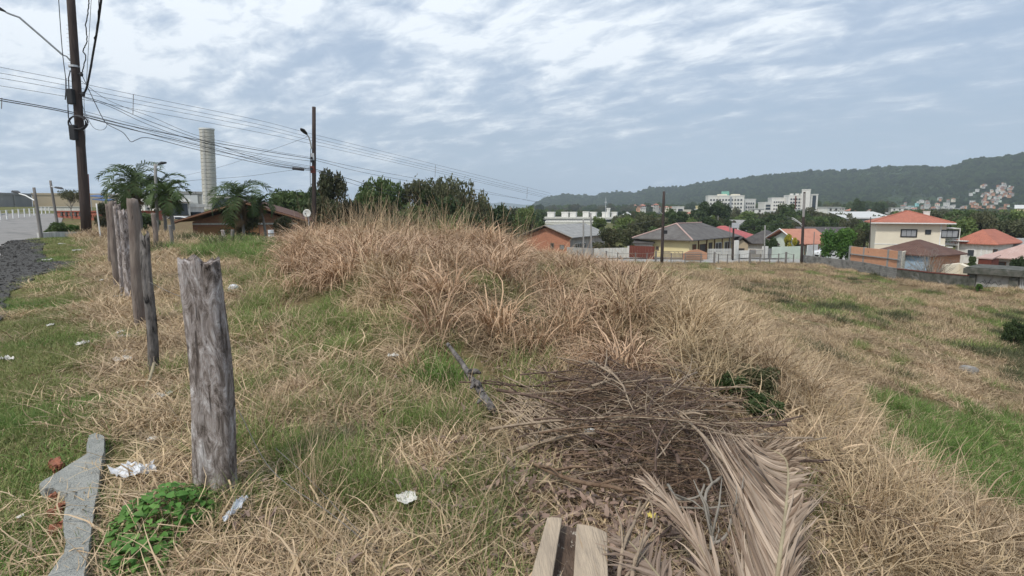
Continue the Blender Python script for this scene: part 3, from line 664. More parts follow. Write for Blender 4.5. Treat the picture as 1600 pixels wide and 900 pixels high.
# --- two-storey cream house
def ex(t, w_, d, hw):
    mb = MB(); mb.box(-.04, -.05, 2.72, w_+.04, -.003, 2.84); mb.build('string_course', 'white_paint', t)
    mb = MB(); mb.box(w_-.75, -.10, 0, w_-.6, -.004, hw); mb.build('downpipe', 'white_paint', t)
    mb = MB(); mb.box(w_*.72, d*.35, hw+.6, w_*.72+.8, d*.35+.7, hw+1.75); mb.box(w_*.72-.06, d*.35-.06, hw+1.75, w_*.72+.86, d*.35+.76, hw+1.85); mb.build('chimney', 'white_wall', t)
    b = MB(); b.box(w_+.003, 1.0, 2.75, w_+1.9, 5.5, 2.9); b.box(w_+.003, 1.0, 5.2, w_+1.9, 5.5, 5.3); b.box(w_+1.8, 1.0, .0, w_+1.9, 1.12, 5.2); b.build('balcony_slab', 'white_wall', t)
    r = MB()
    for k in range(10): r.box(w_+.1+k*.18, .98, 2.9, w_+.14+k*.18, 1.02, 3.75)
    r.box(w_+.02, .96, 3.75, w_+1.9, 1.04, 3.82); r.build('balcony_railing', 'white_paint', t)
    s = MB(); s.box(w_-1.4, -.62, 2.5, w_+.9, -.02, 2.6); s.build('canopy', 'white_paint', t)
    x0, x1, y0, y1 = -.9, w_+.9, -.9, d+.9; r_ = (y1-y0)/2*.95; z = hw+.13; zt = hw+.1+1.75
    ridge_caps(t, [((x0, y0, z), (x0+r_, (y0+y1)/2, zt)), ((x1, y0, z), (x1-r_, (y0+y1)/2, zt)), ((x0+r_, (y0+y1)/2, zt), (x1-r_, (y0+y1)/2, zt))], .1, 'tiles_orange')
    g = MB(); g.box(-.95, -.98, hw-.05, w_+.95, -.9, hw+.11); g.build('gutter', 'white_paint', t)
wd = D(frame='black_plastic', pane='steel', bars=2, fr=.16)
house('two_storey_house', 'two-storey cream house with an orange hip roof and a small chimney', 1368, 90, 1478, 86, 349.5, 6.0, 9, 'hip', 1.75, .9, 'cream_wall', 'tiles_orange',
      [('F', 3.4, 5.2, 4.05, 4.95, wd), ('F', 6.4, 7.0, 4.45, 5.0, D(frame='black_plastic')), ('F', 8.4, 10.3, 4.05, 4.95, wd), ('F', 2.5, 3.6, 1, 2.0), ('R', 1.2, 1.8, 4.0, 5.0, D(frame='brown_frame')), ('R', 2.6, 3.5, 2.95, 5.0, D(kind='door', pane='window_dark', frame='brown_frame')), ('R', 2.0, 3.4, .8, 2.2, D(bars=1))], extra=ex)
def ex(t, w_, d, hw):
    f = MB(); f.box(-1.2, -1.0, hw+.35, 1.7, 1.4, hw+.45); f.build('flat_canopy', 'white_paint', t)
    v = MB(); v.box(w_-1.55, -.05, .3, w_-1.35, -.003, hw-.2); v.box(w_-.95, -.05, .3, w_-.75, -.003, hw-.2); v.build('wall_trim', 'white_paint', t)
house('side_house', 'single-storey white house with an orange tiled roof to the right of the two-storey one', 1495, 87, 1556, 83, 382.5, 3.0, 9, 'hip', 2.0, .6, 'white_wall', 'tiles_orange',
      [('F', 4.7, 5.1, .8, 2.3, D(frame='brown_frame')), ('F', 1.6, 2.4, 1.2, 2.1, D()), ('R', 1, 2.2, 1, 2)], extra=ex)
house('white_gable_house', 'white gable house with a thin grey roof near the right edge', 1556, 92, 1596, 86, 388, 3.0, 8, 'gable_y', 1.3, .5, 'white_wall', 'sheet_grey', [('F', 1.5, 2.3, 1.2, 2.1)])
house('pink_roofed_house', 'low house with a faded pale pink roof cut by the right edge of the view', 1552, 72, 1660, 66, 409, 2.4, 9, 'hip', 2.2, .8, 'grey_plaster', 'tiles_pale_pink', [('F', .8, 1.6, 1.2, 1.9, D(frame='brown_frame', pane='window_dark')), ('F', 2.6, 3.6, 1.0, 1.9, D())])
house('rusty_lean_to', 'small rust-brown lean-to shed beside the pale pink roof', 1533, 63, 1554, 62, 405, 1.9, 2.0, 'shed', .3, .1, 'rust_red', 'tiles_pale_pink', [('F', .3, 1.1, .2, 1.2, D(pane='window_dark', frame='timber'))], cat='shed')
def ex(t, w_, d, hw):
    b = MB(); b.box(w_-3.0, -.05, .35, w_-.05, -.004, hw-.05)
    for k in range(12): b.box(w_-3.0+k*.25, -.075, .35, w_-2.93+k*.25, -.05, hw-.05)
    b.build('blue_sheet', 'blue_sheet', t)
house('brown_roofed_shed', 'low shed with a dark brown hip roof and light blue sheet wall', 1370, 65, 1457, 60, 400.5, 2.3, 6, 'hip', 1.45, .5, 'brick_orange', 'tiles_brown', [], cat='shed', extra=ex)
# --- concrete carport with mossy slab at the right edge
def carport():
    a = axy(1519, 51); b = axy(1640, 47); w_ = float(np.hypot(*(b-a))); rz = math.atan2(b[1]-a[1], b[0]-a[0]); bz = zat(462, 49); zt = zat(420, 50)-bz
    t = thing('concrete_carport', (a[0], a[1], bz), 'mossy dark concrete carport with a thick flat slab ending the block wall', 'carport', rz)
    m_ = MB(); m_.box(-.25, -.5, zt-.5, w_, 4, zt); m_.box(-.15, -.4, zt-.001, w_, 3.9, zt+.09); m_.build('roof_slab', 'mossy_concrete', t, bevel=.04)
    for x in (0.0, 2.9, 5.8):
        c = MB(); c.box(x, -.2, 0, x+.62, .35, zt-.505); c.build('pillar', 'mossy_concrete', t, bevel=.03)
    c = MB(); c.box(.625, .1, 0, 2.895, .25, zt-.51); c.box(3.525, .1, 0, 5.795, .25, zt-.51); bw = c.build('back_wall', 'grey_plaster', t)
    g = MB()   # spray-painted scribble
    pts = [(.9, .95), (1.1, 1.1), (1.3, .85), (1.5, 1.05), (1.7, .9), (1.95, 1.15), (2.15, .85), (2.4, 1.0)]
    g.tube([(x, .09, z) for x, z in pts], .022, 5); g.tube([(1.0+.3*i, .088, .62+.13*math.sin(i*2.2)) for i in range(6)], .02, 5)
    g.tube([(1.2, .087, 1.25), (1.45, .087, .7), (1.6, .087, 1.3)], .018, 5); g.build('graffiti', 'black_plastic', bw)
    f = MB()
    for k in range(5): f.box(3.62+k*.12, .04, .25, 3.66+k*.12, .08, zt-.6)
    f.build('shutter', 'white_frame', t)
carport()

# ------------------------------------------------------------------ walls, gates, fences
def wall_run(name, label, cat, P, top, thick, m_, zb=None, pillars=None, pm=None, cap=None, group=None):
    """wall through (px, Y) points; top = z of the crest (number or list); bottom under the ground"""
    pts = [axy(*p) for p in P]; tops = top if isinstance(top, (list, tuple)) else [top]*len(pts)
    o0 = pts[0]; z0 = hz(*o0); t = thing(name, (o0[0], o0[1], z0), label, cat, 0, group)
    mb = MB(); cb = MB()
    for (a, ta), (b, tb) in zip(zip(pts[:-1], tops), zip(pts[1:], tops[1:])):
        d = (b-a)/np.hypot(*(b-a)); n = np.array([-d[1], d[0]])*thick/2; q = [a-n, b-n, b+n, a+n]
        za = min(hz(*a), hz(*b))-.6-z0 if zb is None else zb-z0
        mb.hexa([(*(p-o0), za) for p in q]+[(*(p-o0), z-z0) for p, z in zip(q, (ta, tb, tb, ta))])
        if cap:
            n2 = n*1.35; q = [a-n2, b-n2, b+n2, a+n2]; cb.hexa([(*(p-o0), z-z0+.002) for p, z in zip(q, (ta, tb, tb, ta))]+[(*(p-o0), z-z0+.08) for p, z in zip(q, (ta, tb, tb, ta))])
    w0 = mb.build('wall_panel', m_, t)
    if cap: cb.build('coping', cap, t)
    if pillars:
        me = None
        for p, Y, pt in pillars:
            c = axy(p, Y); bb = MB(); g = hz(*c)-.4-z0; r = thick/2+.05
            bb.box(c[0]-o0[0]-r, c[1]-o0[1]-r, g, c[0]-o0[0]+r, c[1]-o0[1]+r, pt-z0+.06); bb.build('pillar', pm or m_, t)
    return t
wall_run('block_wall', 'long grey concrete block boundary wall along the back right of the field', 'wall', [(1257, 74), (1318, 68), (1352, 64), (1408, 58)], [-4.3, -4.35, -4.3, -4.4], .2, 'block_wall')
wall_run('mossy_wall', 'blackened mossy stretch of low wall left of the concrete carport', 'wall', [(1408.5, 57.9), (1460, 54), (1520, 50.6)], [-4.45, -4.4, -4.3], .22, 'mossy_concrete', cap='rust_red')
zb_ = zat(387, 66)
wall_run('brick_panel_wall', 'orange hollow-brick wall in panels between grey concrete columns', 'wall', [(1331, 68.5), (1353, 66), (1392, 62), (1410, 60)], [zb_, zb_, zb_+.02, zb_], .16, 'brick_orange', pillars=[(1331, 68.4, zb_), (1353.5, 66, zb_), (1392, 62, zb_), (1409, 60.1, zb_)], pm='concrete')
_bm = [axy(1332, 68.2), axy(1409, 59.9)]
wall_run('side_brick_wall', 'short plastered return wall at the right end of the brick panel wall', 'wall', [(1411.5, 60.1), (1418, 62.5)], [zb_-.05, zb_-.1], .16, 'cream_wall')
wall_run('beam_on_brick_wall', 'thin grey concrete tie beam along the middle of the orange brick wall', 'beam', [(1331, 68.2), (1353, 65.7), (1392, 61.8), (1409, 59.8)], zat(398, 66), .12, 'concrete', zb=zat(399.6, 66))
wall_run('rubble_wall', 'low crumbling pale wall behind the mossy one', 'wall', [(1480, 60), (1505, 60), (1530, 58)], [zat(414, 60), zat(411, 60), zat(418, 60)], .5, 'cream_wall')
tz = lambda y, Y: zat(y, Y)
wall_run('grey_garden_wall', 'weathered grey wall in front of the brick gable house', 'wall', [(886, 79), (928, 78)], [tz(386, 79), tz(388, 78)], .15, 'grey_plaster')
wall_run('white_street_wall', 'dirty white wall left of the dark red gate', 'wall', [(929, 78), (981, 77)], [tz(388, 78), tz(387, 77)], .15, 'dirty_white', pillars=[(982.5, 76.8, tz(385, 77))], pm='white_wall')
def gate(name, label, px0, Y0, px1, Y1, top, m_, fm, slats, horiz=False, gap=.02, cat='gate', bot=None, rough_top=0, nm='slat'):
    a = axy(px0, Y0); b = axy(px1, Y1); w_ = float(np.hypot(*(b-a))); g = (hz(*a)+hz(*b))/2 if bot is None else bot; hh = zat(top, Y1)-g
    t = thing(name, (a[0], a[1], g), label, cat, math.atan2(b[1]-a[1], b[0]-a[0]))
    f = MB(); f.box(-.04, -.03, -.3, .04, .03, hh); f.box(w_-.04, -.03, -.3, w_+.04, .03, hh); f.box(.04, -.02, hh-.09, w_-.04, .02, hh-.02); f.box(.04, -.02, .1, w_-.04, .02, .17); f.build('frame', fm, t)
    if horiz:
        s = hh/slats
        bb = MB(); bb.box(0, -.02, 0, w_-.08, -.001, s*.8); me = bb.build(nm, m_, t, loc=(.04, -.03, .05))
        for k in range(1, slats): part(nm, me.data, t, (.04, -.03, .05+k*s))
    else:
        s = w_/slats; bb = MB(); bb.box(0, -.02, 0, s-gap, -.001, 1); first = bb.build(nm, m_, t, loc=(0, -.03, .03)); first.scale = (1, 1, hh-.03)
        for k in range(1, slats): part(nm, first.data, t, (k*s, -.03, .03), scale=(1, 1, hh-.03-rough_top*random.random()))
    return t
gate('metal_gate', 'dark rust-red metal gate between the white wall and the yellow house', 984.5, 76.5, 1023, 74.5, 385, 'rust_red', 'rust_red', 9, gap=.012)
gate('picket_fence', 'weathered grey timber picket fence in front of the yellow house', 1037, 74.5, 1068, 74, 392.5, 'timber', 'timber', 16, gap=.05, cat='fence', rough_top=.3, nm='picket')
gate('board_fence', 'pale grey horizontal board fence right of the low brick wall', 1107, 75.5, 1144, 76, 388.5, 'dirty_white', 'concrete', 7, horiz=True, cat='fence', nm='board')
gate('panel_fence', 'white panel fence beside the tall white gate column', 1155, 77, 1171, 77.5, 391, 'white_wall', 'white_paint', 5, gap=.01, cat='fence', nm='panel')
gate('grid_fence', 'grey railing fence on a low wall before the dark-roofed house', 1172, 77.5, 1193, 79, 390, 'grey_plaster', 'galvanised', 12, gap=.12, cat='fence', nm='bar')
gate('small_gate', 'narrow grey barred gate between white pillars', 1201, 79.5, 1207, 80, 388, 'steel', 'steel', 7, gap=.05, nm='bar')
wall_run('low_brick_wall', 'low stepped orange brick wall right of the picket fence', 'wall', [(1069, 74), (1080, 74.2), (1092, 74.6), (1106, 75)], [tz(396, 74), tz(391, 74), tz(390, 74), tz(395, 75)], .15, 'brick_orange')
wall_run('gate_column', 'tall slim white gate column right of the pale board fence', 'column', [(1148, 76.5), (1154, 76.7)], tz(376, 76), .35, 'white_wall')
wall_run('white_pillar', 'short white gate pillar in front of the dark shrub', 'pillar', [(1194, 79), (1200, 79.3)], tz(385, 79), .4, 'white_wall')
wall_run('pale_green_wall', 'pale greenish-white garden wall below the yellow shrub', 'wall', [(1208, 80), (1257, 82)], [tz(386, 80), tz(384.5, 82)], .15, 'pale_green_wall')
gate('garage_gate', 'white slatted garage gate beside the parked white car', 1263, 82, 1279, 83.5, 382, 'white_frame', 'white_frame', 9, gap=.06)
# timber pallets stacked on the verge
t = thing('stacked_boards', (*axy(1086, 73), hz(*axy(1086, 73))), 'pile of loose timber boards in front of the low brick wall', 'boards')
for k in range(5):
    b = MB(); b.box(-1.2+.05*k, -.3, .05+.22*k, 1.1-.04*k, .25, .13+.22*k, rz=.03*(k-2)); b.build('board', 'timber', t)
# wire fence before the street
def street_fence():
    xs = [948, 966, 994, 1012, 1026, 1050, 1072, 1097, 1118, 1124.5, 1138.5, 1157, 1174, 1190, 1205, 1219, 1230.5, 1242.5]
    a = axy(948, 69); t = thing('field_fence', (*a, hz(*a)), 'thin grey post and rail fence between the field and the street', 'fence')
    tops = []
    for i, x in enumerate(xs):
        Y = 68.0+2.0*math.sin(i*.9)*.2+max(0, (x-1150))*.02; p = axy(x, Y); g = hz(*p); b = MB(); r = .05 if i % 4 else .09; hh = (1.25 if i % 4 else 1.45)
        b.box(p[0]-a[0]-r, p[1]-a[1]-r, g-hz(*a)-.2, p[0]-a[0]+r, p[1]-a[1]+r, g-hz(*a)+hh); b.build('post', 'pole_grey', t); tops.append((p[0]-a[0], p[1]-a[1], g-hz(*a)+hh-.12))
    for dz, r in ((0, .018), (-.45, .01), (-.85, .01)):
        b = MB(); b.tube([(x, y, z+dz) for x, y, z in tops], r, 4); b.build('rail' if dz == 0 else 'wire', 'pole_grey', t)
street_fence()
# curb railing (white) street-side pieces right of 1253 hidden by the wall

# ------------------------------------------------------------------ cars
def car(loc, rz, label, m_, L_=4.1, hgt=1.45, group=None, suv=False):
    t = thing('parked_car', loc, label, 'car', rz, group)
    W_ = 1.7; prof = [(0, .32), (.05, .62), (.25, .80), (1.0, .92), (1.55, hgt-.04), (1.9, hgt), (3.0, hgt-.01), (3.35 if not suv else 3.8, hgt-.12), (3.85, .98), (4.05, .9), (4.1, .5), (4.02, .30), (.1, .28)]
    prof = [(x*L_/4.1, z) for x, z in prof]
    b = MB(); b.prism(prof, -W_/2, W_/2); bo = b.build('body', m_, t, bevel=.09)
    g = MB(); w1 = [(1.12, .95), (1.58, hgt-.11), (2.2, hgt-.09), (2.2, .95)]; w2 = [(2.3, .95), (2.3, hgt-.09), (3.0, hgt-.1), (3.25 if not suv else 3.6, hgt-.22), (3.6, .97)]
    for ww in (w1, w2):
        g.prism([(x*L_/4.1, z) for x, z in ww], -W_/2-.006, -W_/2-.001); g.prism([(x*L_/4.1, z) for x, z in ww], W_/2+.001, W_/2+.006)
    g.build('side_window', 'window_glass', t)
    ws = MB(); ws.hexa([(1.0, -.7, .935), (1.0, .7, .935), (1.02, .7, .94), (1.02, -.7, .94), (1.50, -.62, hgt-.06), (1.50, .62, hgt-.06), (1.53, .62, hgt-.05), (1.53, -.62, hgt-.05)]); ws.build('windscreen', 'window_glass', t)
    for x in (.75, 3.3):
        for s_ in (-1, 1):
            w0 = MB(); w0.tube([(x*L_/4.1, s_*(W_/2-.18), .31), (x*L_/4.1, s_*(W_/2+.012), .31)], .31, 14); wo_ = w0.build('wheel', 'tyre', t)
            r_ = MB(); r_.tube([(x*L_/4.1, s_*(W_/2-.05), .31), (x*L_/4.1, s_*(W_/2+.03), .31)], .19, 10); r_.build('rim', 'steel', wo_)
    for s_ in (-.55, .55):
        hl = MB(); hl.box(-.02, s_-.15, .62, .06, s_+.15, .76); hl.build('headlight', 'white_frame', t)
    return t
p = axy(1279, 80); car((p[0]-.3, p[1], hz(*p)+.55), R(5), 'white car parked behind the block wall left of the round green tree', 'car_white')
p = axy(128, 92); car((p[0], p[1], zat(358, 92)), R(10), 'small red car parked behind the leaning utility pole', 'car_red')
p = axy(141, 88); car((p[0]+.2, p[1], zat(358, 88)), R(8), 'white car parked beside the red one behind the leaning pole', 'car_white')
p = axy(252, 82); car((p[0], p[1], zat(354, 82)), R(8), 'white hatchback parked under the palms by the white factory', 'car_white', suv=True)
p = axy(205, 90); car((p[0], p[1], zat(353, 90)), R(8), 'silver-grey car half hidden behind the palms', 'car_grey')

# ------------------------------------------------------------------ far buildings
def grid_windows(t, w_, d, hw, nx, nz, face='F', z0=1.0, zh=1.3, ww=1.0, m_='window_glass', x0=None, x1=None):
    x0 = .8 if x0 is None else x0; x1 = (w_ if face == 'F' else d)-.8 if x1 is None else x1
    me = None
    for j in range(nz):
        for i in range(nx):
            u = x0+(x1-x0)*(i+.5)/nx; z = z0+(hw-z0-.4)*j/nz
            if me is None:
                b = MB(); b.box(-ww/2, -.12, 0, ww/2, -.01, zh); b.box(-ww/2-.1, -.16, -.12, ww/2+.1, -.01, -.001); o = b.build('window', m_, t); me = o.data
            else: o = part('window', me, t)
            if face == 'F': o.location = (u, 0, z)
            elif face == 'R': o.location = (w_, u, z); o.rotation_euler.z = math.pi/2
            else: o.location = (0, u, z); o.rotation_euler.z = -math.pi/2
def block(name, label, pxL, YL, pxR, YR, top, base, d, wall='white_wall', win=None, cat='building', extra=None, roofm='concrete', par=.5, group=None):
    a = axy(pxL, YL); b = axy(pxR, YR); w_ = float(np.hypot(*(b-a))); bz = zat(base, YR); hh = zat(top, YR)-bz
    t = thing(name, (a[0], a[1], bz), label, cat, math.atan2(b[1]-a[1], b[0]-a[0]), group)
    m_ = MB(); m_.box(0, 0, -3, w_, d, hh); m_.build('wall', wall, t)
    r_ = MB(); r_.box(-.15, -.15, hh+.002, w_+.15, .15, hh+par); r_.box(-.15, d-.15, hh+.002, w_+.15, d+.15, hh+par); r_.box(-.15, .151, hh+.002, .15, d-.151, hh+par); r_.box(w_-.15, .151, hh+.002, w_+.15, d-.151, hh+par); r_.build('parapet', wall, t)
    if win: grid_windows(t, w_, d, hh, **win)
    if extra: extra(t, w_, d, hh)
    return t
def ex(t, w_, d, hh):
    b = MB(); b.box(w_*.42, 4, hh, w_*.42+3.8, 9, hh+3.0); b.build('water_tank_house', 'green_panel', t)
    b = MB(); b.box(w_*.60, -.3, -3, w_*.655, -.01, hh-.4); b.build('stair_glazing', 'steel', t)
    b = MB()
    for x in (.30, .66): b.box(w_*x, 3, hh, w_*x+5, 8, hh+1.3)
    b.build('stair_head', 'cream_wall', t)
    b = MB(); b.box(w_*.27, -.5, -3, w_*.275, -.01, hh); b.box(w_*.74, -.5, -3, w_*.745, -.01, hh); b.build('corner_pilaster', 'cream_wall', t)
block('apartment_block', 'white six-storey apartment block with a green rooftop tank house', 1104, 350, 1160, 346, 306.5, 345, 12, 'white_wall', D(nx=11, nz=6, ww=.9, zh=.9), 'apartments', ex)
block('apartment_block', 'lower white apartment wing adjoining the right of the block with the green tank', 1160.5, 350, 1178, 352, 312, 345, 12, 'white_wall', D(nx=4, nz=5, ww=.9, zh=.9), 'apartments')
def ex(t, w_, d, hh):
    b = MB(); b.box(w_*.40, -.6, 0, w_*.46, -.01, hh); b.build('balcony_stack', 'rust_red', t)
    b = MB(); [b.box(w_*x, 2, hh, w_*x+1.6, 4, hh+1.4) for x in (.15, .5, .8)]; b.build('rooftop_unit', 'white_wall', t)
block('apartment_block', 'white apartment block with balconies left of the tall white stair tower', 1228.5, 335, 1254, 333, 306, 330, 12, 'white_wall', D(nx=5, nz=4, ww=.9, zh=.8), 'apartments', ex)
block('stair_tower', 'tall plain white stair tower rising above the balcony apartments', 1248.5, 332, 1262, 330, 297, 330, 6, 'white_wall', None, 'tower')
block('apartment_block', 'white apartment wing with one column of dark windows right of the stair tower', 1262.5, 332, 1274, 332, 304.5, 330, 12, 'white_wall', D(nx=1, nz=5, ww=2, zh=1.6), 'apartments')
block('apartment_block', 'long low white apartment wing left of the balcony apartments', 1203, 345, 1228, 343, 310, 330, 12, 'white_wall', D(nx=6, nz=3, ww=.7, zh=.7), 'apartments')
block('apartment_block', 'small white block at the left foot of the apartment group', 1192, 338, 1203, 338, 317, 330, 9, 'white_wall', D(nx=3, nz=2, ww=1.0, zh=1.1), 'apartments')
block('long_white_building', 'long white school-like building with a row of windows below the hills', 844, 300, 966, 296, 341, 352, 14, 'white_wall', D(nx=34, nz=1, ww=1.6, zh=1.1, z0=1.9), 'building')
block('white_warehouse', 'low white warehouse roof in front of the long white building', 852, 240, 940, 238, 348, 356, 20, 'white_wall', None, 'warehouse')
for i, (a_, b_, l_) in enumerate([(855, 865, 'leftmost white rooftop tank tower on the long building'), (877, 887, 'second white tower, slightly wider gap to its left'), (890, 899, 'third white tower close beside the second'), (910, 919, 'fourth white tower in the row'), (921.5, 930, 'fifth white tower close beside the fourth'), (940, 947.5, 'white tower just left of the slim shaft'), (954, 963, 'rightmost white tower right of the slim shaft')]):
    block('tank_tower', l_, a_, 306, b_, 305, 332.5 if i != 3 else 332, 344, 3.5, 'white_wall', None, 'tower', group='white towers on the long building')
block('tank_tower', 'slim taller white shaft among the square tank towers', 948, 304, 952.5, 304, 326.5, 344, 2, 'white_wall', None, 'tower')
p = at(946, 340, 300); m_ = MB(); m_.tube([(0, 0, 0), (0, 0, 10.2)], .14, 5); m_.box(-.5, -.1, 7.5, .5, .1, 8.2); m_.box(-.35, -.1, 5.5, .35, .1, 5.9); tag(m_.build('radio_mast', 'galvanised', loc=tuple(p)), 'thin antenna mast rising above the long white building', 'mast')
block('white_block', 'small plain white block between the street lamp and the apartments', 1056, 330, 1067, 330, 324, 336, 10, 'white_wall', D(nx=3, nz=2, ww=1.0, zh=1.0))
block('white_block', 'lower white extension right of the small white block', 1067.5, 330, 1078, 330, 329, 337, 10, 'cream_wall', D(nx=4, nz=1, ww=1.0, zh=1.0))
block('yellow_block', 'narrow yellow building left of the dark tree before the apartments', 1090, 300, 1096, 300, 323, 338, 5, 'yellow_wall', D(nx=2, nz=4, ww=.6, zh=.8))
def ex(t, w_, d, hh):
    r_ = MB(); n = 9; s = w_/n
    for k in range(n): r_.prism([(k*s, hh-1.9), (k*s+s/2, hh-.2), (k*s+s, hh-1.9), (k*s+s-.5, hh-1.9), (k*s+s/2, hh-.9), (k*s+.5, hh-1.9)], -.35, -.05)
    r_.build('zigzag_truss', 'white_paint', t)
    r_ = MB(); solid_roof(r_, 'shed', w_, d, 2.0, .5, z=hh+.3); r_.build('roof', 'sheet_white', t)
block('warehouse', 'pale warehouse with a white zigzag truss front left of the two-storey house', 1322, 182, 1398, 178, 343, 356, 26, 'sheet_grey', None, 'warehouse', ex)
block('low_white_shed', 'low white shed roofs half hidden in trees behind the long dark-roofed shed', 1268, 200, 1304, 200, 347, 354, 12, 'white_wall', D(nx=9, nz=1, ww=1, zh=.8, z0=.4), 'shed')
house('small_grey_house', 'small pale grey cottage among the trees above the red roof', 1133, 168, 1155, 165, 351, 2.6, 5, 'gable_x', 1.2, .4, 'white_wall', 'sheet_grey', [('F', .8, 1.6, 1, 1.9), ('F', 2.6, 3.4, 1, 1.9)])
house('turquoise_house', 'turquoise house with a white stepped roof below the hills', 967, 262, 987, 260, 339, 4.5, 7, 'hip', 2.2, .3, 'turquoise', 'sheet_white', [('F', 1, 2, 2, 3.2), ('F', 3.5, 4.6, 2, 3.2)])
# left side: factory sheds, tan wall, brick building, white factory
def ex(t, w_, d, hh):
    b = MB()
    for k in range(1, 6): b.box(w_*k/6-.12, -.25, -2, w_*k/6+.12, -.01, hh)
    b.build('wall_rib', 'concrete', t); b = MB(); b.box(0, -.2, -3, w_, -.012, 1.0); b.build('brick_plinth', 'brick_red', t)
block('grey_factory_shed', 'grey sheet-clad factory shed at the far left end of the road', -150, 118, 56, 150, 305.5, 332, 30, 'shed_grey', None, 'factory', ex)
block('tan_factory_wall', 'long tan factory hall with a flat roofline behind the leaning pole', 56.5, 152, 176, 160, 305.5, 334, 30, 'tan_wall', None, 'factory')
block('white_wall_band', 'low white boundary wall before the tan factory hall', 62, 112, 130, 112, 323.5, 332, .4, 'dirty_white', None, 'wall', par=.1)
block('low_brick_building', 'low red brick building with white window strips by the far end of the road', 92, 74, 154, 70, 331, 348, 8, 'brick_red', D(nx=7, nz=1, ww=.35, zh=.5, z0=.9, m_='window_dark'), 'building', par=.12)
t = thing('blue_roofed_stall', tuple(at(138, 312, 88)), 'dark blue canopy roofs sticking up to the right of the leaning pole', 'canopy')
b = MB(); b.hexa([(0, 0, .5), (2.0, 0, .3), (2.0, 2, .5), (0, 2, .7), (0, 0, .62), (2.0, 0, .42), (2.0, 2, .62), (0, 2, .82)]); b.build('canopy', 'awning_blue', t)
b = MB(); b.hexa([(1.0, -.6, .0), (3.0, -.6, -.25), (3.0, 1.4, -.05), (1, 1.4, .1), (1.0, -.6, .14), (3.0, -.6, -.1), (3.0, 1.4, .1), (1, 1.4, .25)]); b.build('canopy', 'awning_blue', t)
b = MB(); [b.box(x, .3, -4, x+.08, .38, .35) for x in (.1, 1.9)]; b.box(2.8, .3, -4, 2.88, .38, -.12); b.build('pole', 'steel', t)
block('white_factory', 'white factory block with pale cladding behind the palms', 230, 96, 284, 100, 306, 350, 14, 'white_wall', D(nx=5, nz=2, ww=1.6, zh=.9), 'factory')
block('gridded_office', 'grey office wing with a grid of narrow windows left of the concrete tower', 284.5, 112, 320, 114, 303.5, 346, 12, 'grey_plaster', D(nx=9, nz=3, ww=.28, zh=1.5, m_='white_frame'), 'office')
block('white_annexe', 'low white annexe in front of the grey office wing', 262, 88, 322, 92, 324, 350, 8, 'white_wall', D(nx=6, nz=1, ww=1.2, zh=.7, z0=1.2), 'annexe')
block('grey_office', 'grey office block with dark windows right of the concrete tower', 334, 118, 362, 118, 309, 345, 12, 'grey_plaster', D(nx=3, nz=3, ww=1.8, zh=1.3), 'office')
def ex(t, w_, d, hh):
    b = MB(); b.box(-.4, -.5, hh+.05, w_+.4, 1.5, hh+.22); b.build('fascia', 'white_paint', t)
block('white_canopy_building', 'white building with a projecting flat fascia under the palm crowns', 250, 84, 300, 86, 316, 350, 6, 'white_wall', D(nx=5, nz=1, ww=1.5, zh=1.6, z0=1.4), 'building', ex)
# concrete ring water tower
def water_tower():
    Y = 150; zb0 = zat(345, Y); zt = zat(203, Y); n = 25; hs = (zt-zb0)/n
    xb = at(329.5, 345, Y)[0]; xt = at(323, 203, Y)[0]
    t = thing('water_tower', (xb, Y, zb0), 'tall pale concrete ring tower rising above the white factory', 'tower')
    for k in range(n):
        f = (k+.5)/n; b = MB(); r = 1.72+.0*f; b.tube([(0, 0, 0), (0, 0, .10), (0, 0, hs-.10), (0, 0, hs-.005)], [r-.14, r, r-.02*random.random(), r-.14], 28); o = b.build('concrete_ring', 'tower_concrete', t, loc=((xt-xb)*f*1, 0, k*hs), smooth=False)
    b = MB(); b.tube([(0, 0, 0), (0, 0, .35)], 1.82, 28); b.build('rim', 'white_paint', t, loc=((xt-xb), 0, n*hs))
    l = MB()
    for s_ in (-.2, .2): l.tube([(s_, -1.86, 0), (s_+(xt-xb), -1.86, n*hs)], .03, 4)
    for k in range(0, 100): l.box(-.2+(xt-xb)*k/100, -1.88, k*n*hs/100, .2+(xt-xb)*k/100, -1.85, k*n*hs/100+.05)
    l.build('ladder', 'galvanised', t)
water_tower()
# brown-roofed brick house behind the grass crest
def ex(t, w_, d, hw):
    b = MB(); b.tube([(-.95, -.93, hw-.02), (w_/2, -.93, hw+1.42), (w_+.95, -.93, hw-.02)], .1, 4); b.build('barge_board', 'brown_frame', t)
    b = MB(); b.box(0, -.06, hw-.22, w_, -.003, hw-.10); b.build('white_band', 'dirty_white', t)
    b = MB(); b.box(.35, -.05, hw-1.5, w_*.62, -.004, hw-.35); b.build('shutter', 'timber_orange', t)
    b = MB(); b.box(w_*.30, 2.5, hw+.75, w_*.30+.6, 3.1, hw+1.6); b.build('chimney', 'brown_frame', t)
house('brown_roofed_house', 'orange-brown brick house with a wide low brown gable roof behind the grassy crest', 302, 43.5, 466, 45.2, 346, 2.6, 7, 'gable_y', 1.5, .95, 'brick_brown', 'tiles_brown', [('F', 6.6, 7.6, .9, 1.9, D(frame='brown_frame', pane='window_dark'))], extra=ex)
# low pale retaining wall beside the road
wall_run('retaining_wall', 'low pale concrete retaining wall at the bend of the road left of the leaning pole', 'wall', [(61, 29.5), (90, 31), (132, 32)], [zat(364, 29.5), zat(362, 31), zat(362.5, 32)], .2, 'dirty_white')
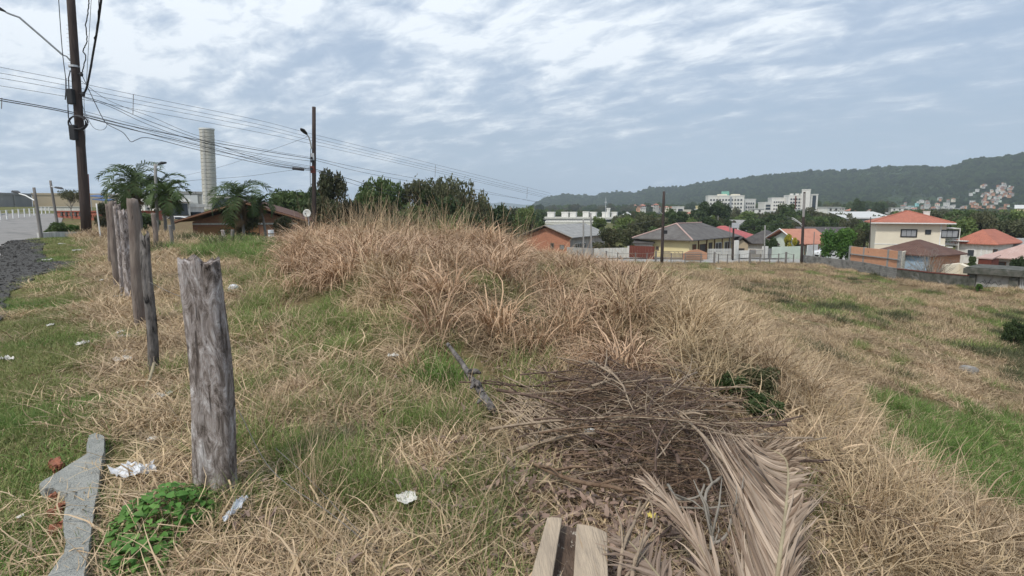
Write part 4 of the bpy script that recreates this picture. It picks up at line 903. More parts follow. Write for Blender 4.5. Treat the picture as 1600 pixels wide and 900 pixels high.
# white-post fence beyond the road, one fence with its posts
def post_fence():
    pts = [(-40, 60), (-28, 61), (-12, 62), (4, 63), (14, 65), (24, 67.5), (33, 70), (42, 73), (50, 76), (57, 80), (63, 84), (69, 88), (75, 92), (81, 96)]
    a = axy(4, 63); za = zat(345, 63); t = thing('white_post_fence', (a[0], a[1], za), 'row of white concrete fence posts on the bank beyond the road', 'fence')
    tops = []
    for x, Y in pts:
        p = axy(x, Y); b = MB(); g = hz(*p); b.box(-.055, -.055, -.3, .055, .055, 1.05); b.build('post', 'white_paint', t, loc=(p[0]-a[0], p[1]-a[1], g-za)); tops.append((p[0]-a[0], p[1]-a[1], g-za+1.0))
    for dz in (0, -.4): b = MB(); b.tube([(x, y, z+dz) for x, y, z in tops], .012, 4); b.build('wire', 'galvanised', t)
post_fence()

# ------------------------------------------------------------------ small far houses
def small_protos():
    out = []
    for wm, rm, wd_, dp, hh, kind in [('white_wall', 'tiles_orange', 8, 6, 3, 'gable_x'), ('cream_wall', 'tiles_orange_light', 7, 6, 4.5, 'hip'), ('dirty_white', 'sheet_grey', 9, 6, 3, 'gable_x'), ('brick_orange', 'tiles_brown', 7, 6, 4.5, 'gable_y'), ('white_wall', 'sheet_white', 8, 7, 5.5, 'flat'), ('grey_plaster', 'tiles_orange', 7, 6, 5.5, 'hip'), ('pale_green_wall', 'tiles_grey', 7, 6, 3, 'gable_y'), ('turquoise', 'sheet_white', 7, 6, 4.5, 'flat')]:
        b = MB(); b.box(0, 0, -4, wd_, dp, hh); 
        if kind == 'gable_x': b.add([(0, 0, hh), (0, dp, hh), (0, dp/2, hh+1.3), (wd_, 0, hh), (wd_, dp, hh), (wd_, dp/2, hh+1.3)], [(0, 2, 1), (3, 4, 5)])
        if kind == 'gable_y': b.add([(0, 0, hh), (wd_, 0, hh), (wd_/2, 0, hh+1.3), (0, dp, hh), (wd_, dp, hh), (wd_/2, dp, hh+1.3)], [(0, 1, 2), (3, 5, 4)])
        me = bpy.data.meshes.new('wall'); me.from_pydata(b.v, [], b.f); me.materials.append(M[wm])
        r_ = MB(); solid_roof(r_, kind, wd_, dp, 1.5 if kind != 'flat' else .3, .4, z=hh+.05); mr = bpy.data.meshes.new('roof'); mr.from_pydata(r_.v, [], r_.f); mr.materials.append(M[rm])
        w0 = MB(); w0.box(0, -.1, 0, 1.1, -.01, 1.2); mw = bpy.data.meshes.new('window'); mw.from_pydata(w0.v, [], w0.f); mw.materials.append(M['window_dark'])
        out.append((me, mr, mw, wd_, hh))
    return out
SP = small_protos()
CN = ['white house with orange roof', 'cream hip-roofed house', 'off-white house with grey roof', 'bare brick house', 'white flat-roofed house', 'grey two-storey house with orange roof', 'pale green house with grey roof', 'turquoise flat-roofed house']
def small_house(x, y, z, k, s, rz, where, group):
    me, mr, mw, wd_, hh = SP[k]
    t = thing('small_house', (x, y, z), 'small '+CN[k]+' '+where, 'house', rz, group); t.scale = (s, s, s)
    part('wall', me, t); part('roof', mr, t)
    for u in (.18, .62):
        part('window', mw, t, (wd_*u, 0, 1.1))
        if hh > 4: part('window', mw, t, (wd_*u, 0, hh-1.7))
random.seed(21)
def on_hill(px, py):
    Y = float(mtn(px, py)); return at(px, py, Y*.93)
for i in range(64):     # first cluster climbing the hillside
    px = random.uniform(1380, 1490); t_ = random.random(); top = 318-(px-1386)*.12+abs(px-1450)*.10; py = top+(332-top)*t_**.8
    p = on_hill(px, py); small_house(*p, random.choice([0, 1, 2, 3, 4, 4, 5, 6, 2, 2, 7]), random.uniform(.4, .75), random.uniform(-.6, .6), ('left' if px < 1415 else 'right' if px > 1450 else 'middle')+' in the hill foot cluster, '+('upper' if py < 318 else 'lower')+' rows', 'houses at the foot of the hill')
for i in range(150):     # steep settlement on the right
    while 1:
        t_ = random.random(); py = 286+46*t_; cx_ = 1562-34*t_; hw_ = 20+34*t_; px = cx_+random.uniform(-1, 1)*hw_
        if mnoise.noise(Vector((px*.075, py*.13, 4.0))) > -.10 and abs(mnoise.noise(Vector((px*.03+py*.05, 7.0, 1.0)))) > .06: break
    p = on_hill(px, py); small_house(*p, random.choice([3, 3, 0, 1, 2, 2, 5, 3, 6, 3, 4]), random.uniform(.30, .55), random.uniform(-.6, .6), 'in the '+('upper' if t_ < .33 else 'middle' if t_ < .66 else 'lower')+' '+('left' if px < cx_ else 'right')+' of the steep hillside settlement', 'houses stacked on the right hillside')
for i in range(26):
    px = random.uniform(985, 1060); py = random.uniform(324, 337); Y = random.uniform(650, 900); p = at(px, py, Y); small_house(*p, random.choice([0, 1, 2, 3, 5]), random.uniform(.6, 1.0), random.uniform(-.5, .5), 'in the village behind the first street lamp', 'houses in the village below the hills')
for i in range(44):
    px = random.uniform(1060, 1400); Y = random.uniform(240, 460); x, y = axy(px, Y); small_house(x, y, hz(x, y)+random.uniform(0, 3), random.choice([0, 1, 2, 4, 4, 2, 6]), random.uniform(.6, .9), random.uniform(-.5, .5), 'among valley trees '+('left of the white apartments' if px < 1104 else 'below the green-topped apartments' if px < 1190 else 'below the stair tower' if px < 1280 else 'near the zigzag warehouse'), 'houses among the trees in the valley')
house('hall_with_yellow_front', 'tan hall with a yellow front on the bare slope at the right edge', 1582, 330, 1640, 320, 326, 6, 12, 'gable_x', 2, .5, 'yellow_wall', 'sheet_white', [('F', 3, 4, 2, 3)])

# ================================================================== TREES
def crown_mesh(name, m_, seed, nl=3600, lobes=14, ls=.075, sx=.62, flat=.85, open_=0.0, h0=.35, shape='round'):
    r_ = np.random.default_rng(seed); C_ = []; Rr = []
    for i in range(lobes):
        a = r_.uniform(0, 2*math.pi); zz = r_.uniform(.12, .95)
        if shape == 'cone': rad = (1-zz)*.62; lr = .30*(1.15-zz)
        elif shape == 'flat': rad = r_.uniform(.1, .85); zz = .62+.3*r_.random(); lr = r_.uniform(.16, .30)
        else: rad = math.sqrt(max(0, 1-(zz*2-1)**2))*r_.uniform(.2, sx+.15); lr = r_.uniform(.20, .42)*(1-.25*zz)
        C_.append((rad*math.cos(a), rad*math.sin(a), zz)); Rr.append(lr)
    C_ = np.array(C_); Rr = np.array(Rr); pr = Rr**2/np.sum(Rr**2)
    idx = r_.choice(lobes, nl, p=pr); d = r_.normal(size=(nl, 3)); d /= np.linalg.norm(d, axis=1)[:, None]
    rr = Rr[idx]*(r_.random(nl)**.33)*r_.uniform(.8, 1.15, nl); P = C_[idx]+d*rr[:, None]*np.array([1, 1, flat]); 
    if open_: 
        g = vnoise(P[:, 0]*5+40, P[:, 2]*5+P[:, 1]*4+9); P = P[g > open_*.55+.1]; idx = idx[g > open_*.55+.1]
    nl = len(P); n = r_.normal(size=(nl, 3)); n[:, 2] += .6; n /= np.linalg.norm(n, axis=1)[:, None]
    a = np.cross(n, r_.normal(size=(nl, 3))); a /= np.linalg.norm(a, axis=1)[:, None]; b = np.cross(n, a); s = ls*r_.uniform(.6, 1.3, nl)[:, None]
    V = np.stack([P-a*s, P-b*s*.5, P+a*s, P+b*s*.5], 1).reshape(-1, 3); Fq = np.arange(nl*4).reshape(-1, 4)
    kl = r_.random(lobes)[idx]*.55+r_.random(nl)*.45
    return rawmesh('crown', V, Fq, m_, k=np.repeat(kl, 4))
def trunk_mesh(m_, seed, limbs=7, r0=.05, spread=.6, h1=.8, lean=.08):
    random.seed(seed); b = MB(); pts = [(0, 0, -.05), (lean*.3, 0, .25), (lean, lean*.4, .5), (lean*.8, -lean*.3, h1)]
    b.tube(pts, [r0*1.25, r0, r0*.75, r0*.25], 7)
    for i in range(limbs):
        z = .28+.5*i/limbs; a = i*2.4+random.random(); q = spread*random.uniform(.55, 1)*(1.05-z*.6)
        b.tube([(lean*.6, 0, z), (lean*.6+q*.45*math.cos(a), q*.45*math.sin(a), z+.12), (lean*.5+q*math.cos(a), q*math.sin(a), z+.26*random.uniform(.6, 1.2))], [r0*.5, r0*.32, r0*.1], 5)
        a += .7; b.tube([(lean*.6+q*.4*math.cos(a-.7), q*.4*math.sin(a-.7), z+.11), (q*.8*math.cos(a), q*.8*math.sin(a), z+.3)], [r0*.25, r0*.08], 4)
    me = bpy.data.meshes.new('trunk'); me.from_pydata(b.v, [], b.f); me.materials.append(M[m_]); me.polygons.foreach_set('use_smooth', [True]*len(b.f)); return me
CR = {}
CR['dark'] = [crown_mesh('c', 'leaf_dark', s, 5200, 16, .06) for s in (1, 2)]
CR['mid'] = [crown_mesh('c', 'leaf_mid', s, 5200, 15, .06) for s in (3, 4, 5)]
CR['light'] = [crown_mesh('c', 'leaf_light', s, 4200, 13, .06) for s in (6,)]
CR['bright'] = [crown_mesh('c', 'leaf_bright', s, 6000, 13, .05) for s in (7,)]
CR['olive'] = [crown_mesh('c', 'leaf_olive', s, 5000, 16, .055, open_=.25) for s in (8, 9)]
CR['airy'] = [crown_mesh('c', 'leaf_olive', s, 3600, 26, .045, shape='flat', open_=.35) for s in (10, 14)]
CR['flat'] = [crown_mesh('c', 'leaf_mid', 11, 5200, 18, .05, shape='flat')]
CR['cone'] = [crown_mesh('c', 'leaf_brown', 12, 5200, 20, .055, shape='cone', sx=.8)]
CR['yellow'] = [crown_mesh('c', 'leaf_yellow', 13, 2400, 9, .08)]
CR['brown'] = [crown_mesh('c', 'leaf_brown', 15, 4600, 16, .05, open_=.2)]
TK = [trunk_mesh('bark', 31), trunk_mesh('bark', 32, lean=-.1), trunk_mesh('bark_pale', 33, limbs=10, r0=.035, spread=.8)]
tcount = 0
def tree(px, top, wpx, Y, kind, label, group=None, name='tree', base=None, cat='tree', tk=None, cz=None, off=(0, 0)):
    """tree whose trunk stands at column px at distance Y; crown spans wpx and reaches row top"""
    global tcount; tcount += 1; rs = random.Random(tcount*7+3)
    x, y = axy(px, Y); g = hz(x, y) if base is None else base; zt = zat(top, Y); H_ = max(zt-g, .6); wm = wpx/F*Y/2*1.08
    t = thing(name, (x, y, g), label, cat, 0, group)
    lo = .12*H_ if cz is None else cz*H_
    lo = max(lo, H_-wm*2.1)
    part('trunk', TK[rs.randrange(2) if tk is None else tk], t, rot=(0, 0, rs.uniform(0, 6.28)), scale=(wm, wm, H_))
    part('crown', rs.choice(CR[kind]), t, (off[0], off[1], lo), (0, 0, rs.uniform(0, 6.28)), (wm*.95, wm*.95, (H_-lo)*.98))
    return t
# left-centre group behind the dry mound
tree(460, 306, 120, 75, 'mid', 'rounded green tree line behind the satellite dish', cz=0)
tree(425, 318, 70, 70, 'mid', 'low green tree between the big palm and the second pole', cz=0)
tree(524, 278, 74, 50, 'brown', 'dark brown-green conical bushy tree right of the second utility pole', cz=.1)
tree(500, 296, 60, 52, 'dark', 'lower dark bushy tree at the left shoulder of the conical one', cz=0)
tree(512, 318, 90, 48, 'brown', 'broad brownish undergrowth at the foot of the conical tree', name='bush', cat='bush', cz=0)
tree(556, 322, 80, 52, 'brown', 'second broad brownish thicket left of the round-topped tree', name='bush', cat='bush', cz=0)
tree(600, 284, 84, 62, 'flat', 'round-topped green tree between the conical tree and the airy tree', cz=.1)
tree(578, 308, 84, 58, 'mid', 'mid-green bush below the round-topped tree', name='bush', cat='bush', cz=0)
tree(655, 286, 66, 64, 'airy', 'airy tree with bare visible limbs, left one of the pair', tk=2, cz=.05)
tree(694, 282, 96, 66, 'airy', 'tall airy spreading tree with dark open crown, centre of the view', tk=2, cz=.05)
tree(666, 292, 34, 63, 'dark', 'dense dark green column of leaves inside the airy pair', cz=.1)
tree(726, 302, 80, 68, 'airy', 'lower airy tree leaning right of the tallest airy tree', tk=2, cz=.05)
for px, tp, wp, Y, kd, lb in [(640, 322, 110, 56, 'mid', 'dark thicket below the airy trees, left'), (700, 316, 120, 60, 'dark', 'dark thicket below the tall airy tree'), (742, 320, 95, 72, 'mid', 'green tree at the right shoulder of the airy trees'), (776, 330, 95, 78, 'dark', 'dark tree stepping down toward the valley'), (762, 322, 30, 74, 'dark', 'narrow dark treetop sticking out on the right slope'), (800, 344, 70, 88, 'mid', 'green tree left of the brick gable house'), (828, 341, 56, 100, 'mid', 'rounded tree touching the left edge of the brick gable house'), (745, 350, 80, 62, 'dark', 'low dark bush behind the grass heads'), (790, 360, 60, 70, 'brown', 'brownish low bush behind the dry grass'), (600, 348, 110, 46, 'brown', 'low brown scrub right behind the dry mound'), (690, 350, 100, 48, 'dark', 'low dark green scrub right behind the dry mound')]:
    tree(px, tp, wp, Y, kd, lb, cz=0)
# right of the brick house
tree(958, 362, 72, 79.5, 'brown', 'broad grey-brown bush hanging over the white street wall', name='bush', cat='bush', cz=0, base=-5.3)
tree(935, 343, 46, 120, 'light', 'yellow-green tree behind the brick gable house roof', cz=0)
tree(972, 343, 62, 120, 'light', 'yellow-green tree above the broad grey-brown bush', cz=0)
tree(985, 350, 50, 105, 'olive', 'olive tree left of the hip-roofed yellow house', cz=0)
tree(1014, 338, 60, 140, 'olive', 'olive tree behind the ridge of the yellow house', cz=0)
tree(1052, 332, 60, 150, 'dark', 'dark tree right behind the first street lamp pole', cz=0)
tree(1040, 352, 60, 118, 'mid', 'low green tree behind the grey hip roof', cz=0)
tree(1083, 345, 50, 140, 'light', 'light green tree above the red roof', cz=0)
tree(1108, 319, 62, 190, 'dark', 'big dark tree in front of the apartment block with the green tank', cz=0)
tree(1125, 320, 40, 195, 'dark', 'dark tree overlapping the right of the big dark one', cz=0)
tree(1102, 343, 60, 150, 'dark', 'dark understorey tree below the big dark tree', cz=0)
tree(1165, 333, 70, 220, 'light', 'yellow-green tree on the slope below the apartments', cz=0)
tree(1150, 327, 40, 240, 'olive', 'small olive tree at the foot of the apartment wing', cz=0)
tree(1180, 345, 60, 150, 'dark', 'dark rounded tree above the dark-roofed house', cz=0)
tree(1207, 340, 60, 160, 'dark', 'dark tree at the left of the group below the white stair tower', cz=0)
tree(1222, 320, 60, 210, 'mid', 'green tree in front of the balcony apartments', cz=0)
tree(1240, 330, 60, 200, 'dark', 'dark tree behind the second street lamp', cz=0)
tree(1268, 327, 56, 230, 'olive', 'olive tree just below the stair tower', cz=0)
tree(1296, 332, 60, 220, 'olive', 'olive tree right below the apartment group', cz=0)
tree(1310, 343, 40, 170, 'mid', 'green tree left of the zigzag warehouse', cz=0)
tree(1337, 314, 28, 330, 'dark', 'dark dome-shaped tree alone among far houses', cz=0)
tree(1370, 318, 24, 360, 'dark', 'small dark round tree right of the dome-shaped one', cz=0)
tree(1352, 352, 56, 120, 'mid', 'green tree left of the two-storey cream house', cz=0)
tree(1338, 360, 50, 100, 'olive', 'olive tree between the round green tree and the cream house', cz=0)
tree(1316, 360, 74, 76, 'bright', 'dense bright green tree overhanging the block wall', cz=.12)
tree(1207, 374, 32, 83, 'dark', 'small dark green shrub left of the yellow-flowering one', name='shrub', cat='shrub', cz=0)
tree(1235, 370, 24, 82.5, 'yellow', 'yellow-flowering shrub over the pale green wall', name='shrub', cat='shrub', cz=0)
tree(1249, 377, 16, 82.5, 'olive', 'small olive shrub right of the yellow-flowering one', name='shrub', cat='shrub', cz=0)
tree(1525, 403, 18, 70, 'mid', 'small green shrub by the side house wall', name='shrub', cat='shrub', cz=0)
tree(1540, 447, 14, 48.5, 'bright', 'little bright green bush at the foot of the graffiti wall', name='bush', cat='bush', cz=0)
tree(1598, 405, 30, 55, 'dark', 'dark shrub at the right edge above the carport slab', name='shrub', cat='shrub', cz=0)
tree(1604, 505, 40, 27, 'dark', 'dark green bush at the right edge of the field', name='bush', cat='bush', cz=0)
tree(93, 349, 46, 31.5, 'mid', 'low green shrub spilling over the pale retaining wall', name='shrub', cat='shrub', cz=0)
tree(116, 352, 26, 33, 'bright', 'small bright green shrub left of the leaning pole foot', name='shrub', cat='shrub', cz=0)
tree(115, 298, 30, 70, 'airy', 'thin small tree left of the leaning utility pole', tk=2, cz=.3)
tree(200, 318, 60, 48, 'brown', 'brownish hedge behind the old fence posts', name='bush', cat='bush', cz=0)
tree(215, 335, 70, 42, 'dark', 'dark bush under the left palm', name='bush', cat='bush', cz=0)
tree(170, 322, 40, 56, 'brown', 'reddish-brown bush right of the leaning pole', name='bush', cat='bush', cz=0)
tree(385, 338, 84, 40, 'brown', 'tangled dry undergrowth below the big palm', name='bush', cat='bush', cz=0)
tree(440, 345, 60, 42, 'brown', 'tangled brown bush right of the big palm', name='bush', cat='bush', cz=0)
# bare shrub near the brown-roofed shed
def bare_shrub():
    x, y = axy(1461, 57); g = hz(x, y); t = thing('bare_shrub', (x, y, g), 'leafless grey spreading shrub before the two-storey house', 'shrub'); rs = random.Random(5)
    b = MB()
    for i in range(70):
        a = rs.uniform(0, 6.28); e = rs.uniform(.3, 1.4); l = rs.uniform(1.8, 3.6); p = Vector((0, 0, 0)); pts = [p.copy()]; d = Vector((math.cos(a)*math.cos(e), math.sin(a)*math.cos(e), math.sin(e)))
        for k in range(5): d = (d+Vector((rs.uniform(-.3, .3), rs.uniform(-.3, .3), rs.uniform(-.15, .2)))).normalized(); p = p+d*l/5; pts.append(p.copy())
        b.tube(pts, [.05, .035, .028, .02, .015, .01], 4, cap=False)
        for k in range(2, 6):
            q = pts[k]+Vector((rs.uniform(-.5, .5), rs.uniform(-.5, .5), rs.uniform(0, .5))); b.tube([pts[k], (pts[k]+q)/2+Vector((.05, 0, .04)), q], [.014, .010, .006], 3, cap=False)
    b.build('branches', 'bark_pale', t)
bare_shrub()
# palms
def palm(px, crown_py, Y, rad, label, nf=15, trunk_r=.085, seed=1, dead=6, m_='palm_leaf'):
    rs = random.Random(seed); x, y = axy(px, Y); g = hz(x, y); zc_ = zat(crown_py, Y)-g
    t = thing('palm_tree', (x, y, g), label, 'palm')
    b = MB(); n = 9; b.tube([(.12*math.sin(i*.5), 0, zc_*i/n) for i in range(n+1)], [trunk_r*(1.2-.35*i/n)*(1+.05*(i % 2)) for i in range(n+1)], 9); b.build('trunk', 'pole_grey', t, smooth=True)
    for i in range(nf+dead):
        isd = i >= nf; a = i*2.399+rs.uniform(-.2, .2); e0 = (R(75)-R(95)*(i/nf)**1.1) if not isd else R(-35)-rs.random()*.6; Lf = rad*rs.uniform(.9, 1.15)*(.75 if isd else 1)
        p = Vector((.12*math.sin(n*.5), 0, zc_)); pts = [p.copy()]; K = 12; el = e0
        for k in range(K):
            el -= (R(7.2) if not isd else R(6))*(1+k*.07); p = p+Vector((math.cos(a)*math.cos(el), math.sin(a)*math.cos(el), math.sin(el)))*Lf/K; pts.append(p.copy())
        fb = MB(); fb.tube(pts, [.025*(1-.8*k/K) for k in range(K+1)], 4, cap=False)
        side = Vector((-math.sin(a), math.cos(a), 0))
        V = []; 
        for k in range(2, 2*K-1):
            q = k/2; k0 = int(q); pp = pts[k0].lerp(pts[min(k0+1, K)], q-k0); dr = (pts[min(k0+1, K)]-pts[k0]).normalized(); ll = Lf*.31*math.sin(math.pi*min(1, (.12+.88*q/K)))**.6*(1.0)
            for s_ in (-1, 1):
                dd = (side*s_*.8+dr*.75+Vector((0, 0, rs.uniform(-.15, .45)-(.7 if isd else -.05)))).normalized(); wv_ = dr*.036
                mid = pp+dd*ll*.55; tip = pp+dd*ll+Vector((0, 0, -ll*(.22 if not isd else .5)))
                fb.add([pp-wv_, pp+wv_, mid+wv_*1.1, tip, mid-wv_*1.1], [(0, 1, 2, 4), (4, 2, 3)])
        fb.build('frond', 'palm_dead' if isd else m_, t)
palm(219, 281, 35, 2.3, 'leftmost palm, tallest bushy crown above the old fence posts', 17, seed=1)
palm(257, 292, 36.5, 1.8, 'palm with a drooping crown behind the grey lamp pole', 14, seed=2)
palm(268, 303, 33, 1.75, 'palm with an arched crown right of the grey lamp pole', 13, seed=3, trunk_r=.09)
palm(378, 306, 39.0, 2.6, 'big palm with hanging dead fronds in front of the brown-roofed house', 18, seed=4, dead=12)
palm(206, 300, 38, 1.8, 'short palm with arching fronds on the far left of the palm group', 12, seed=6)
palm(412, 318, 40.0, 1.5, 'small low palm right of the big one', 10, seed=8, dead=5)
# ================================================================== GEOMETRY-NODE SCATTER
_gid = 0
def scatter(name, P, rot, scl, idx, protos, label, cat, kind='stuff'):
    """one object whose points carry copies of the given meshes"""
    global _gid; _gid += 1
    me = bpy.data.meshes.new(name); n = len(P); me.vertices.add(n); me.vertices.foreach_set('co', np.asarray(P, np.float32).ravel())
    for nm, ty, arr, key in (('rot', 'FLOAT_VECTOR', rot, 'vector'), ('scl', 'FLOAT_VECTOR', scl, 'vector')):
        a = me.attributes.new(nm, ty, 'POINT'); a.data.foreach_set(key, np.asarray(arr, np.float32).ravel())
    a = me.attributes.new('idx', 'INT', 'POINT'); a.data.foreach_set('value', np.asarray(idx, np.int32))
    o = bpy.data.objects.new(name, me); COL.objects.link(o)
    c = bpy.data.collections.new('kinds_'+name)
    for i, m_ in enumerate(protos): po = bpy.data.objects.new('p%03d_%d' % (_gid, i), m_); c.objects.link(po)
    g = bpy.data.node_groups.new('spread_'+name, 'GeometryNodeTree')
    g.interface.new_socket('Geometry', in_out='INPUT', socket_type='NodeSocketGeometry'); g.interface.new_socket('Geometry', in_out='OUTPUT', socket_type='NodeSocketGeometry')
    gi = g.nodes.new('NodeGroupInput'); go = g.nodes.new('NodeGroupOutput'); ip = g.nodes.new('GeometryNodeInstanceOnPoints'); ci = g.nodes.new('GeometryNodeCollectionInfo')
    ci.inputs['Collection'].default_value = c; ci.inputs['Separate Children'].default_value = True; ci.inputs['Reset Children'].default_value = True
    def attr(nm, ty):
        n_ = g.nodes.new('GeometryNodeInputNamedAttribute'); n_.data_type = ty; n_.inputs[0].default_value = nm; return n_.outputs[0]
    g.links.new(gi.outputs[0], ip.inputs['Points']); g.links.new(ci.outputs[0], ip.inputs['Instance']); ip.inputs['Pick Instance'].default_value = True
    g.links.new(attr('idx', 'INT'), ip.inputs['Instance Index']); g.links.new(attr('rot', 'FLOAT_VECTOR'), ip.inputs['Rotation']); g.links.new(attr('scl', 'FLOAT_VECTOR'), ip.inputs['Scale'])
    g.links.new(ip.outputs[0], go.inputs[0])
    md = o.modifiers.new('spread', 'NODES'); md.node_group = g
    return tag(o, label, cat, None, kind)

# far woods: the continuous tree cover of the valley and the foot of the hills
def woods():
    P = []; S = []; I = []
    protos = CR['dark']+CR['mid']+CR['olive']+CR['light']
    r_ = np.random.default_rng(5)
    def put(px, Y, hgt, wd_, z=None):
        x, y = axy(px, Y); lim = 329 if px > 960 else 324
        if z is None: hgt = max(2.5, min(hgt, (zat(lim+r_.uniform(0, 14), Y)-hz(x, y)+.6)/1.12))
        elif px > 1380: hgt = hgt*.55
        P.append((x, y, (hz(x, y) if z is None else z)-.6)); S.append((wd_, wd_, hgt)); I.append(r_.choice([0, 1, 2, 3, 4, 5, 6, 5, 6, 2, 3, 7]))
    for i in range(900):   # right-hand woods
        Y = 115+420*r_.random()**1.2; px = 1400+r_.random()*420
        if px < 1500 and Y < 150: continue
        put(px, Y, r_.uniform(5.5, 9.5)*(1 if Y < 200 else 1.15), r_.uniform(2.6, 4.8)*(1+Y/500))
    for i in range(520):   # valley
        Y = 150+330*r_.random(); px = 960+r_.random()*460; put(px, Y, r_.uniform(4, 7.5)*(.75 if Y > 300 else 1), r_.uniform(2.5, 4.5))
    for i in range(200):
        Y = 330+250*r_.random(); px = 800+r_.random()*220; put(px, Y, r_.uniform(4, 7), r_.uniform(3, 6))
    for i in range(260):   # far left and behind the centre trees
        Y = 120+200*r_.random(); px = 420+r_.random()*420; put(px, Y, r_.uniform(5, 8.5), r_.uniform(2.6, 4.5))
    for i in range(520):   # foot of the hills
        px = 820+r_.random()*950; Y = float(mtn(px, 342))*(.72+.3*r_.random()); put(px, Y, r_.uniform(9, 15), r_.uniform(8, 14), z=-7)
    n = len(P); rot = np.c_[np.zeros(n), np.zeros(n), r_.uniform(0, 6.28, n)]
    scatter('woods', P, rot, S, I, protos, 'continuous green tree cover filling the valley below the hills', 'woods')
    # canopy on the slopes themselves
    P = []; S = []
    for i in range(8500):
        px = r_.uniform(815, 1720); t_ = r_.random()**.75; pr = np.interp(px, RX, RYv); py = 342+(pr-342)*t_
        if ((px-(1556-26*(py-287)/45))**2 < (14+30*(py-287)/45)**2 and 283 < py < 335 and r_.random() < .62) or (1380 < px < 1490 and py > 300 and r_.random() < .8): continue
        p = at(px, py, float(mtn(px, py))*.985); P.append((p[0], p[1], p[2]-5)); s = r_.uniform(4, 9.5)*(.6 if px > 1380 and py > 284 else 1); S.append((s, s, s*1.2))
    n = len(P); rot = np.c_[np.zeros(n), np.zeros(n), r_.uniform(0, 6.28, n)]
    scatter('hill_canopy', P, rot, S, r_.integers(0, 5, n), CR['dark']+CR['mid'], 'dark forest canopy covering the hillside', 'woods')
woods()

# ================================================================== POLES, LAMPS AND WIRES
def lamp_head(mb_parent, p, d, s=1.0, m_='black_plastic'):
    """cobra-head lantern at p pointing along unit vector d"""
    d = Vector(d).normalized(); sd_ = d.cross(Vector((0, 0, 1))).normalized(); b = MB(); up = Vector((0, 0, 1))
    sec = [(0, .05, .04), (.18, .13, .08), (.5, .16, .10), (.75, .08, .05)]; vs = []
    for l, w_, h_ in sec:
        c = Vector(p)+d*l*s
        vs += [c-sd_*w_*s, c+sd_*w_*s, c+sd_*w_*.7*s+up*h_*s, c-sd_*w_*.7*s+up*h_*s]
    fs = [(0, 1, 2, 3), (15, 14, 13, 12)]+[(i*4+k, (i+1)*4+k, (i+1)*4+(k+1) % 4, i*4+(k+1) % 4) for i in range(3) for k in range(4)]
    b.add(vs, fs); return b.build('lamp_head', m_, mb_parent)
def pole(name, label, px0, py0, px1, py1, Y, r0, r1, m_, group=None, lamp=None, cat='pole', extra=None, n=10, armm='galvanised'):
    """pole from foot (px1,py1) to top (px0,py0)"""
    a = at(px1, py1, Y); g = hz(a[0], a[1]); a = np.array([a[0], a[1], min(a[2], g)-.1]) if abs(a[2]-g) < 2.5 else a
    b_ = at(px0, py0, Y); t = thing(name, a, label, cat, 0, group); tip = Vector(b_-a)
    mb = MB(); mb.tube([tip*k/6 for k in range(7)], [r0+(r1-r0)*k/6 for k in range(7)], n); mb.build('shaft', m_, t, smooth=True)
    if lamp:
        for lp in lamp:
            pts = [Vector(at(x, y, Y+dy)-a) for x, y, dy in lp]; am = MB(); am.tube(pts, .04 if r0 > .1 else .03, 6); am.build('lamp_arm', armm, t)
            lamp_head(t, pts[-1], (pts[-1]-pts[-2]).normalized(), 1.0 if Y > 20 else 1)
    if extra: extra(t, Vector(a), Y, tip)
    return t
def ex(t, a, Y, tip):
    def W_(px, py, dy=0): return Vector(at(px, py, Y+dy))-a
    for py, nm in ((143, 'splice_box'), (199, 'splice_box')):
        c = W_(111 if py < 150 else 115, py+8, -.25); b = MB(); b.box(c.x-.13, c.y-.12, c.z-.32, c.x+.13, c.y+.12, c.z+.32); b.build(nm, 'black_plastic', t, bevel=.03)
    c = W_(122, 192, -.28); b = MB(); b.tube([c+Vector((.42*math.cos(q), .03*math.sin(3*q), .30*math.sin(q))) for q in np.linspace(0, 6.2, 22)], .035, 6); b.tube([c+Vector((.38*math.cos(q), -.06, .27*math.sin(q))) for q in np.linspace(0.5, 6.6, 22)], .03, 6); b.build('cable_coil', 'cable', t)
    for py in (104, 203):
        c = W_(116 if py < 150 else 123, py); b = MB(); b.tube([c-Vector((0, 0, .04)), c+Vector((0, 0, .04))], .215, 12); b.build('band', 'galvanised', t)
    for (x, y) in ((130, 147), (127, 116)):
        c0 = W_(x-8, y); c1 = W_(x, y, -.2); b = MB(); b.tube([c0, c1], .03, 5); b.tube([c1-Vector((0, 0, .09)), c1, c1+Vector((0, 0, .09))], [.06, .075, .05], 8); b.build('insulator', 'black_plastic', t)
    b = MB(); b.tube([W_(98, 86, -.3), W_(104, 88, -.15), W_(110, 95)], .03, 5); b.build('lamp_bracket', 'galvanised', t)
    b = MB(); b.tube([W_(110, 110, -.25), W_(107, 122, -.25), W_(108, 146, -.25), W_(106, 165, -.25), W_(107, 184, -.25), W_(112, 196, -.25)], .022, 5); b.build('drop_cable', 'cable', t)
    for k in range(12):   # climbing spikes along the left side
        y = 40+6.5*k; c0 = W_(108+y*.05, y, -.05); c1 = W_(101+y*.05, y-1, -.1); b = MB(); b.tube([c0, c1], .009, 4); b.build('spike', 'galvanised', t)
pole('utility_pole', 'leaning dark wooden utility pole with a cable coil, at the far left', 107.5, -48, 136, 376, 26, .195, .15, 'pole_wood', extra=ex, n=14, lamp=[[(98, 86, -.3), (66, 58, -.8), (30, 27, -1.4), (16, 22, -1.6), (9, 19, -1.7)]], group='utility poles along the road')
pole('utility_pole', 'thin brown pole standing close behind the leaning wooden pole', 136, 272, 139.5, 357, 33, .11, .08, 'rust_red')
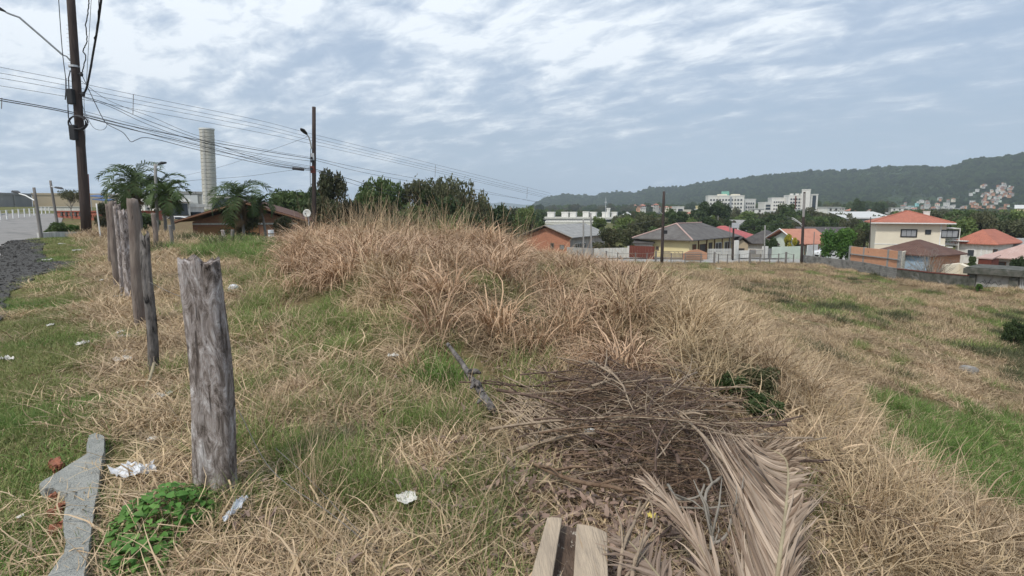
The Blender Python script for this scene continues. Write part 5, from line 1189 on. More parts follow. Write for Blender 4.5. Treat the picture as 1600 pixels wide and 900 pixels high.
def ex(t, a, Y, tip):
    def W_(px, py, dy=0): return Vector(at(px, py, Y+dy))-a
    for y, r, m_ in ((265, .17, 'rust_red'), (245, .15, 'galvanised')):
        c = W_(489.5, y); b = MB(); b.tube([c-Vector((0, 0, .22)), c+Vector((0, 0, .22))], r, 10); b.build('collar', m_, t)
    for y in (247, 252, 264):
        c = W_(487, y, -.2); b = MB(); b.tube([c-Vector((0, 0, .08)), c+Vector((0, 0, .08))], .06, 7); b.build('insulator', 'black_plastic', t)
    c = W_(466, 264, -.1); b = MB(); b.tube([c-Vector((.36, 0, -.04)), c+Vector((.36, 0, -.04))], .09, 8); b.build('splice_case', 'black_plastic', t)
    b = MB(); b.tube([W_(485.5, 232, -.2), W_(484.5, 262, -.22), W_(485, 290, -.2), W_(486.5, 330, -.18)], .018, 4); b.build('drop_cable', 'cable', t)
pole('utility_pole', 'dark straight utility pole with a street lamp above the dry grass mound', 490.5, 167, 489, 366, 38, .15, .115, 'pole_wood', lamp=[[(486.5, 232, -.1), (485, 222, -.5), (482, 213, -.9), (479.5, 210.5, -1.1)]], extra=ex, group='utility poles along the road', armm='white_paint')
pole('street_lamp', 'grey concrete lamp pole standing among the palms', 242.5, 256, 245, 358, 33, .10, .075, 'pole_concrete', lamp=[[(243, 259, 0), (248, 257.5, -.2)]], cat='street lamp')
pole('street_lamp', 'thin tilted lamp pole at the right edge of the far road', 53, 293, 66, 380, 27.5, .085, .06, 'pole_grey', lamp=[[(55.5, 314, 0), (48, 310, .3), (40, 305.5, .6), (30, 302.6, 1)]], cat='street lamp', armm='white_paint')
pole('street_lamp', 'second tilted lamp pole with a dark flat lantern, right of the first', 78.5, 282, 90, 346, 36, .09, .065, 'pole_grey', lamp=[[(79, 291, 0), (82, 292, -.1), (86, 293, -.2)]], cat='street lamp')
pole('marker_stake', 'thin white stake in the verge right of the leaning pole', 150.5, 318, 157, 369, 24, .03, .025, 'white_paint', cat='stake')
pole('utility_pole', 'slim pole with a small crossarm right of the dark trees', 797, 322, 798, 384, 92, .15, .11, 'pole_grey')
pole('utility_pole', 'thin grey pole among the brown scrub left of the slim crossarm pole', 719.5, 340, 720.5, 378, 60, .08, .06, 'pole_grey')
pole('utility_pole', 'left one of two plain poles beside the brick gable house', 911.5, 343, 912, 398, 76, .13, .10, 'pole_concrete')
pole('utility_pole', 'right, taller one of two plain poles beside the brick gable house', 923, 333, 924.5, 401, 75, .13, .10, 'pole_concrete')
def ex(t, a, Y, tip):
    b = MB(); b.tube([tip*.93, tip*1.0], .13, 8); b.build('pole_cap', 'white_frame', t)
    c = tip*.45; b = MB(); b.box(c.x+.1, c.y-.15, c.z-.2, c.x+.5, c.y+.15, c.z+.2); b.build('junction_box', 'black_plastic', t)
pole('street_lamp', 'tall dark pole with a white lamp arm before the yellow house', 1037.5, 299, 1034, 412, 67, .19, .14, 'pole_wood', lamp=[[(1036, 335, 0), (1030, 329, -.4), (1022, 323, -.9), (1017, 322.5, -1.1)]], extra=ex, cat='street lamp', group='street lamps along the back street', armm='white_frame')
pole('utility_pole', 'dark pole behind the pale board fence carrying a small box', 1146.5, 345, 1145, 402, 74, .13, .10, 'pole_wood', extra=lambda t, a, Y, tip: [MB.build(_b, 'junction_box', 'galvanised', t) for _b in [MB()] if _b.box(-.4, -.3, tip.z*.82, .5, -.1, tip.z*.95) is None])
pole('utility_pole', 'thin pole just left of the one carrying a small box', 1140.5, 352, 1141, 385, 84, .07, .06, 'pole_grey')
pole('utility_pole', 'pale thin pole before the dark-roofed house', 1195.5, 352, 1194, 404, 76, .10, .08, 'pole_concrete')
def ex(t, a, Y, tip):
    b = MB(); b.tube([tip*.66, tip*.98], .16, 8); b.build('pole_cap', 'pole_concrete', t)
pole('street_lamp', 'dark pole with a double white lamp arm at the left end of the block wall', 1257, 300, 1252.5, 409, 72, .19, .13, 'pole_wood', lamp=[[(1254, 354, 0), (1248, 348, -.4), (1240, 343.5, -.9), (1237, 343, -1.0)], [(1254, 351, .6), (1246, 345, .8), (1240, 341, 1.0), (1237, 340.5, 1.1)]], extra=ex, cat='street lamp', group='street lamps along the back street', armm='white_frame')
pole('utility_pole', 'thin pole in front of the white slatted garage gate', 1272.5, 362, 1271, 396, 80, .07, .055, 'pole_grey')
pole('utility_pole', 'pale thin pole before the long dark-roofed shed', 1290, 356, 1290, 374, 100, .09, .07, 'pole_concrete')
pole('utility_pole', 'dark thin pole left of the two-storey cream house', 1360.5, 339, 1360, 384, 84, .07, .055, 'pole_wood')
pole('utility_pole', 'small thin pole among the trees below the apartment block', 1122, 337, 1122, 352, 150, .1, .08, 'pole_concrete')
pole('utility_pole', 'small thin pole in the dark trees left of the stair tower', 1188, 345, 1188, 356, 150, .1, .08, 'pole_concrete')
t = thing('satellite_dish', at(480, 341, 38.6), 'white round satellite dish beside the foot of the straight utility pole', 'satellite dish')
b = MB(); vs = [(0, .07, 0)]; 
for j in range(1, 4):
    for k in range(18): q = 2*math.pi*k/18; r = .27*j/3; vs.append((r*math.cos(q), .07-.07*(j/3)**2, r*math.sin(q)+.33))
vs[0] = (0, .07, .33); fs = [(0, 1+(k+1) % 18, 1+k) for k in range(18)]+[(1+(j-1)*18+k, 1+(j-1)*18+(k+1) % 18, 1+j*18+(k+1) % 18, 1+j*18+k) for j in (1, 2) for k in range(18)]
b.add(vs, fs); o = b.build('dish', 'white_frame', t, smooth=True); sm = o.modifiers.new('thick', 'SOLIDIFY'); sm.thickness = .015
b = MB(); b.tube([(0, .1, .33), (0, .25, .2), (0, .25, -1.2)], .025, 6); b.build('mast', 'galvanised', t); b = MB(); b.tube([(0, .05, .08), (0, -.25, .28)], .012, 5); b.box(-.03, -.31, .26, .03, -.24, .33); b.build('feed_arm', 'black_plastic', t)
t = thing('drum', at(424, 374, 34), 'pale striped drum half hidden below the brown-roofed house', 'drum'); b = MB(); b.tube([(0, 0, 0), (0, 0, .55)], .17, 12); b.build('shell', 'plastic_white', t)
b = MB(); [b.tube([(0, 0, z), (0, 0, z+.06)], .177, 12) for z in (.1, .3)]; b.build('hoop', 'black_plastic', t)

def wire(label, pts, r=.012, m_='thin_wire', name='cable', sag=0, jit=0, group='overhead cables'):
    """smooth cable through (px, py, Y) points"""
    P = [Vector(at(*p)) for p in pts]; out = []
    Q = [P[0]*2-P[1]]+P+[P[-1]*2-P[-2]]; rs = random.Random(len(label))
    for i in range(1, len(Q)-2):
        for k in range(8):
            t_ = k/8; p = .5*((2*Q[i])+(-Q[i-1]+Q[i+1])*t_+(2*Q[i-1]-5*Q[i]+4*Q[i+1]-Q[i+2])*t_*t_+(-Q[i-1]+3*Q[i]-3*Q[i+1]+Q[i+2])*t_**3)
            out.append(p+Vector((rs.uniform(-1, 1), 0, rs.uniform(-1, 1)))*jit)
    out.append(P[-1]); o0 = out[0].copy(); b = MB(); b.tube([p-o0 for p in out], r, 5, cap=False)
    o = b.build(name, m_, loc=o0, smooth=True); return tag(o, label, 'cable', group)
hv = [(0, 105), (100, 124.5), (210, 148), (400, 187), (490, 210), (640, 247), (860, 302)]
def hvw(dy0, dy1, lb):
    Ys = [34, 37, 40, 48, 52, 62, 84]; wire(lb, [(x, y+dy0+(dy1-dy0)*i/6, Ys[i]) for i, (x, y) in enumerate(hv)], .013)
hvw(0, 0, 'topmost of the thin high power lines crossing the sky'); hvw(9, 4, 'second thin high power line from the top'); hvw(17, 7, 'third thin high power line from the top'); hvw(29, 9, 'lowest of the thin high power lines at the left edge')
for x, y0, y1, Y in ((208.5, 147, 178, 40), (680.5, 258, 277, 66), (824, 294, 310, 80), (3, 153, 170, 34)):
    a = Vector(at(x, y0, Y)); b = MB(); b.tube([(0, 0, 0), tuple(Vector(at(x-.8, y1, Y))-a)], .02, 5); tag(b.build('line_spacer', 'pole_grey', loc=a), {208.5: 'vertical spacer on the high lines right of the leaning pole', 680.5: 'vertical spacer on the high lines above the airy trees', 824: 'vertical spacer on the high lines near the hill end', 3: 'vertical spacer on the lines at the left edge'}[x], 'spacer')
wire('thick cable of the lower bundle from the left edge to the straight pole', [(-30, 149, 22), (0, 154, 22.5), (105, 173.5, 25.5), (200, 196, 28), (313, 219, 32), (430, 239, 36), (487, 248, 38)], .018, 'cable')
wire('second cable of the lower bundle just beneath the thick one', [(-30, 151, 22), (0, 157, 22.6), (105, 176, 25.6), (200, 201, 28), (313, 228, 32), (430, 258, 36), (487, 265, 38)], .018, 'cable')
wire('cable from the leaning pole insulator sloping to the straight pole', [(128, 150, 26), (170, 163, 27.5), (230, 188, 30), (313, 218, 32.5), (420, 253, 36), (487, 264, 38)], .014, 'cable')
wire('slacker cable from the leaning pole insulator to the concrete tower height', [(128, 151, 26), (175, 168, 27.5), (230, 194, 30), (313, 222, 32.5), (420, 243, 36), (487, 252, 38)], .012, 'cable')
wire('thin cable rising above the bundle left of the tower', [(125, 125, 26), (170, 157, 27.5), (240, 184, 29), (313, 213, 32), (420, 235, 36), (487, 246, 38)], .010)
for k, (dy, lb) in enumerate([(0, 'upper telephone wire below the bundle'), (4, 'lower telephone wire below the bundle'), (-4, 'telephone wire skimming the underside of the bundle')]):
    wire(lb, [(125, 176+dy, 26), (200, 196+dy, 28.5), (313, 226+dy*1.2, 32), (420, 250+dy*.6, 36), (487, 262+dy*.5, 38)], .010)
wire('loose kinked cable hanging from the leaning pole', [(128, 117, 26), (141, 145, 26.3), (158, 180, 26.8), (168, 194, 27), (192, 207, 27.5), (204, 221, 28), (212, 219, 28.2), (225, 215, 28.6), (250, 219, 29.5), (313, 235, 32), (420, 258, 36), (487, 267, 38)], .015, 'cable')
for k, (a, lb) in enumerate([([(491, 247, 38), (560, 262, 47), (640, 277, 58), (740, 295, 72), (860, 321, 92)], 'upper cable from the straight pole descending to the right'), ([(491, 264, 38), (540, 278, 44), (600, 296, 52), (660, 309, 62), (797, 330, 92)], 'thick cable from the straight pole dipping in front of the airy trees'), ([(491, 266, 38), (560, 290, 47), (640, 312, 58), (720, 330, 66)], 'lowest cable leaving the straight pole to the right'), ([(491, 250, 38), (580, 272, 50), (700, 293, 68), (860, 318, 92)], 'middle cable from the straight pole to the right')]):
    wire(lb, a, .02 if k == 1 else .014, 'cable' if k == 1 else 'thin_wire')
wire('faint service wire from the straight pole left to the big palm', [(487, 262, 38), (440, 268, 37), (380, 276, 36.5), (300, 282, 35), (243, 290, 33)], .009)
wire('faint service wire from the lamp head to the tower side', [(480, 214, 37), (430, 232, 40), (340, 262, 50), (262, 280, 60)], .009)
wire('vertical cable left of the leaning pole, upper part off the picture', [(90, -30, 24.5), (92, 5, 24.8), (95, 50, 25), (98, 86, 25.4), (101, 110, 25.6), (103, 125, 25.7)], .016, 'cable', group='cables hanging about the leaning pole')
wire('short dark cable end left of the leaning pole below the vertical one', [(103, 122, 25.7), (103, 140, 25.7), (102, 156, 25.7)], .024, 'cable', group='cables hanging about the leaning pole')
wire('wavy cable right of the leaning pole from the top', [(141, -30, 24), (139, 0, 24.4), (137.5, 20, 24.6), (134, 40, 24.8), (136, 62, 25), (130, 80, 25.3), (134, 88, 25.4), (131, 103, 25.6), (127.5, 117, 25.8)], .022, 'cable', jit=.02, group='cables hanging about the leaning pole')
wire('straight thin cable between the wavy and the thick one', [(144, -30, 24), (142.5, 0, 24.4), (139, 60, 25), (135, 130, 25.8)], .010, 'cable', group='cables hanging about the leaning pole')
wire('thick black cable bundle sweeping down to the insulator', [(161, -30, 22.5), (158, 0, 23), (152, 45, 24), (146, 80, 24.6), (140, 115, 25.3), (135, 138, 25.7), (130, 148, 25.9)], .042, 'cable', group='cables hanging about the leaning pole')
wire('thin strand twisted beside the thick black bundle', [(157, -30, 22.6), (155, 0, 23), (151, 50, 24), (148, 60, 24.2), (144, 95, 25), (137, 132, 25.6), (129, 150, 25.9)], .018, 'cable', jit=.03, group='cables hanging about the leaning pole')
wire('loop of slack wire under the bundle right of the leaning pole', [(125, 150, 26), (133, 176, 26), (146, 199, 26), (160, 203, 26.3), (167, 196, 26.5), (163, 188, 26.6)], .010, group='cables hanging about the leaning pole')
wire('vertical ground wire down the right side of the leaning pole', [(131, 150, 25.9), (133, 200, 25.9), (134, 260, 26), (136, 330, 26)], .010, group='cables hanging about the leaning pole')
wire('wire from the tall lamp pole to the double-arm pole', [(1037, 338, 67), (1090, 352, 69), (1145, 356, 71), (1200, 352, 71.5), (1253, 345, 72)], .011)
wire('upper wire between the two poles by the brick house and the lamp pole', [(912, 346, 76), (960, 352, 73), (1000, 349, 70), (1037, 341, 67)], .011)
wire('wire running right from the double-arm pole over the brick panel wall', [(1255, 340, 72), (1310, 350, 74), (1360, 346, 84)], .010)

# ================================================================== HAZE
hb = MB(); hb.box(-3600, -60, -60, 3600, 7600, 420)
hm = bpy.data.materials.new('haze'); hm.use_nodes = True; ht = hm.node_tree; ht.nodes.clear()
pv = N(ht, 'ShaderNodeVolumePrincipled'); pv.inputs['Color'].default_value = (.80, .91, 1.0, 1); pv.inputs['Density'].default_value = .00021; pv.inputs['Anisotropy'].default_value = .1
ho = N(ht, 'ShaderNodeOutputMaterial'); L(ht, pv.outputs[0], ho.inputs['Volume']); M['haze'] = hm
tag(hb.build('haze', 'haze'), kind='stuff')
# ================================================================== GRASS, STRAW AND STALKS
def blades(n, seed, root, L0, L1, w0, w1, e0, e1, bend, segs=4, out=.6, kink=0, zmin=.004, wav=.25, tip=.15, fold=.25):
    """n curved blades: roots in a disc, start elevation e0..e1 (deg), bending down by `bend` (lo,hi deg) along the blade"""
    r_ = np.random.default_rng(seed); a = r_.uniform(0, 2*np.pi, n); rr = root*np.sqrt(r_.random(n)); P = np.stack([rr*np.cos(a), rr*np.sin(a), np.zeros(n)], 1)
    az = np.where(r_.random(n) < out, a+r_.normal(0, .7, n), r_.uniform(0, 2*np.pi, n)); el = np.radians(r_.uniform(e0, e1, n)); Lb = r_.uniform(L0, L1, n)*r_.uniform(.75, 1, n)
    w_ = r_.uniform(w0, w1, n); bd = np.radians(r_.uniform(*bend, n)); daz = r_.normal(0, wav, n); kk = r_.integers(1, segs, n); iskink = r_.random(n) < kink; tw = r_.uniform(-.8, .8, n)
    V = []; 
    for k in range(segs+1):
        s = np.stack([-np.sin(az+tw), np.cos(az+tw), r_.uniform(-.2, .2, n)*0+np.sin(tw)*.4], 1); wk = w_*(1-(1-tip)*(k/segs)**1.6)*(.75 if k == 0 else 1)
        V += [P-s*wk[:, None]/2, P+s*wk[:, None]/2]
        if k < segs:
            P = P+np.stack([np.cos(az)*np.cos(el), np.sin(az)*np.cos(el), np.sin(el)], 1)*(Lb/segs)[:, None]
            el = el-bd/segs*(1+.6*(k-segs/2)/segs); el = np.where(iskink & (kk == k+1), el-np.radians(r_.uniform(40, 110, n)), el); az = az+daz/segs*2
            lowz = P[:, 2] < zmin+.02*r_.random(n)
            P[:, 2] = np.maximum(P[:, 2], zmin+.012*r_.random(n)); el = np.where(lowz, np.maximum(el, np.radians(r_.uniform(-4, 14, n))), el)
    V = np.stack(V, 1).reshape(-1, 3); m = 2*(segs+1); b0 = np.arange(n)[:, None]*m
    Fq = np.stack([np.stack([b0[:, 0]+2*k, b0[:, 0]+2*k+1, b0[:, 0]+2*k+3, b0[:, 0]+2*k+2], 1) for k in range(segs)], 1).reshape(-1, 4)
    return V, Fq, np.repeat(r_.random(n), m)
def merge(parts_, mats):
    Vs, Fs, Ks, Mi, o = [], [], [], [], 0
    for (V, Fq, K), mi in parts_: Vs.append(V); Fs.append(Fq+o); Ks.append(K); Mi.append(np.full(len(Fq), mi)); o += len(V)
    return rawmesh('tuft', np.concatenate(Vs), np.concatenate(Fs), mats, k=np.concatenate(Ks), mi=np.concatenate(Mi))
def lift(p, z):
    V, Fq, K = p; n = len(V); r_ = np.random.default_rng(3); return V+np.array([0, 0, z]), Fq, K
T = {}
T['thatch'] = [merge([(blades(230, 100+i, .34, .12, .38, .003, .009, 2, 40, (0, 70), 4, out=.1, kink=.35, wav=.9), 0), (blades(30, 160+i, .3, .2, .5, .008, .014, 5, 50, (20, 90), 5, out=.2, kink=.4, wav=.7), 0), (blades(50, 170+i, .3, .05, .16, .002, .0045, 30, 85, (0, 60), 3), 1)], ['straw', 'grass_olive']) for i in range(5)]
T['longthatch'] = [merge([(blades(150, 200+i, .34, .3, .75, .004, .014, 8, 55, (20, 110), 6, out=.25, kink=.4, wav=.8), 0), (blades(70, 230+i, .3, .1, .35, .003, .006, 20, 80, (0, 60), 3), 0), (blades(14, 260+i, .3, .3, .7, .014, .022, 15, 60, (30, 120), 6, out=.5, kink=.4, wav=.5), 0)], ['straw']) for i in range(5)]
T['tall'] = [merge([(blades(110, 300+i, .20, .6, 1.2, .009, .022, 45, 88, (80, 175), 7, out=.9, kink=.3, wav=.5, tip=.12), 0), (blades(60, 330+i, .26, .3, .8, .008, .018, 10, 60, (20, 80), 5, out=.8, kink=.35, wav=.6), 0)], ['straw_red']) for i in range(6)]
T['tallpale'] = [merge([(blades(100, 350+i, .2, .5, 1.05, .006, .016, 40, 86, (50, 160), 7, out=.8, kink=.35, wav=.6, tip=.12), 0), (blades(80, 380+i, .28, .25, .65, .005, .011, 10, 60, (20, 80), 5, out=.5, kink=.35, wav=.8), 0)], ['straw']) for i in range(5)]
T['green'] = [merge([(blades(190, 400+i, .24, .10, .34, .003, .006, 40, 88, (10, 95), 5, out=.5, wav=.5), 0), (blades(75, 430+i, .26, .12, .4, .003, .007, 10, 70, (10, 80), 4, kink=.3, wav=.6), 1)], ['grass_green', 'straw']) for i in range(4)]
T['bright'] = [merge([(blades(220, 450+i, .24, .12, .36, .004, .010, 50, 88, (10, 100), 5, out=.5, wav=.4), 0), (blades(30, 480+i, .26, .2, .5, .003, .007, 20, 70, (10, 80), 5, kink=.3, wav=.5), 1)], ['grass_bright', 'straw']) for i in range(4)]
T['verge'] = [merge([(blades(400, 500+i, .3, .03, .10, .003, .007, 15, 80, (0, 60), 3, out=.2, wav=.5), 0), (blades(60, 530+i, .3, .05, .18, .0025, .006, 3, 30, (0, 40), 3, kink=.3, wav=.8), 1)], ['grass_olive', 'straw']) for i in range(4)]
T['vergegreen'] = [merge([(blades(360, 550+i, .28, .03, .12, .003, .008, 20, 85, (0, 70), 3, out=.2, wav=.5), 0), (blades(40, 580+i, .3, .05, .14, .0025, .005, 5, 30, (0, 40), 3, kink=.3), 1)], ['grass_bright', 'grass_olive']) for i in range(3)]
T['stalk'] = [merge([(blades(7, 600+i, .12, .8, 1.5, .004, .009, 66, 90, (0, 45), 6, out=.7, wav=.15, tip=.4), 0), (blades(10, 630+i, .12, .5, 1.0, .008, .014, 55, 85, (30, 120), 6, out=.7, kink=.25, wav=.4), 0)], ['straw']) for i in range(5)]
T['reed'] = [merge([(blades(40, 650+i, .15, .7, 1.3, .010, .02, 62, 88, (20, 100), 7, out=.8, wav=.2, tip=.1), 0)], ['grass_bright']) for i in range(2)]
T['field'] = [merge([(blades(300, 700+i, .62, .22, .66, .008, .024, 12, 75, (10, 110), 4, out=.2, kink=.3, wav=.8), 0), (blades(90, 730+i, .6, .1, .3, .008, .016, 30, 80, (0, 60), 3), 1)], ['straw', 'grass_olive']) for i in range(5)]
T['fieldgreen'] = [merge([(blades(330, 750+i, .6, .15, .42, .008, .018, 30, 85, (10, 90), 4, out=.2, wav=.5), 0), (blades(110, 780+i, .6, .2, .45, .007, .014, 20, 70, (10, 80), 4, kink=.3), 1)], ['grass_green', 'straw']) for i in range(3)]
T['scrub'] = [merge([(blades(300, 800+i, .5, .2, .6, .012, .03, 25, 88, (0, 90), 3, out=.3, wav=.6), 0), (blades(60, 830+i, .5, .2, .5, .007, .014, 20, 70, (10, 80), 4, kink=.3), 1)], ['leaf_olive', 'straw']) for i in range(3)]
def growth():
    r_ = np.random.default_rng(77); acc = {k: [] for k in T}
    rings = [(1.1, 2.6, 34), (2.6, 4.5, 26), (4.5, 7, 17), (7, 11, 11), (11, 17, 6.5), (17, 28, 3.4), (28, 45, 1.9), (45, 74, 1.1)]
    for y0, y1, dn in rings:
        X0 = -(y1*1.0+2.2); X1 = y1*1.0+2.5; n = int((X1-X0)*(y1-y0)*dn); x = r_.uniform(X0, X1, n); y = r_.uniform(y0, y1, n)
        k = np.abs(x) < y*.98+2.0; x, y = x[k], y[k]; z = h(x, y); px, py = proj(x, y, z)
        u, v = road_uv(x, y); onr = (v > -.12+.5*fbm(u*.9, u*0+5)-.25) & (v < RWID+.5); gsh = (u < -1) & (v > -np.interp(u, ug, wg)*.62) & (v <= .1) & (y < 26)
        keep = ~onr & ~gsh & (street_d(x, y) > 3.3)
        # stop behind the block wall and behind the back street
        wl = np.array([axy(1257, 74), axy(1318, 68), axy(1408, 58), axy(1520, 50.6), axy(1640, 46.5)]); yw = np.interp(x, wl[:, 0], wl[:, 1]); keep &= ~((x > wl[0, 0]) & (y > yw-.15))
        keep &= ~((y > 60) & (x < -4)); keep &= ~((np.abs(x-.25) < .30) & (y < 2.5) & (y > 1.2))
        x, y, z, px, py = [q[keep] for q in (x, y, z, px, py)]; n = len(x)
        ls = leftside(x, y); g = blob(px, py, GREEN); tl = blob(px, py, TALL); so = blob(px, py, SOILB); f1 = fbm(x*.9, y*.9); f2 = fbm(x*.35+5, y*.35, 3); rnd = r_.random(n)
        beh = y > 19
        kind = np.full(n, 'thatch', dtype=object)
        far = y > 24
        kind[(y > 3) & (rnd < .25)] = 'longthatch'
        rt = (x > 2.2) & (y < 24); kind[rt & (r_.random(n) < .6)] = 'longthatch'
        f3 = fbm(x*2.3+3, y*2.3+1, 3); r2 = r_.random(n); r3 = r_.random(n)
        pg = np.clip((g*1.15+(f3-.42)*1.6+(f1-.45)*1.2-.30)*1.5, 0, .92)
        mid = (px > 350) & (px < 860) & (py > 430) & (py < 840); pg = np.where(mid, np.maximum(pg, np.clip((f1*.5+f3*.5-.29)*4.2, 0.12, .85)), np.maximum(pg, .04))
        kind[r2 < pg] = 'green'
        brt = blob(px, py, [(380,390,95,18,1),(1500,690,110,55,1),(1580,740,130,65,1),(1400,640,80,30,.8),(680,595,50,40,.7),(640,640,20,20,.3)]); kind[(r2 < np.clip((brt+(f1-.45)*1.3+(f3-.45)*.6-.33)*3, 0, .9))] = 'bright'
        tt = tl+(f1-.45)*.8+(f3-.45)*.5; istall = (tt > .36) & (r3 < np.where(y < 5, np.where(x > 1.6, .26, .14), np.where(y < 9, .42, .68))*np.clip(tt+.35, .35, 1.15)) & (brt < .6); near_red = (px < 1010)
        kind[istall & near_red] = 'tall'; kind[istall & ~near_red] = 'tallpale'; mixm = istall & (r_.random(n) < .3); kind[mixm] = 'tallpale'
        notall = (tt > .40) & ~istall & (kind != 'bright') & (r_.random(n) < .85); kind[notall] = 'longthatch'
        kind[far] = 'field'; fgp = np.clip((g*1.3+(f2-.40)*2.0+(f1-.43)*1.6-.12)*1.8, .06, .85); kind[far & (r2 < fgp)] = 'fieldgreen'
        scr = blob(px, py, [(1400,500,60,14,.9),(1310,482,50,10,.8),(1360,440,60,8,.5),(1590,560,40,50,.8),(1180,448,70,9,.7),(1230,470,50,8,.6),(1450,520,60,9,.4),(1520,545,50,9,.5),(1420,590,70,8,.35),(1480,445,50,10,.4),(1560,500,50,10,.5)]); kind[(y > 12) & (r3 < np.clip((scr*1.1+(f1-.45)*1.3+(f2-.44)*.7-.30)*1.5, 0, .45))] = 'scrub'
        vg = ls > .35; kind[vg] = 'verge'; kind[vg & (r2 < np.clip((f1*.6+f3*.4-.43)*6, 0, .85))] = 'vergegreen'; kind[vg & (r3 < np.clip((f2*.6+f3*.4-.46)*2.5, 0, .25))] = 'thatch'
        band = vg & (r3 < np.clip(1.0-(ls/(.50+1.3*(f2-.4))), 0, .7)) & (y < 10); kind[band] = 'thatch'
        kind[(so > .55) & (rnd < .75)] = 'none'
        # sparse growth on the brush heap
        heap = (((x-.95)/.95)**2+((y-3.9)/1.2)**2 < 1) & (y < 5.2); kind[heap & (rnd < .8)] = 'none'
        sl = (((x+2.0)/.42)**2+((y-2.55)/.75)**2 < 1) & (x < -1.55); kind[sl & (kind != 'vergegreen')] = 'thatch'
        sc = r_.uniform(.75, 1.25, n)
        for kd in T:
            m = kind == kd
            if not m.any(): continue
            s = sc[m].copy()
            if kd in ('tall', 'tallpale'): s *= np.where((px[m] > 800) & (py[m] < 455), .62, 1.0)
            if kd in ('tall', 'tallpale'): s *= (.52+.44*np.clip(tt[m], 0, 1))*np.clip(.70+y[m]*.035, .65, 1.15)
            if kd in ('thatch', 'longthatch'): s *= np.clip(.75+y[m]*.03, .7, 1.3)
            if kd == 'longthatch': s *= .75
            if kd == 'green': s *= np.clip(.6+y[m]*.035, .65, 1.0)
            if kd == 'scrub': s *= .9
            if kd == 'verge': s *= np.clip(.9+y[m]*.03, .9, 1.5)
            if kd == 'vergegreen': s *= np.clip(.8+y[m]*.03, .8, 1.3)
            acc[kd].append(np.c_[x[m], y[m], z[m]-.006, s])
    # stalks: upright dry stems over the mound crest and scattered
    def area(pxr, Yr, n, kd, s0, s1, zoff=0):
        pxs = r_.uniform(*pxr, n); Ys = r_.uniform(*Yr, n); X = (pxs-800)/F*Ys; acc[kd].append(np.c_[X, Ys, h(X, Ys)-.01+zoff, r_.uniform(s0, s1, n)])
    area((470, 830), (13.5, 19), 130, 'stalk', .7, 1.15); area((540, 720), (13, 17), 70, 'stalk', .9, 1.35); area((830, 1010), (10, 14), 30, 'stalk', .35, .6); area((930, 1000), (11, 13), 6, 'stalk', .6, .8)
    area((1000, 1400), (5, 16), 60, 'stalk', .35, .6); area((350, 900), (4, 12), 60, 'stalk', .3, .55); area((1250, 1600), (3.0, 5), 40, 'stalk', .35, .6); area((690, 730), (15.5, 17.5), 7, 'reed', .7, 1.0); area((150, 460), (12, 20), 40, 'stalk', .25, .5)
    area((380, 480), (2.2, 5), 18, 'stalk', .3, .45)
    names = {'thatch': ('dry_thatch', 'matted short dry straw lying over the ground'), 'longthatch': ('long_dry_grass', 'long tangled dry grass lying in swathes'), 'tall': ('dry_grass_clumps', 'tall arching reddish-tan dead grass clumps on the mound'), 'tallpale': ('pale_grass_clumps', 'pale tan dead grass clumps on the right bank'), 'green': ('green_grass', 'fine green grass growing through the straw'), 'bright': ('lush_grass', 'lush bright green grass in the hollow and on the crest'), 'verge': ('verge_grass', 'short mown olive grass on the roadside verge'), 'vergegreen': ('verge_green_grass', 'short fresh green grass patches on the roadside verge'), 'stalk': ('dry_stalks', 'thin upright dry grass stalks above the mound'), 'scrub': ('scrub', 'low dark olive scrub scattered over the lower field'), 'reed': ('reeds', 'broad green reed leaves among the dry stalks'), 'field': ('field_grass', 'dry pale grass covering the lower field'), 'fieldgreen': ('field_green_grass', 'green and olive grass patches in the lower field')}
    for kd, lst in acc.items():
        if not lst: continue
        A = np.concatenate(lst); n = len(A); e = .15
        gx = (h(A[:, 0]+e, A[:, 1])-h(A[:, 0]-e, A[:, 1]))/(2*e); gy = (h(A[:, 0], A[:, 1]+e)-h(A[:, 0], A[:, 1]-e))/(2*e)
        az_ = r_.uniform(0, 6.28, n); flat = 1.0 if kd in ('thatch', 'longthatch', 'verge', 'vergegreen', 'field', 'fieldgreen', 'green', 'bright', 'scrub') else .2
        rot = np.c_[np.arctan(gy)*flat, -np.arctan(gx)*flat, az_*0]
        # yaw first, then tilt to the slope: Euler XYZ applies X, Y then Z, so express the tilt in the yawed frame
        c, s_ = np.cos(az_), np.sin(az_); gl = gx*c+gy*s_; gm = -gx*s_+gy*c
        rot = np.c_[np.arctan(gm)*flat, -np.arctan(gl)*flat, az_]
        S = np.repeat(A[:, 3:4], 3, 1); nm, lb = names[kd]; scatter(nm, A[:, :3], rot, S, r_.integers(0, len(T[kd]), n), T[kd], lb, 'grass')
        print(nm, n)
growth()
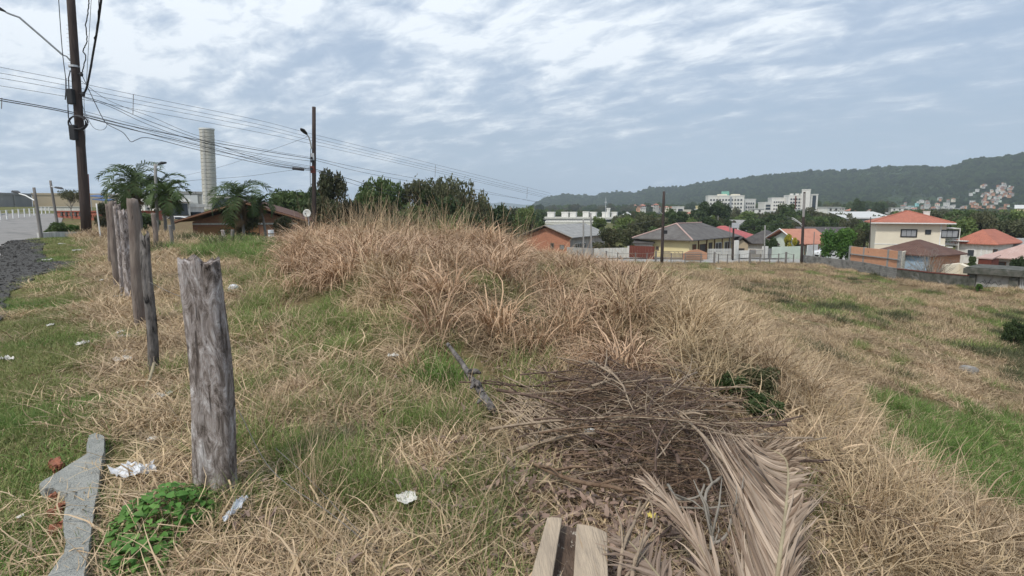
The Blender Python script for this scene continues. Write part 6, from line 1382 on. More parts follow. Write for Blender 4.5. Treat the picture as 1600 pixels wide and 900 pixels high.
# ================================================================== FOREGROUND THINGS
def plane(px, py, z):
    r = ray(px, py); k = (z-CAM[2])/r[2]; return Vector(CAM+r*k)
def old_post(name, label, pt, pb, wpx, Y, dep, m_, jag=.05, seed=1, notch=None, group='old fence posts', taper=1.0, ns=18, nr=26, rough=.10, sq=.0):
    """upright weathered post: irregular section, grooved sides, broken top"""
    rs = np.random.default_rng(seed); a = at(*pb, Y); g = hz(a[0], a[1]); b_ = at(*pt, Y-.03); base = np.array([a[0], a[1], g-.12]); tip = b_-base
    fw = Y*cp+(1.6-a[2])*sp; w_ = wpx/F*fw/2*.88; V = []; ph = rs.uniform(0, 6.28, 5)
    q = np.linspace(0, 2*np.pi, ns, endpoint=False); sc_ = (np.abs(np.cos(q))**4+np.abs(np.sin(q))**4)**(-.25*sq) if sq else 1
    groove = 1+rough*(.6*rs.random(ns)-.3)*1.6
    for j in range(nr+1):
        t = j/nr; c = tip*t; w1 = w_*(1.04-.04*t)*(taper if t > .98 else 1); 
        rr = groove*sc_*(1+rough*.5*np.sin(q*2+ph[0]+t*2.5)+rough*.35*np.sin(q*3+ph[1]+t*7)+rough*.25*(rs.random(ns)-.5))
        x = np.cos(q)*rr*w1+.012*math.sin(t*6+ph[2]); y = np.sin(q)*rr*dep*.5
        z = np.zeros(ns)
        if j == nr:
            z = jag*(fbm(np.cos(q)*2+seed, np.sin(q)*2, 3)-.4)*2.2
            if notch: z = z-notch[1]*np.exp(-((np.cos(q)-notch[0])**2)/.05)
        V.append(np.stack([c[0]+x, c[1]+y, c[2]+z], 1))
    top = V[-1].mean(0)-np.array([0, 0, jag*.5]); inner = V[-1]*.55+top*.45-np.array([0, 0, jag*.25]); V.append(inner); V.append(top[None])
    V = np.concatenate(V); fs = [(j*ns+k, j*ns+(k+1) % ns, (j+1)*ns+(k+1) % ns, (j+1)*ns+k) for j in range(nr+1) for k in range(ns)]+[((nr+1)*ns+k, (nr+1)*ns+(k+1) % ns, (nr+2)*ns) for k in range(ns)]
    me = bpy.data.meshes.new(name); me.from_pydata([tuple(v) for v in V], [], fs); me.materials.append(M[m_]); me.polygons.foreach_set('use_smooth', [True]*len(fs))
    o = bpy.data.objects.new(name, me); COL.objects.link(o); o.location = base; tag(o, label, 'fence post', group); return o
old_post('fence_post', 'thick flaky pale grey wooden post, nearest and largest of the old fence', (315, 405), (341, 782), 63, 3.02, .13, 'post_flaky', .05, 3, notch=(.55, .05), sq=.8, ns=48, nr=70, rough=.10)
old_post('fence_post', 'thin charred black splintered post beside the nearest one', (228, 369), (239, 590), 13.5, 5.4, .07, 'burnt_wood', .09, 4, rough=.3, ns=22, nr=40)
old_post('fence_post', 'smooth brown round-topped post, tallest of the row', (206, 311), (221, 522), 17, 7.35, .14, 'fence_wood', .03, 5, taper=.8, ns=20, nr=30)
old_post('fence_post', 'ragged whitish split post just left of the smooth brown one', (192, 330), (205, 478), 15, 9.6, .13, 'post_flaky', .12, 6, rough=.3, notch=(.2, .12))
old_post('fence_post', 'narrow pale splinter-topped post between the whitish and the grey one', (183, 322), (193, 462), 9, 10.3, .09, 'post_flaky', .08, 7, rough=.3)
old_post('fence_post', 'plain grey square-topped post, leftmost of the near row', (174.5, 315), (183, 448), 12, 11.4, .14, 'fence_wood', .03, 8)
old_post('fence_post', 'brownish post hidden behind the leftmost grey one', (169, 319), (174, 410), 8, 14.5, .14, 'fence_wood', .05, 9)
old_post('fence_post', 'short stubby weathered post right of the tall brown one', (240, 334), (243, 369), 7.5, 20, .13, 'fence_wood', .06, 10, group='posts beyond the verge')
old_post('fence_post', 'pointed pale post in front of the brown-roofed house', (348, 360), (350, 372), 6, 21, .12, 'post_flaky', .06, 11, group='posts beyond the verge')
old_post('fence_post', 'flat-topped grey post right of the pointed pale one', (363, 359), (364, 372), 6, 21, .12, 'pole_grey', .02, 12, group='posts beyond the verge')
old_post('fence_post', 'low leaning grey post left of the brown-roofed house', (266, 352), (268, 369), 5.5, 20, .12, 'pole_grey', .04, 13, group='posts beyond the verge')
# broken concrete slab with red brick underneath
def slab():
    poly = [(139, 680), (150, 676), (163, 682), (162, 705), (158, 722), (155, 750), (148, 790), (142, 830), (136, 870), (128, 925), (60, 925), (76, 896), (100, 862), (102, 845), (98, 815), (104, 790), (100, 772), (84, 762), (70, 765), (62, 757), (72, 748), (100, 731), (128, 715), (137, 708), (135, 695)]
    P = [plane(x, y, .085) for x, y in poly]; o0 = Vector((P[0].x, P[0].y, hz(P[0].x, P[0].y))); t = thing('broken_slab', o0, 'broken jagged grey concrete slab lying on the verge with red brick showing underneath', 'concrete slab')
    bm = bmesh.new(); tv = [bm.verts.new(p-o0) for p in P]; f = bm.faces.new(tv); f.normal_update()
    if f.normal.z < 0: f.normal_flip()
    ext = bmesh.ops.extrude_face_region(bm, geom=[f]); vs = [v for v in ext['geom'] if isinstance(v, bmesh.types.BMVert)]
    # keep the original as the bottom, push the new face up
    for v in tv: v.co.z -= .055; v.co.x += random.uniform(-.006, .006); v.co.y += random.uniform(-.006, .006)
    bmesh.ops.recalc_face_normals(bm, faces=bm.faces); bmesh.ops.triangulate(bm, faces=bm.faces)
    bmesh.ops.subdivide_edges(bm, edges=bm.edges, cuts=3, use_grid_fill=True)
    for v in bm.verts:
        q = v.co*14; v.co.z += .006*mnoise.noise(q)+.012*mnoise.noise(v.co*4); v.co.x += .005*mnoise.noise(q+Vector((9, 0, 0))); v.co.y += .005*mnoise.noise(q+Vector((0, 9, 0)))
    me = bpy.data.meshes.new('slab'); bm.to_mesh(me); bm.free(); me.materials.append(M['slab_concrete']); part('slab', me, t)
    for k, (x, y, sx, sy, sz, rz) in enumerate([(88, 728, .055, .12, .05, .9), (91, 800, .05, .09, .06, .2), (93, 828, .045, .06, .05, -.2), (88, 778, .05, .05, .05, .5)]):
        p = plane(x, y, .035)-o0; bm = bmesh.new(); bmesh.ops.create_cube(bm, size=1); bmesh.ops.subdivide_edges(bm, edges=bm.edges, cuts=4, use_grid_fill=True)
        for v in bm.verts: v.co = Vector((v.co.x*sx, v.co.y*sy, v.co.z*sz))+Vector([mnoise.noise(v.co*3+Vector((k*5+i*7, 0, 0)))*.022 for i in range(3)])
        me = bpy.data.meshes.new('brick_fragment'); bm.to_mesh(me); bm.free(); me.materials.append(M['red_brick_piece']); part('brick_fragment', me, t, p, (0, 0, rz))
slab()
# litter
def crumple(name, label, px, py, wpx, hpx, m_='paper_white', cat='litter', z=.045, amp=.35, seed=0, group=None):
    c = plane(px, py, 0); g = hz(c.x, c.y); 
    if c.y > 9: q = gp(px, py); c = Vector(q); g = q[2]
    fw = c.y*cp+(1.6-g)*sp; w_ = wpx/F*fw; l = max(w_*.5, hpx/F*fw/math.sin(max(.12, math.atan((1.6-g)/c.y)))*.8); n = 9; V = []; rs = random.Random(seed+int(px))
    for j in range(n):
        for i in range(n):
            u, v = i/(n-1)-.5, j/(n-1)-.5; e = 1-.35*abs(mnoise.noise(Vector((math.atan2(v, u)*2, seed+px, 0))))
            if abs(u)+abs(v) > .72: e *= .8
            nz = mnoise.noise(Vector((u*4+px, v*4+seed, 2)))+.5*mnoise.noise(Vector((u*11+px, v*11, 5)))
            V.append((u*w_*e, v*l*e, z+abs(nz)*w_*amp))
    fs = [(j*n+i, j*n+i+1, (j+1)*n+i+1, (j+1)*n+i) for j in range(n-1) for i in range(n-1) if not (i in (0, n-2) and j in (0, n-2))]
    me = bpy.data.meshes.new(name); me.from_pydata(V, [], fs); me.materials.append(M[m_]); o = bpy.data.objects.new(name, me); COL.objects.link(o); o.location = (c.x, c.y, g); o.rotation_euler.z = rs.uniform(-.3, .3)
    sm = o.modifiers.new('thickness', 'SOLIDIFY'); sm.thickness = .002; return tag(o, label, cat, group)
crumple('plastic_sheet', 'white crumpled plastic sheet lying between the slab and the nearest post', 211, 757, 72, 26, 'plastic_white', 'plastic sheet', .05, .30, 3)
crumple('paper_scrap', 'torn white paper scrap in the straw at the lower centre', 636, 808, 34, 22, 'paper_white', 'paper', .07, .3, 7)
for i, (x, y, w_, h_, lb) in enumerate([(255, 631, 26, 15, 'pale crumpled scrap left of the middle of the nearest post'), (192, 569, 26, 9, 'white scrap at the foot of the burnt post, lowest of the cluster'), (199, 557, 10, 6, 'tiny white scrap just above the lowest of the cluster'), (197, 538, 16, 7, 'white scrap in the middle of the cluster by the brown post'), (190, 530, 12, 6, 'small greyish scrap, topmost of the cluster by the brown post'), (130, 547, 16, 8, 'whitish scrap alone on the green verge'), (12, 566, 24, 5, 'flat white strip at the left edge of the verge'), (188, 465, 10, 6, 'white scrap beside the row of thin posts'), (97, 384, 8, 3, 'white speck of litter near the foot of the leaning pole'), (120, 393, 9, 3, 'white speck of litter on the crest of the verge'), (138, 378, 9, 3, 'white speck of litter right at the foot of the leaning pole'), (76, 408, 10, 3, 'white speck of litter by the edge of the road'), (163, 440, 8, 3, 'white speck of litter halfway along the verge'), (80, 516, 9, 5, 'white speck of litter in the lower verge'), (238, 700, 14, 10, 'small pale scrap above the plastic sheet'), (32, 817, 10, 8, 'pale pebble-like scrap left of the slab'), (615, 592, 18, 6, 'pale scrap in the green patch at the centre'), (925, 690, 26, 12, 'pale crumpled scrap tangled inside the brush heap'), (1125, 422, 8, 4, 'white scrap far out in the lower field')]):
    crumple('litter', lb, x, y, w_, h_, seed=i, group='scraps of litter on the grass', z=.03 if x < 300 else .09)
crumple('wrapper', 'yellow wrapper lying under the dry fronds', 1018, 800, 24, 10, 'yellow_wrap', 'wrapper', .06, .3, 9)
crumple('plastic_shred', 'shredded white plastic at the foot of the nearest post', 371, 818, 16, 50, 'plastic_white', 'plastic', .05, .8, 12)
def rock(name, label, px, py, sx, sy, sz, m_='stone', cat='stone', seed=0):
    g = gp(px, py); bm = bmesh.new(); bmesh.ops.create_icosphere(bm, subdivisions=3, radius=1)
    for v in bm.verts: v.co *= 1+.28*mnoise.noise(v.co*1.3+Vector((seed, 0, 0)))+.08*mnoise.noise(v.co*5+Vector((seed, 3, 0))); v.co = Vector((v.co.x*sx, v.co.y*sy, v.co.z*sz))
    me = bpy.data.meshes.new(name); bm.to_mesh(me); bm.free(); me.materials.append(M[m_]); o = bpy.data.objects.new(name, me); COL.objects.link(o); o.location = (g[0], g[1], g[2]+sz*.5); return tag(o, label, cat)
rock('stone', 'dark flat stone lying in the lower field near the right edge', 1512, 582, .28, .22, .16, seed=2)
rock('plastic_bag', 'translucent white plastic bag caught in grass right of the nearest post top', 365, 455, .095, .08, .075, 'plastic_white', 'plastic bag', 8)
rock('log_piece', 'short brown log end lying on the verge left of the far posts', 163, 403, .13, .10, .09, 'bark', 'log', 5)
# leafy green weed left of the nearest post
def leaf_mesh(seed):
    rs = random.Random(seed); n = 6; L_, R_ = [], []
    for i in range(n+1):
        t = i/n; w_ = .36*math.sin(math.pi*t**.75)**.85*(1-.12*(i % 2)); z = .10*math.sin(t*math.pi)-.12*t*t
        L_.append((-w_, t, z+w_*.25)); R_.append((w_, t, z+w_*.25))
    C_ = [(0, i/n, .10*math.sin(i/n*math.pi)-.12*(i/n)**2) for i in range(n+1)]
    V = L_+C_+R_; m = n+1; fs = [(i, m+i, m+i+1, i+1) for i in range(n)]+[(m+i, 2*m+i, 2*m+i+1, m+i+1) for i in range(n)]
    V = [(x*(1+rs.uniform(-.08, .08)), y, z) for x, y, z in V]; me = bpy.data.meshes.new('leaf'); me.from_pydata(V, [], fs); me.materials.append(M['weed_leaf']); at_ = me.attributes.new('k', 'FLOAT', 'POINT'); at_.data.foreach_set('value', [rs.random()]*len(V)); me.polygons.foreach_set('use_smooth', [True]*len(fs)); return me
LM = [leaf_mesh(i) for i in range(6)]
def weed(cpx, cpy, rx, ry, hh, n, s0, s1, label, seed):
    rs = random.Random(seed); c = plane(cpx, cpy, 0); g = hz(c.x, c.y); t = thing('leafy_weed', (c.x, c.y, g), label, 'weed'); st = MB()
    for i in range(n):
        a = rs.uniform(0, 6.28); q = math.sqrt(rs.random()); x, y = q*rx*math.cos(a), q*ry*math.sin(a); z = hh*(1-q*q)*rs.uniform(.55, 1.05)+.015
        s = rs.uniform(s0, s1); part('leaf', LM[rs.randrange(6)], t, (x, y, z), (rs.uniform(-.5, .35), rs.uniform(-.4, .4), rs.uniform(0, 6.28)), (s, s, s))
        if i % 3 == 0: st.tube([(x*.7, y*.7, -.02), (x*.9, y*.9, z*.6), (x, y, z)], .002, 3, cap=False)
    st.build('stem', 'grass_green', t); t.children[-1]['kind'] = 'stuff'; return t
weed(262, 822, .23, .27, .15, 290, .035, .062, 'dense leafy green weed growing at the foot of the nearest post', 4)
weed(222, 880, .15, .12, .08, 90, .035, .06, 'lower sprawling part of leafy weed near the bottom edge', 5)
def bushlet(px, py, Y, wm, hm, kind, label):
    x, y = axy(px, Y); g = hz(x, y); t = thing('small_shrub', (x, y, g), label, 'shrub'); part('crown', random.choice(CR[kind]), t, (0, 0, -.03), scale=(wm, wm, hm)); b = MB()
    for k in range(5): b.tube([(0, 0, -.05), (.1*math.cos(k*1.3), .1*math.sin(k*1.3), hm*.6)], .006, 4, cap=False)
    b.build('stem', 'twig', t)
bushlet(1158, 652, 4.75, .20, .30, 'dark', 'dark green leafy shrub behind the fronds of the brush heap')
bushlet(1205, 655, 4.6, .26, .22, 'dark', 'lower dark green plant right of the leafy shrub behind the fronds')
bushlet(1195, 648, 4.95, .24, .25, 'olive', 'wispy olive plant between straw and the dark shrub')
# timber channel at the bottom of the picture
def board_piece():
    t = thing('timber_channel', (.2, 1.9, hz(.2, 1.9)), 'weathered pale timber piece with two raised strips and a dark flaking middle', 'timber'); o0 = Vector(t.location)
    def loft(name, m_, rows):
        b = MB(); n = len(rows[0]); vs = [Vector(p)-o0 for r_ in rows for p in r_]
        fs = [(j*n+k, j*n+(k+1) % n, (j+1)*n+(k+1) % n, (j+1)*n+k) for j in range(len(rows)-1) for k in range(n)]+[tuple(range(n-1, -1, -1)), tuple((len(rows)-1)*n+k for k in range(n))]
        b.add(vs, fs); o = b.build(name, m_, t, smooth=False, bevel=.004); return o
    def sect(t_, a0, a1, b0, b1, z0, arch, th):
        # a = far end px pair, b = px pair at the frame bottom; t_ from 0 (far) to 1.35 (below the frame)
        pl = (a0[0]+(b0[0]-a0[0])*t_, a0[1]+(b0[1]-a0[1])*t_); pr_ = (a1[0]+(b1[0]-a1[0])*t_, a1[1]+(b1[1]-a1[1])*t_); A = plane(*pl, z0); B = plane(*pr_, z0); n = 6; top = []; bot = []
        for i in range(n+1):
            q = i/n; p = A.lerp(B, q); p.z += arch*math.sin(math.pi*q)+.004*mnoise.noise(Vector((q*5, t_*6, z0*50))); top.append(p); bot.append(p-Vector((0, 0, th)))
        return top+bot[::-1]
    ts = [0, .03, .15, .3, .45, .6, .75, .9, 1.1, 1.35]
    loft('side_strip', 'board_pale', [sect(k, (855, 808), (878, 810), (829, 900), (863, 900), .17, .003, .02) for k in ts])
    loft('side_strip', 'board_pale', [sect(k, (901, 818), (949, 832), (896, 900), (950, 900), .16, .010, .02) for k in ts])
    loft('middle_panel', 'board_dark', [sect(k, (872, 816), (906, 824), (858, 904), (903, 904), .11, -.008, .03) for k in ts])
board_piece()
# brush heap
HC = (.98, 3.9); HRX, HRY, HH = .92, 1.25, .40
def dome(x, y):
    q = ((x-HC[0])/HRX)**2+((y-HC[1])/HRY)**2; return hz(x, y)+HH*max(0, 1-q)
rb = random.Random(17)
def twig_path(x, y, z, az, L_, n=6, curl=.5, rise=.15):
    p = Vector((x, y, z)); d = Vector((math.cos(az), math.sin(az), rb.uniform(-.12, rise))); p = p-d*L_/2; pts = [p.copy()]; cv = rb.uniform(-curl, curl)
    for k in range(n):
        az += cv/n+rb.uniform(-.13, .13); d = Vector((math.cos(az), math.sin(az), d.z+rb.uniform(-.10, .07))); p = p+d.normalized()*L_/n
        gz = hz(p.x, p.y)+.01; p.z = max(p.z, gz); pts.append(p.copy())
    return pts
def heap_pt(top=.0):
    while 1:
        x = rb.uniform(-1, 1); y = rb.uniform(-1, 1)
        if x*x+y*y < 1: break
    x = HC[0]+x*HRX*.8; y = HC[1]+y*HRY*.8; g = hz(x, y); return x, y, g+(dome(x, y)-g)*rb.uniform(top, 1)+.02
stuff = {'twig': MB(), 'twig_purple': MB(), 'twig_pale': MB()}
for i in range(620):
    x, y, z = heap_pt(); az = rb.gauss(.2, .75)+(math.pi if rb.random() < .5 else 0); L_ = rb.uniform(.25, 1.0); r = rb.uniform(.0018, .0045); m_ = rb.choice(['twig', 'twig', 'twig_purple', 'twig_purple', 'twig_pale'])
    pts = twig_path(x, y, z, az, L_, 5); stuff[m_].tube(pts, [r*(1-.6*k/5) for k in range(6)], 3, cap=False)
    if rb.random() < .5: k = rb.randrange(1, 5); q = pts[k]+Vector((rb.uniform(-.14, .14), rb.uniform(-.14, .14), rb.uniform(-.02, .08))); stuff[m_].tube([pts[k], (pts[k]+q)/2, q], [r*.6, r*.5, r*.25], 3, cap=False)
for m_, b in stuff.items(): tag(b.build('twigs', m_), {'twig': 'mass of thin brown twigs in the brush heap', 'twig_purple': 'mass of thin purplish-grey twigs in the brush heap', 'twig_pale': 'scattered thin pale twigs in the brush heap'}[m_], 'twigs', None, 'stuff')
for i in range(110):
    x, y, z = heap_pt(.6); az = rb.gauss(.15, .65)+(math.pi if rb.random() < .5 else 0); L_ = rb.uniform(.6, 1.5); r = rb.uniform(.005, .0085)*(1.7 if rb.random() < .18 else 1); m_ = rb.choice(['twig', 'twig_purple', 'twig_purple', 'twig_pale'])
    pts = twig_path(x, y, z, az, L_, 8, 1.3); o0 = pts[0].copy(); b = MB(); b.tube([p-o0 for p in pts], [r*(1-.75*k/8) for k in range(9)], 5, jit=.2)
    for k in (1, 2, 3, 4, 5, 6, 7): q = pts[k]+Vector((rb.uniform(-.2, .2), rb.uniform(-.2, .2), rb.uniform(-.02, .12))); b.tube([pts[k]-o0, (pts[k]+q)/2-o0+Vector((.01, .01, .01)), q-o0], [r*.5, r*.35, r*.15], 4, cap=False)
    tag(b.build('dead_twig', m_, loc=o0, smooth=True), 'long thin '+{'twig': 'brown', 'twig_purple': 'purplish-grey', 'twig_pale': 'pale bare'}[m_]+' dead twig on the '+('near' if y < HC[1]-.4 else 'far' if y > HC[1]+.4 else 'middle')+' '+('left' if x < HC[0]-.3 else 'right' if x > HC[0]+.3 else 'centre')+' of the brush heap', 'twig', 'dead twigs in the brush heap')
def branch(label, pts, r0, r1, m_='twig', forks=0, name='dead_branch', smoothn=4, cat='branch'):
    P = [Vector(at(*p)) for p in pts]; Q = [P[0]*2-P[1]]+P+[P[-1]*2-P[-2]]; out = []
    for i in range(1, len(Q)-2):
        for k in range(smoothn):
            t_ = k/smoothn; out.append(.5*((2*Q[i])+(-Q[i-1]+Q[i+1])*t_+(2*Q[i-1]-5*Q[i]+4*Q[i+1]-Q[i+2])*t_*t_+(-Q[i-1]+3*Q[i]-3*Q[i+1]+Q[i+2])*t_**3))
    out.append(P[-1]); o0 = out[0].copy(); n = len(out); b = MB(); b.tube([p-o0+Vector((rb.uniform(-1, 1), rb.uniform(-1, 1), rb.uniform(-1, 1)))*r0*.25 for p in out], [(r0+(r1-r0)*i/(n-1))*(1+rb.uniform(-.12, .12)) for i in range(n)], 8, jit=.12)
    for f in range(forks):
        k = rb.randrange(1, n-1); q = out[k]+(out[min(k+1, n-1)]-out[k-1]).normalized()*rb.uniform(.08, .25)+Vector((rb.uniform(-.12, .12), rb.uniform(-.08, .08), rb.uniform(0, .12))); b.tube([out[k]-o0, (out[k]+q)/2-o0+Vector((.01, 0, .015)), q-o0], [r1*1.1, r1*.8, r1*.3], 5)
    return tag(b.build(name, m_, loc=o0, smooth=True), label, cat)
branch('brown branch sticking out at the upper left of the brush heap', [(808, 704, 3.45), (856, 688, 3.5), (931, 675, 3.55), (992, 658, 3.75), (1040, 650, 3.9)], .016, .007, 'twig_pale', 4)
branch('dark branch running along the lower left of the brush heap', [(829, 722, 3.25), (890, 749, 3.0), (950, 760, 2.95), (1000, 775, 2.85)], .012, .010, 'twig', 4)
branch('pale crooked upright branch right of the timber piece', [(966, 925, 2.05), (969, 889, 2.15), (976, 850, 2.25), (992, 812, 2.4), (1000, 785, 2.5)], .010, .006, 'twig_pale', 3)
branch('second pale branch crossing the crooked upright one', [(983, 930, 2.05), (990, 890, 2.12), (1000, 858, 2.2), (1022, 824, 2.32), (1026, 806, 2.4)], .011, .005, 'twig_pale', 2)
branch('whitish curved twig in the dark gap between the fronds', [(1044, 757, 2.7), (1052, 772, 2.6), (1066, 781, 2.55), (1092, 775, 2.55), (1101, 757, 2.62)], .007, .005, 'bark_pale', 2)
branch('pale bent branch standing in the dark gap left of the big frond', [(1112, 860, 2.2), (1110, 822, 2.3), (1101, 787, 2.42), (1109, 760, 2.52), (1128, 745, 2.6)], .010, .006, 'bark_pale', 4)
branch('pale forked twig touching the left edge of the big frond', [(1110, 852, 2.22), (1134, 838, 2.26), (1145, 805, 2.35), (1149, 790, 2.4)], .007, .004, 'bark_pale', 3)
branch('straight pale stick crossing the dark gap', [(1060, 792, 2.5), (1100, 794, 2.48), (1148, 789, 2.46)], .005, .004, 'bark_pale')
branch('grey-black broken pole lying in the straw at the centre', [(700, 538, 4.9), (722, 568, 4.65), (742, 598, 4.4), (770, 640, 4.0)], .016, .030, 'burnt_wood', 5)
branch('thin stick running from the heap toward the dark shrub', [(1128, 677, 3.3), (1170, 685, 3.2), (1216, 695, 3.1)], .007, .004, 'twig_pale', 2)
branch('pale bamboo stick leaning at the foot of the charred post', [(241, 568, 5.15), (234, 590, 4.95), (226, 614, 4.85)], .014, .010, 'rachis', name='stick', cat='stick')
branch('reddish straight stem above the left side of the big frond', [(1055, 642, 3.7), (1085, 668, 3.45), (1112, 698, 3.2), (1150, 742, 2.9)], .009, .012, 'twig_pale', 1)
branch('long thin stick crossing the heap toward the upper left', [(945, 630, 4.3), (965, 665, 3.9), (1000, 688, 3.6)], .005, .004, 'twig_pale')
for i in range(26):   # fan of pale stalks at the left of the heap
    a = (740+rb.uniform(0, 80), 590+rb.uniform(0, 60)); b_ = (835+rb.uniform(0, 70), 640+rb.uniform(0, 55)); Y0 = 4.6+rb.uniform(-.3, .3); Y1 = 3.9+rb.uniform(-.2, .3)
    c0 = plane(*a, .12); c1 = plane(*b_, .14); m = (c0+c1)/2+Vector((0, 0, .05)); bb = MB(); bb.tube([(0, 0, 0), m-c0, c1-c0], [.004, .005, .006], 4); tag(bb.build('dry_stalk', 'twig_pale', loc=c0), 'pale dry stalk in the fan spreading left of the brush heap', 'stalk', 'stalks fanned out left of the brush heap')
# leaf litter under the heap and small debris
def litter_leaves():
    V, Fq, K = blades(2, 900, .01, .05, .07, .02, .03, 0, 20, (20, 80), 3, wav=.2); protos = []
    for i in range(4):
        V, Fq, K = blades(3, 900+i, .05, .05, .09, .025, .04, 0, 25, (10, 90), 3, wav=.4, tip=.25); protos.append(rawmesh('dead_leaf', V, Fq, 'litter', k=K))
    r_ = np.random.default_rng(9); P = []
    for cx_, cy_, sx, sy, n in ((.45, 3.2, .45, .45, 480), (.75, 2.7, .5, .4, 260), (.8, 4.0, .9, 1.0, 300), (-1.6, 2.9, .3, .3, 14)): P += [(cx_+r_.normal()*sx, cy_+r_.normal()*sy) for _ in range(n)]
    P = np.array(P); z = h(P[:, 0], P[:, 1])+.02+.05*r_.random(len(P)); n = len(P)
    scatter('leaf_litter', np.c_[P, z], np.c_[r_.normal(0, .4, n), r_.normal(0, .4, n), r_.uniform(0, 6.28, n)], np.repeat(r_.uniform(.5, 1.0, n)[:, None], 3, 1), r_.integers(0, 4, n), protos, 'dead purplish-brown leaves littering the ground by the brush heap', 'leaf litter')
litter_leaves()
# dry palm fronds
def interp(P, t):
    t = max(0, min(.9999, t))*(len(P)-1); i = int(t); f = t-i; q = [P[max(i-1, 0)], P[i], P[i+1], P[min(i+2, len(P)-1)]]
    return .5*((2*q[1])+(-q[0]+q[2])*f+(2*q[0]-5*q[1]+4*q[2]-q[3])*f*f+(-q[0]+3*q[1]-3*q[2]+q[3])*f**3)
def frond(label, rach, sides, r0, m_='frond_dry', wl=.009, rm='rachis', seed=1):
    rs = random.Random(seed); RP = [Vector(at(*p)) for p in rach]; o0 = RP[0].copy(); t = thing('palm_frond', o0, label, 'palm frond')
    b = MB(); pts = [interp(RP, k/24)-o0 for k in range(25)]; b.tube(pts, [r0*(1-.75*k/24) for k in range(25)], 7); b.build('rachis', rm, t, smooth=True)
    for n, t0, t1, tips, mids, lift_ in sides:
        TP = [Vector(at(*p)) for p in tips]; MP = [Vector(at(*p)) for p in mids]
        for i in range(n):
            u = (i+rs.uniform(-.3, .3))/n; u = max(0, min(1, u)); A = interp(RP, t0+(t1-t0)*u); jt = Vector((rs.gauss(0, .018), rs.gauss(0, .02), rs.gauss(0, .018))); C_ = interp(TP, u)+jt*1.6; B_ = interp(MP, u)+jt+Vector((0, 0, lift_*rs.random()))
            K = 8; V = []; w_ = wl*rs.uniform(.5, 1.2); tw = rs.uniform(-1.1, 1.1); cut = rs.uniform(.72, 1.06); C_ = A.lerp(C_, cut)+Vector((rs.gauss(0, .012), 0, rs.gauss(0, .012))); dirv = (C_-A).normalized(); sd_ = dirv.cross(Vector((0, -.75, .65))).normalized(); nm = sd_.cross(dirv)
            for k in range(K+1):
                q = k/K; p = A*(1-q)**2+B_*2*q*(1-q)+C_*q*q; ww = w_*(.5+.5*math.sin(math.pi*min(1, q*1.3+.12)))*(1-q**4*.85); a = tw*q*2; s2 = sd_*math.cos(a)+nm*math.sin(a); n2 = nm*math.cos(a)-sd_*math.sin(a)
                p = p-o0+Vector((rs.uniform(-1, 1), rs.uniform(-1, 1), rs.uniform(-1, 1)))*.0015; V += [p-s2*ww-n2*ww*.5, p, p+s2*ww-n2*ww*.5]
            fs = [(3*k+j, 3*k+j+1, 3*k+j+4, 3*k+j+3) for k in range(K) for j in (0, 1)]
            me = bpy.data.meshes.new('leaflet'); me.from_pydata([tuple(v) for v in V], [], fs); me.materials.append(M[m_]); ka = me.attributes.new('k', 'FLOAT', 'POINT'); ka.data.foreach_set('value', [rs.random()]*len(V)); part('leaflet', me, t)
RA = [(1196, 1080, 1.72), (1206, 980, 1.88), (1215, 900, 2.05), (1223, 840, 2.2), (1229, 787, 2.38), (1232, 741, 2.58), (1226, 716, 2.72), (1206, 704, 2.82), (1186, 704, 2.9)]
frond('big dry grey-tan palm frond with a comb of long leaflets at the lower right', RA,
      [(120, .0, .62, [(1160, 870, 2.15), (1148, 800, 2.35), (1120, 700, 2.75), (1108, 672, 2.95), (1116, 672, 2.95), (1130, 680, 2.9), (1150, 705, 2.8)], [(1150, 960, 1.95), (1152, 870, 2.1), (1150, 790, 2.4), (1152, 760, 2.5), (1160, 750, 2.52), (1170, 745, 2.55), (1180, 735, 2.6)], .03),
       (46, .5, 1.0, [(1130, 690, 2.85), (1140, 685, 2.85), (1150, 678, 2.9), (1154, 682, 2.9), (1158, 690, 2.9)], [(1180, 770, 2.5), (1182, 745, 2.6), (1180, 725, 2.7), (1175, 712, 2.78), (1172, 705, 2.85)], .03),
       (80, .0, .55, [(1240, 960, 1.85), (1254, 880, 2.05), (1266, 820, 2.2), (1276, 770, 2.4), (1262, 772, 2.4), (1258, 760, 2.45)], [(1220, 980, 1.85), (1240, 890, 2.05), (1252, 850, 2.15), (1262, 800, 2.3), (1258, 790, 2.35), (1250, 770, 2.45)], .04),
       (56, .55, 1.0, [(1266, 752, 2.5), (1264, 735, 2.55), (1262, 715, 2.6), (1263, 690, 2.68), (1250, 688, 2.72), (1228, 688, 2.8)], [(1248, 765, 2.48), (1248, 740, 2.56), (1246, 722, 2.64), (1240, 706, 2.72), (1226, 700, 2.78), (1212, 698, 2.82)], .04)], .012)
frond('narrow dry palm frond arching to the left of the big one', [(1165, 1010, 1.75), (1130, 930, 1.95), (1100, 865, 2.12), (1068, 812, 2.28), (1040, 775, 2.42), (1014, 752, 2.52)],
      [(50, .0, .95, [(1100, 930, 1.95), (1072, 850, 2.15), (1040, 800, 2.32), (1008, 765, 2.48), (998, 752, 2.55), (1000, 746, 2.56)], [(1120, 950, 1.88), (1090, 870, 2.1), (1058, 815, 2.28), (1026, 775, 2.45), (1012, 762, 2.5), (1006, 750, 2.55)], .02),
       (50, .0, .95, [(1122, 890, 2.04), (1094, 836, 2.2), (1072, 800, 2.3), (1044, 768, 2.42), (1024, 750, 2.5), (1008, 742, 2.56)], [(1132, 920, 1.95), (1104, 858, 2.14), (1076, 812, 2.27), (1046, 780, 2.4), (1028, 762, 2.47), (1012, 748, 2.54)], .02)], .010, seed=3)
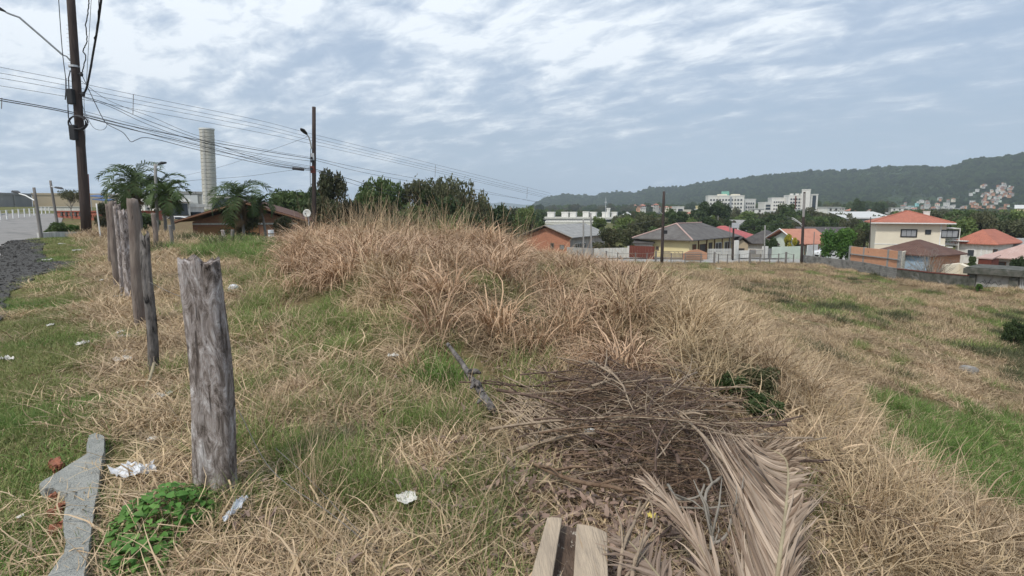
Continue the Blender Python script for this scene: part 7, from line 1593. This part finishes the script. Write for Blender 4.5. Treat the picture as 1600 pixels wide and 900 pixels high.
frond('small brown dry frond lying flat right of the timber piece', [(1075, 960, 1.9), (1040, 915, 2.05), (1005, 870, 2.2), (975, 838, 2.32)],
      [(34, .0, .95, [(985, 960, 1.9), (965, 900, 2.1), (950, 860, 2.25), (948, 830, 2.37)], [(1020, 950, 1.92), (1000, 900, 2.08), (975, 862, 2.22), (960, 842, 2.32)], .01),
       (34, .0, .95, [(1075, 900, 2.1), (1055, 865, 2.2), (1020, 838, 2.3), (985, 818, 2.4)], [(1070, 920, 2.02), (1045, 885, 2.15), (1012, 855, 2.25), (985, 832, 2.34)], .01)], .009, 'frond_dark', seed=5)
wire('old rusty fence wire sagging through the grass at the lower centre', [(372, 640, 3.0), (425, 735, 2.95), (520, 805, 2.65), (600, 872, 2.4), (660, 930, 2.2)], .0022, 'pole_grey', name='fence_wire', group='old fence wires')
wire('second fence wire lying in the straw beside the first', [(430, 700, 3.2), (480, 745, 3.0), (560, 830, 2.6), (640, 900, 2.3)], .002, 'pole_grey', name='fence_wire', group='old fence wires')
wire('wire strung from the nearest post back to the charred one', [(300, 470, 2.98), (262, 455, 4.2), (232, 440, 5.35)], .0018, 'pole_grey', name='fence_wire', group='old fence wires')

def gravel_stones():
    protos = []
    for i in range(4):
        bm = bmesh.new(); bmesh.ops.create_icosphere(bm, subdivisions=1, radius=1)
        for v in bm.verts: v.co *= 1+.5*mnoise.noise(v.co*2+Vector((i*3, 0, 0))); v.co.z *= .65
        me = bpy.data.meshes.new('pebble'); bm.to_mesh(me); bm.free(); me.materials.append(M['gravel']); protos.append(me)
    r_ = np.random.default_rng(12); n = 3000; u = r_.uniform(-26, -3, n); wid = np.interp(u, ug, wg); v = -wid*.85+(wid*.85+.9)*r_.random(n)**.8
    x = RO[0]+u*RD[0]+v*RL[0]; y = RO[1]+u*RD[1]+v*RL[1]; s = r_.uniform(.008, .03, n)*np.where(r_.random(n) < .06, 2.2, 1)
    scatter('gravel', np.c_[x, y, h(x, y)+.022], np.c_[r_.uniform(0, 6, n), r_.uniform(0, 6, n), r_.uniform(0, 6, n)], np.repeat(s[:, None], 3, 1), r_.integers(0, 4, n), protos, 'dark loose gravel along the crumbling road edge', 'gravel')
gravel_stones()
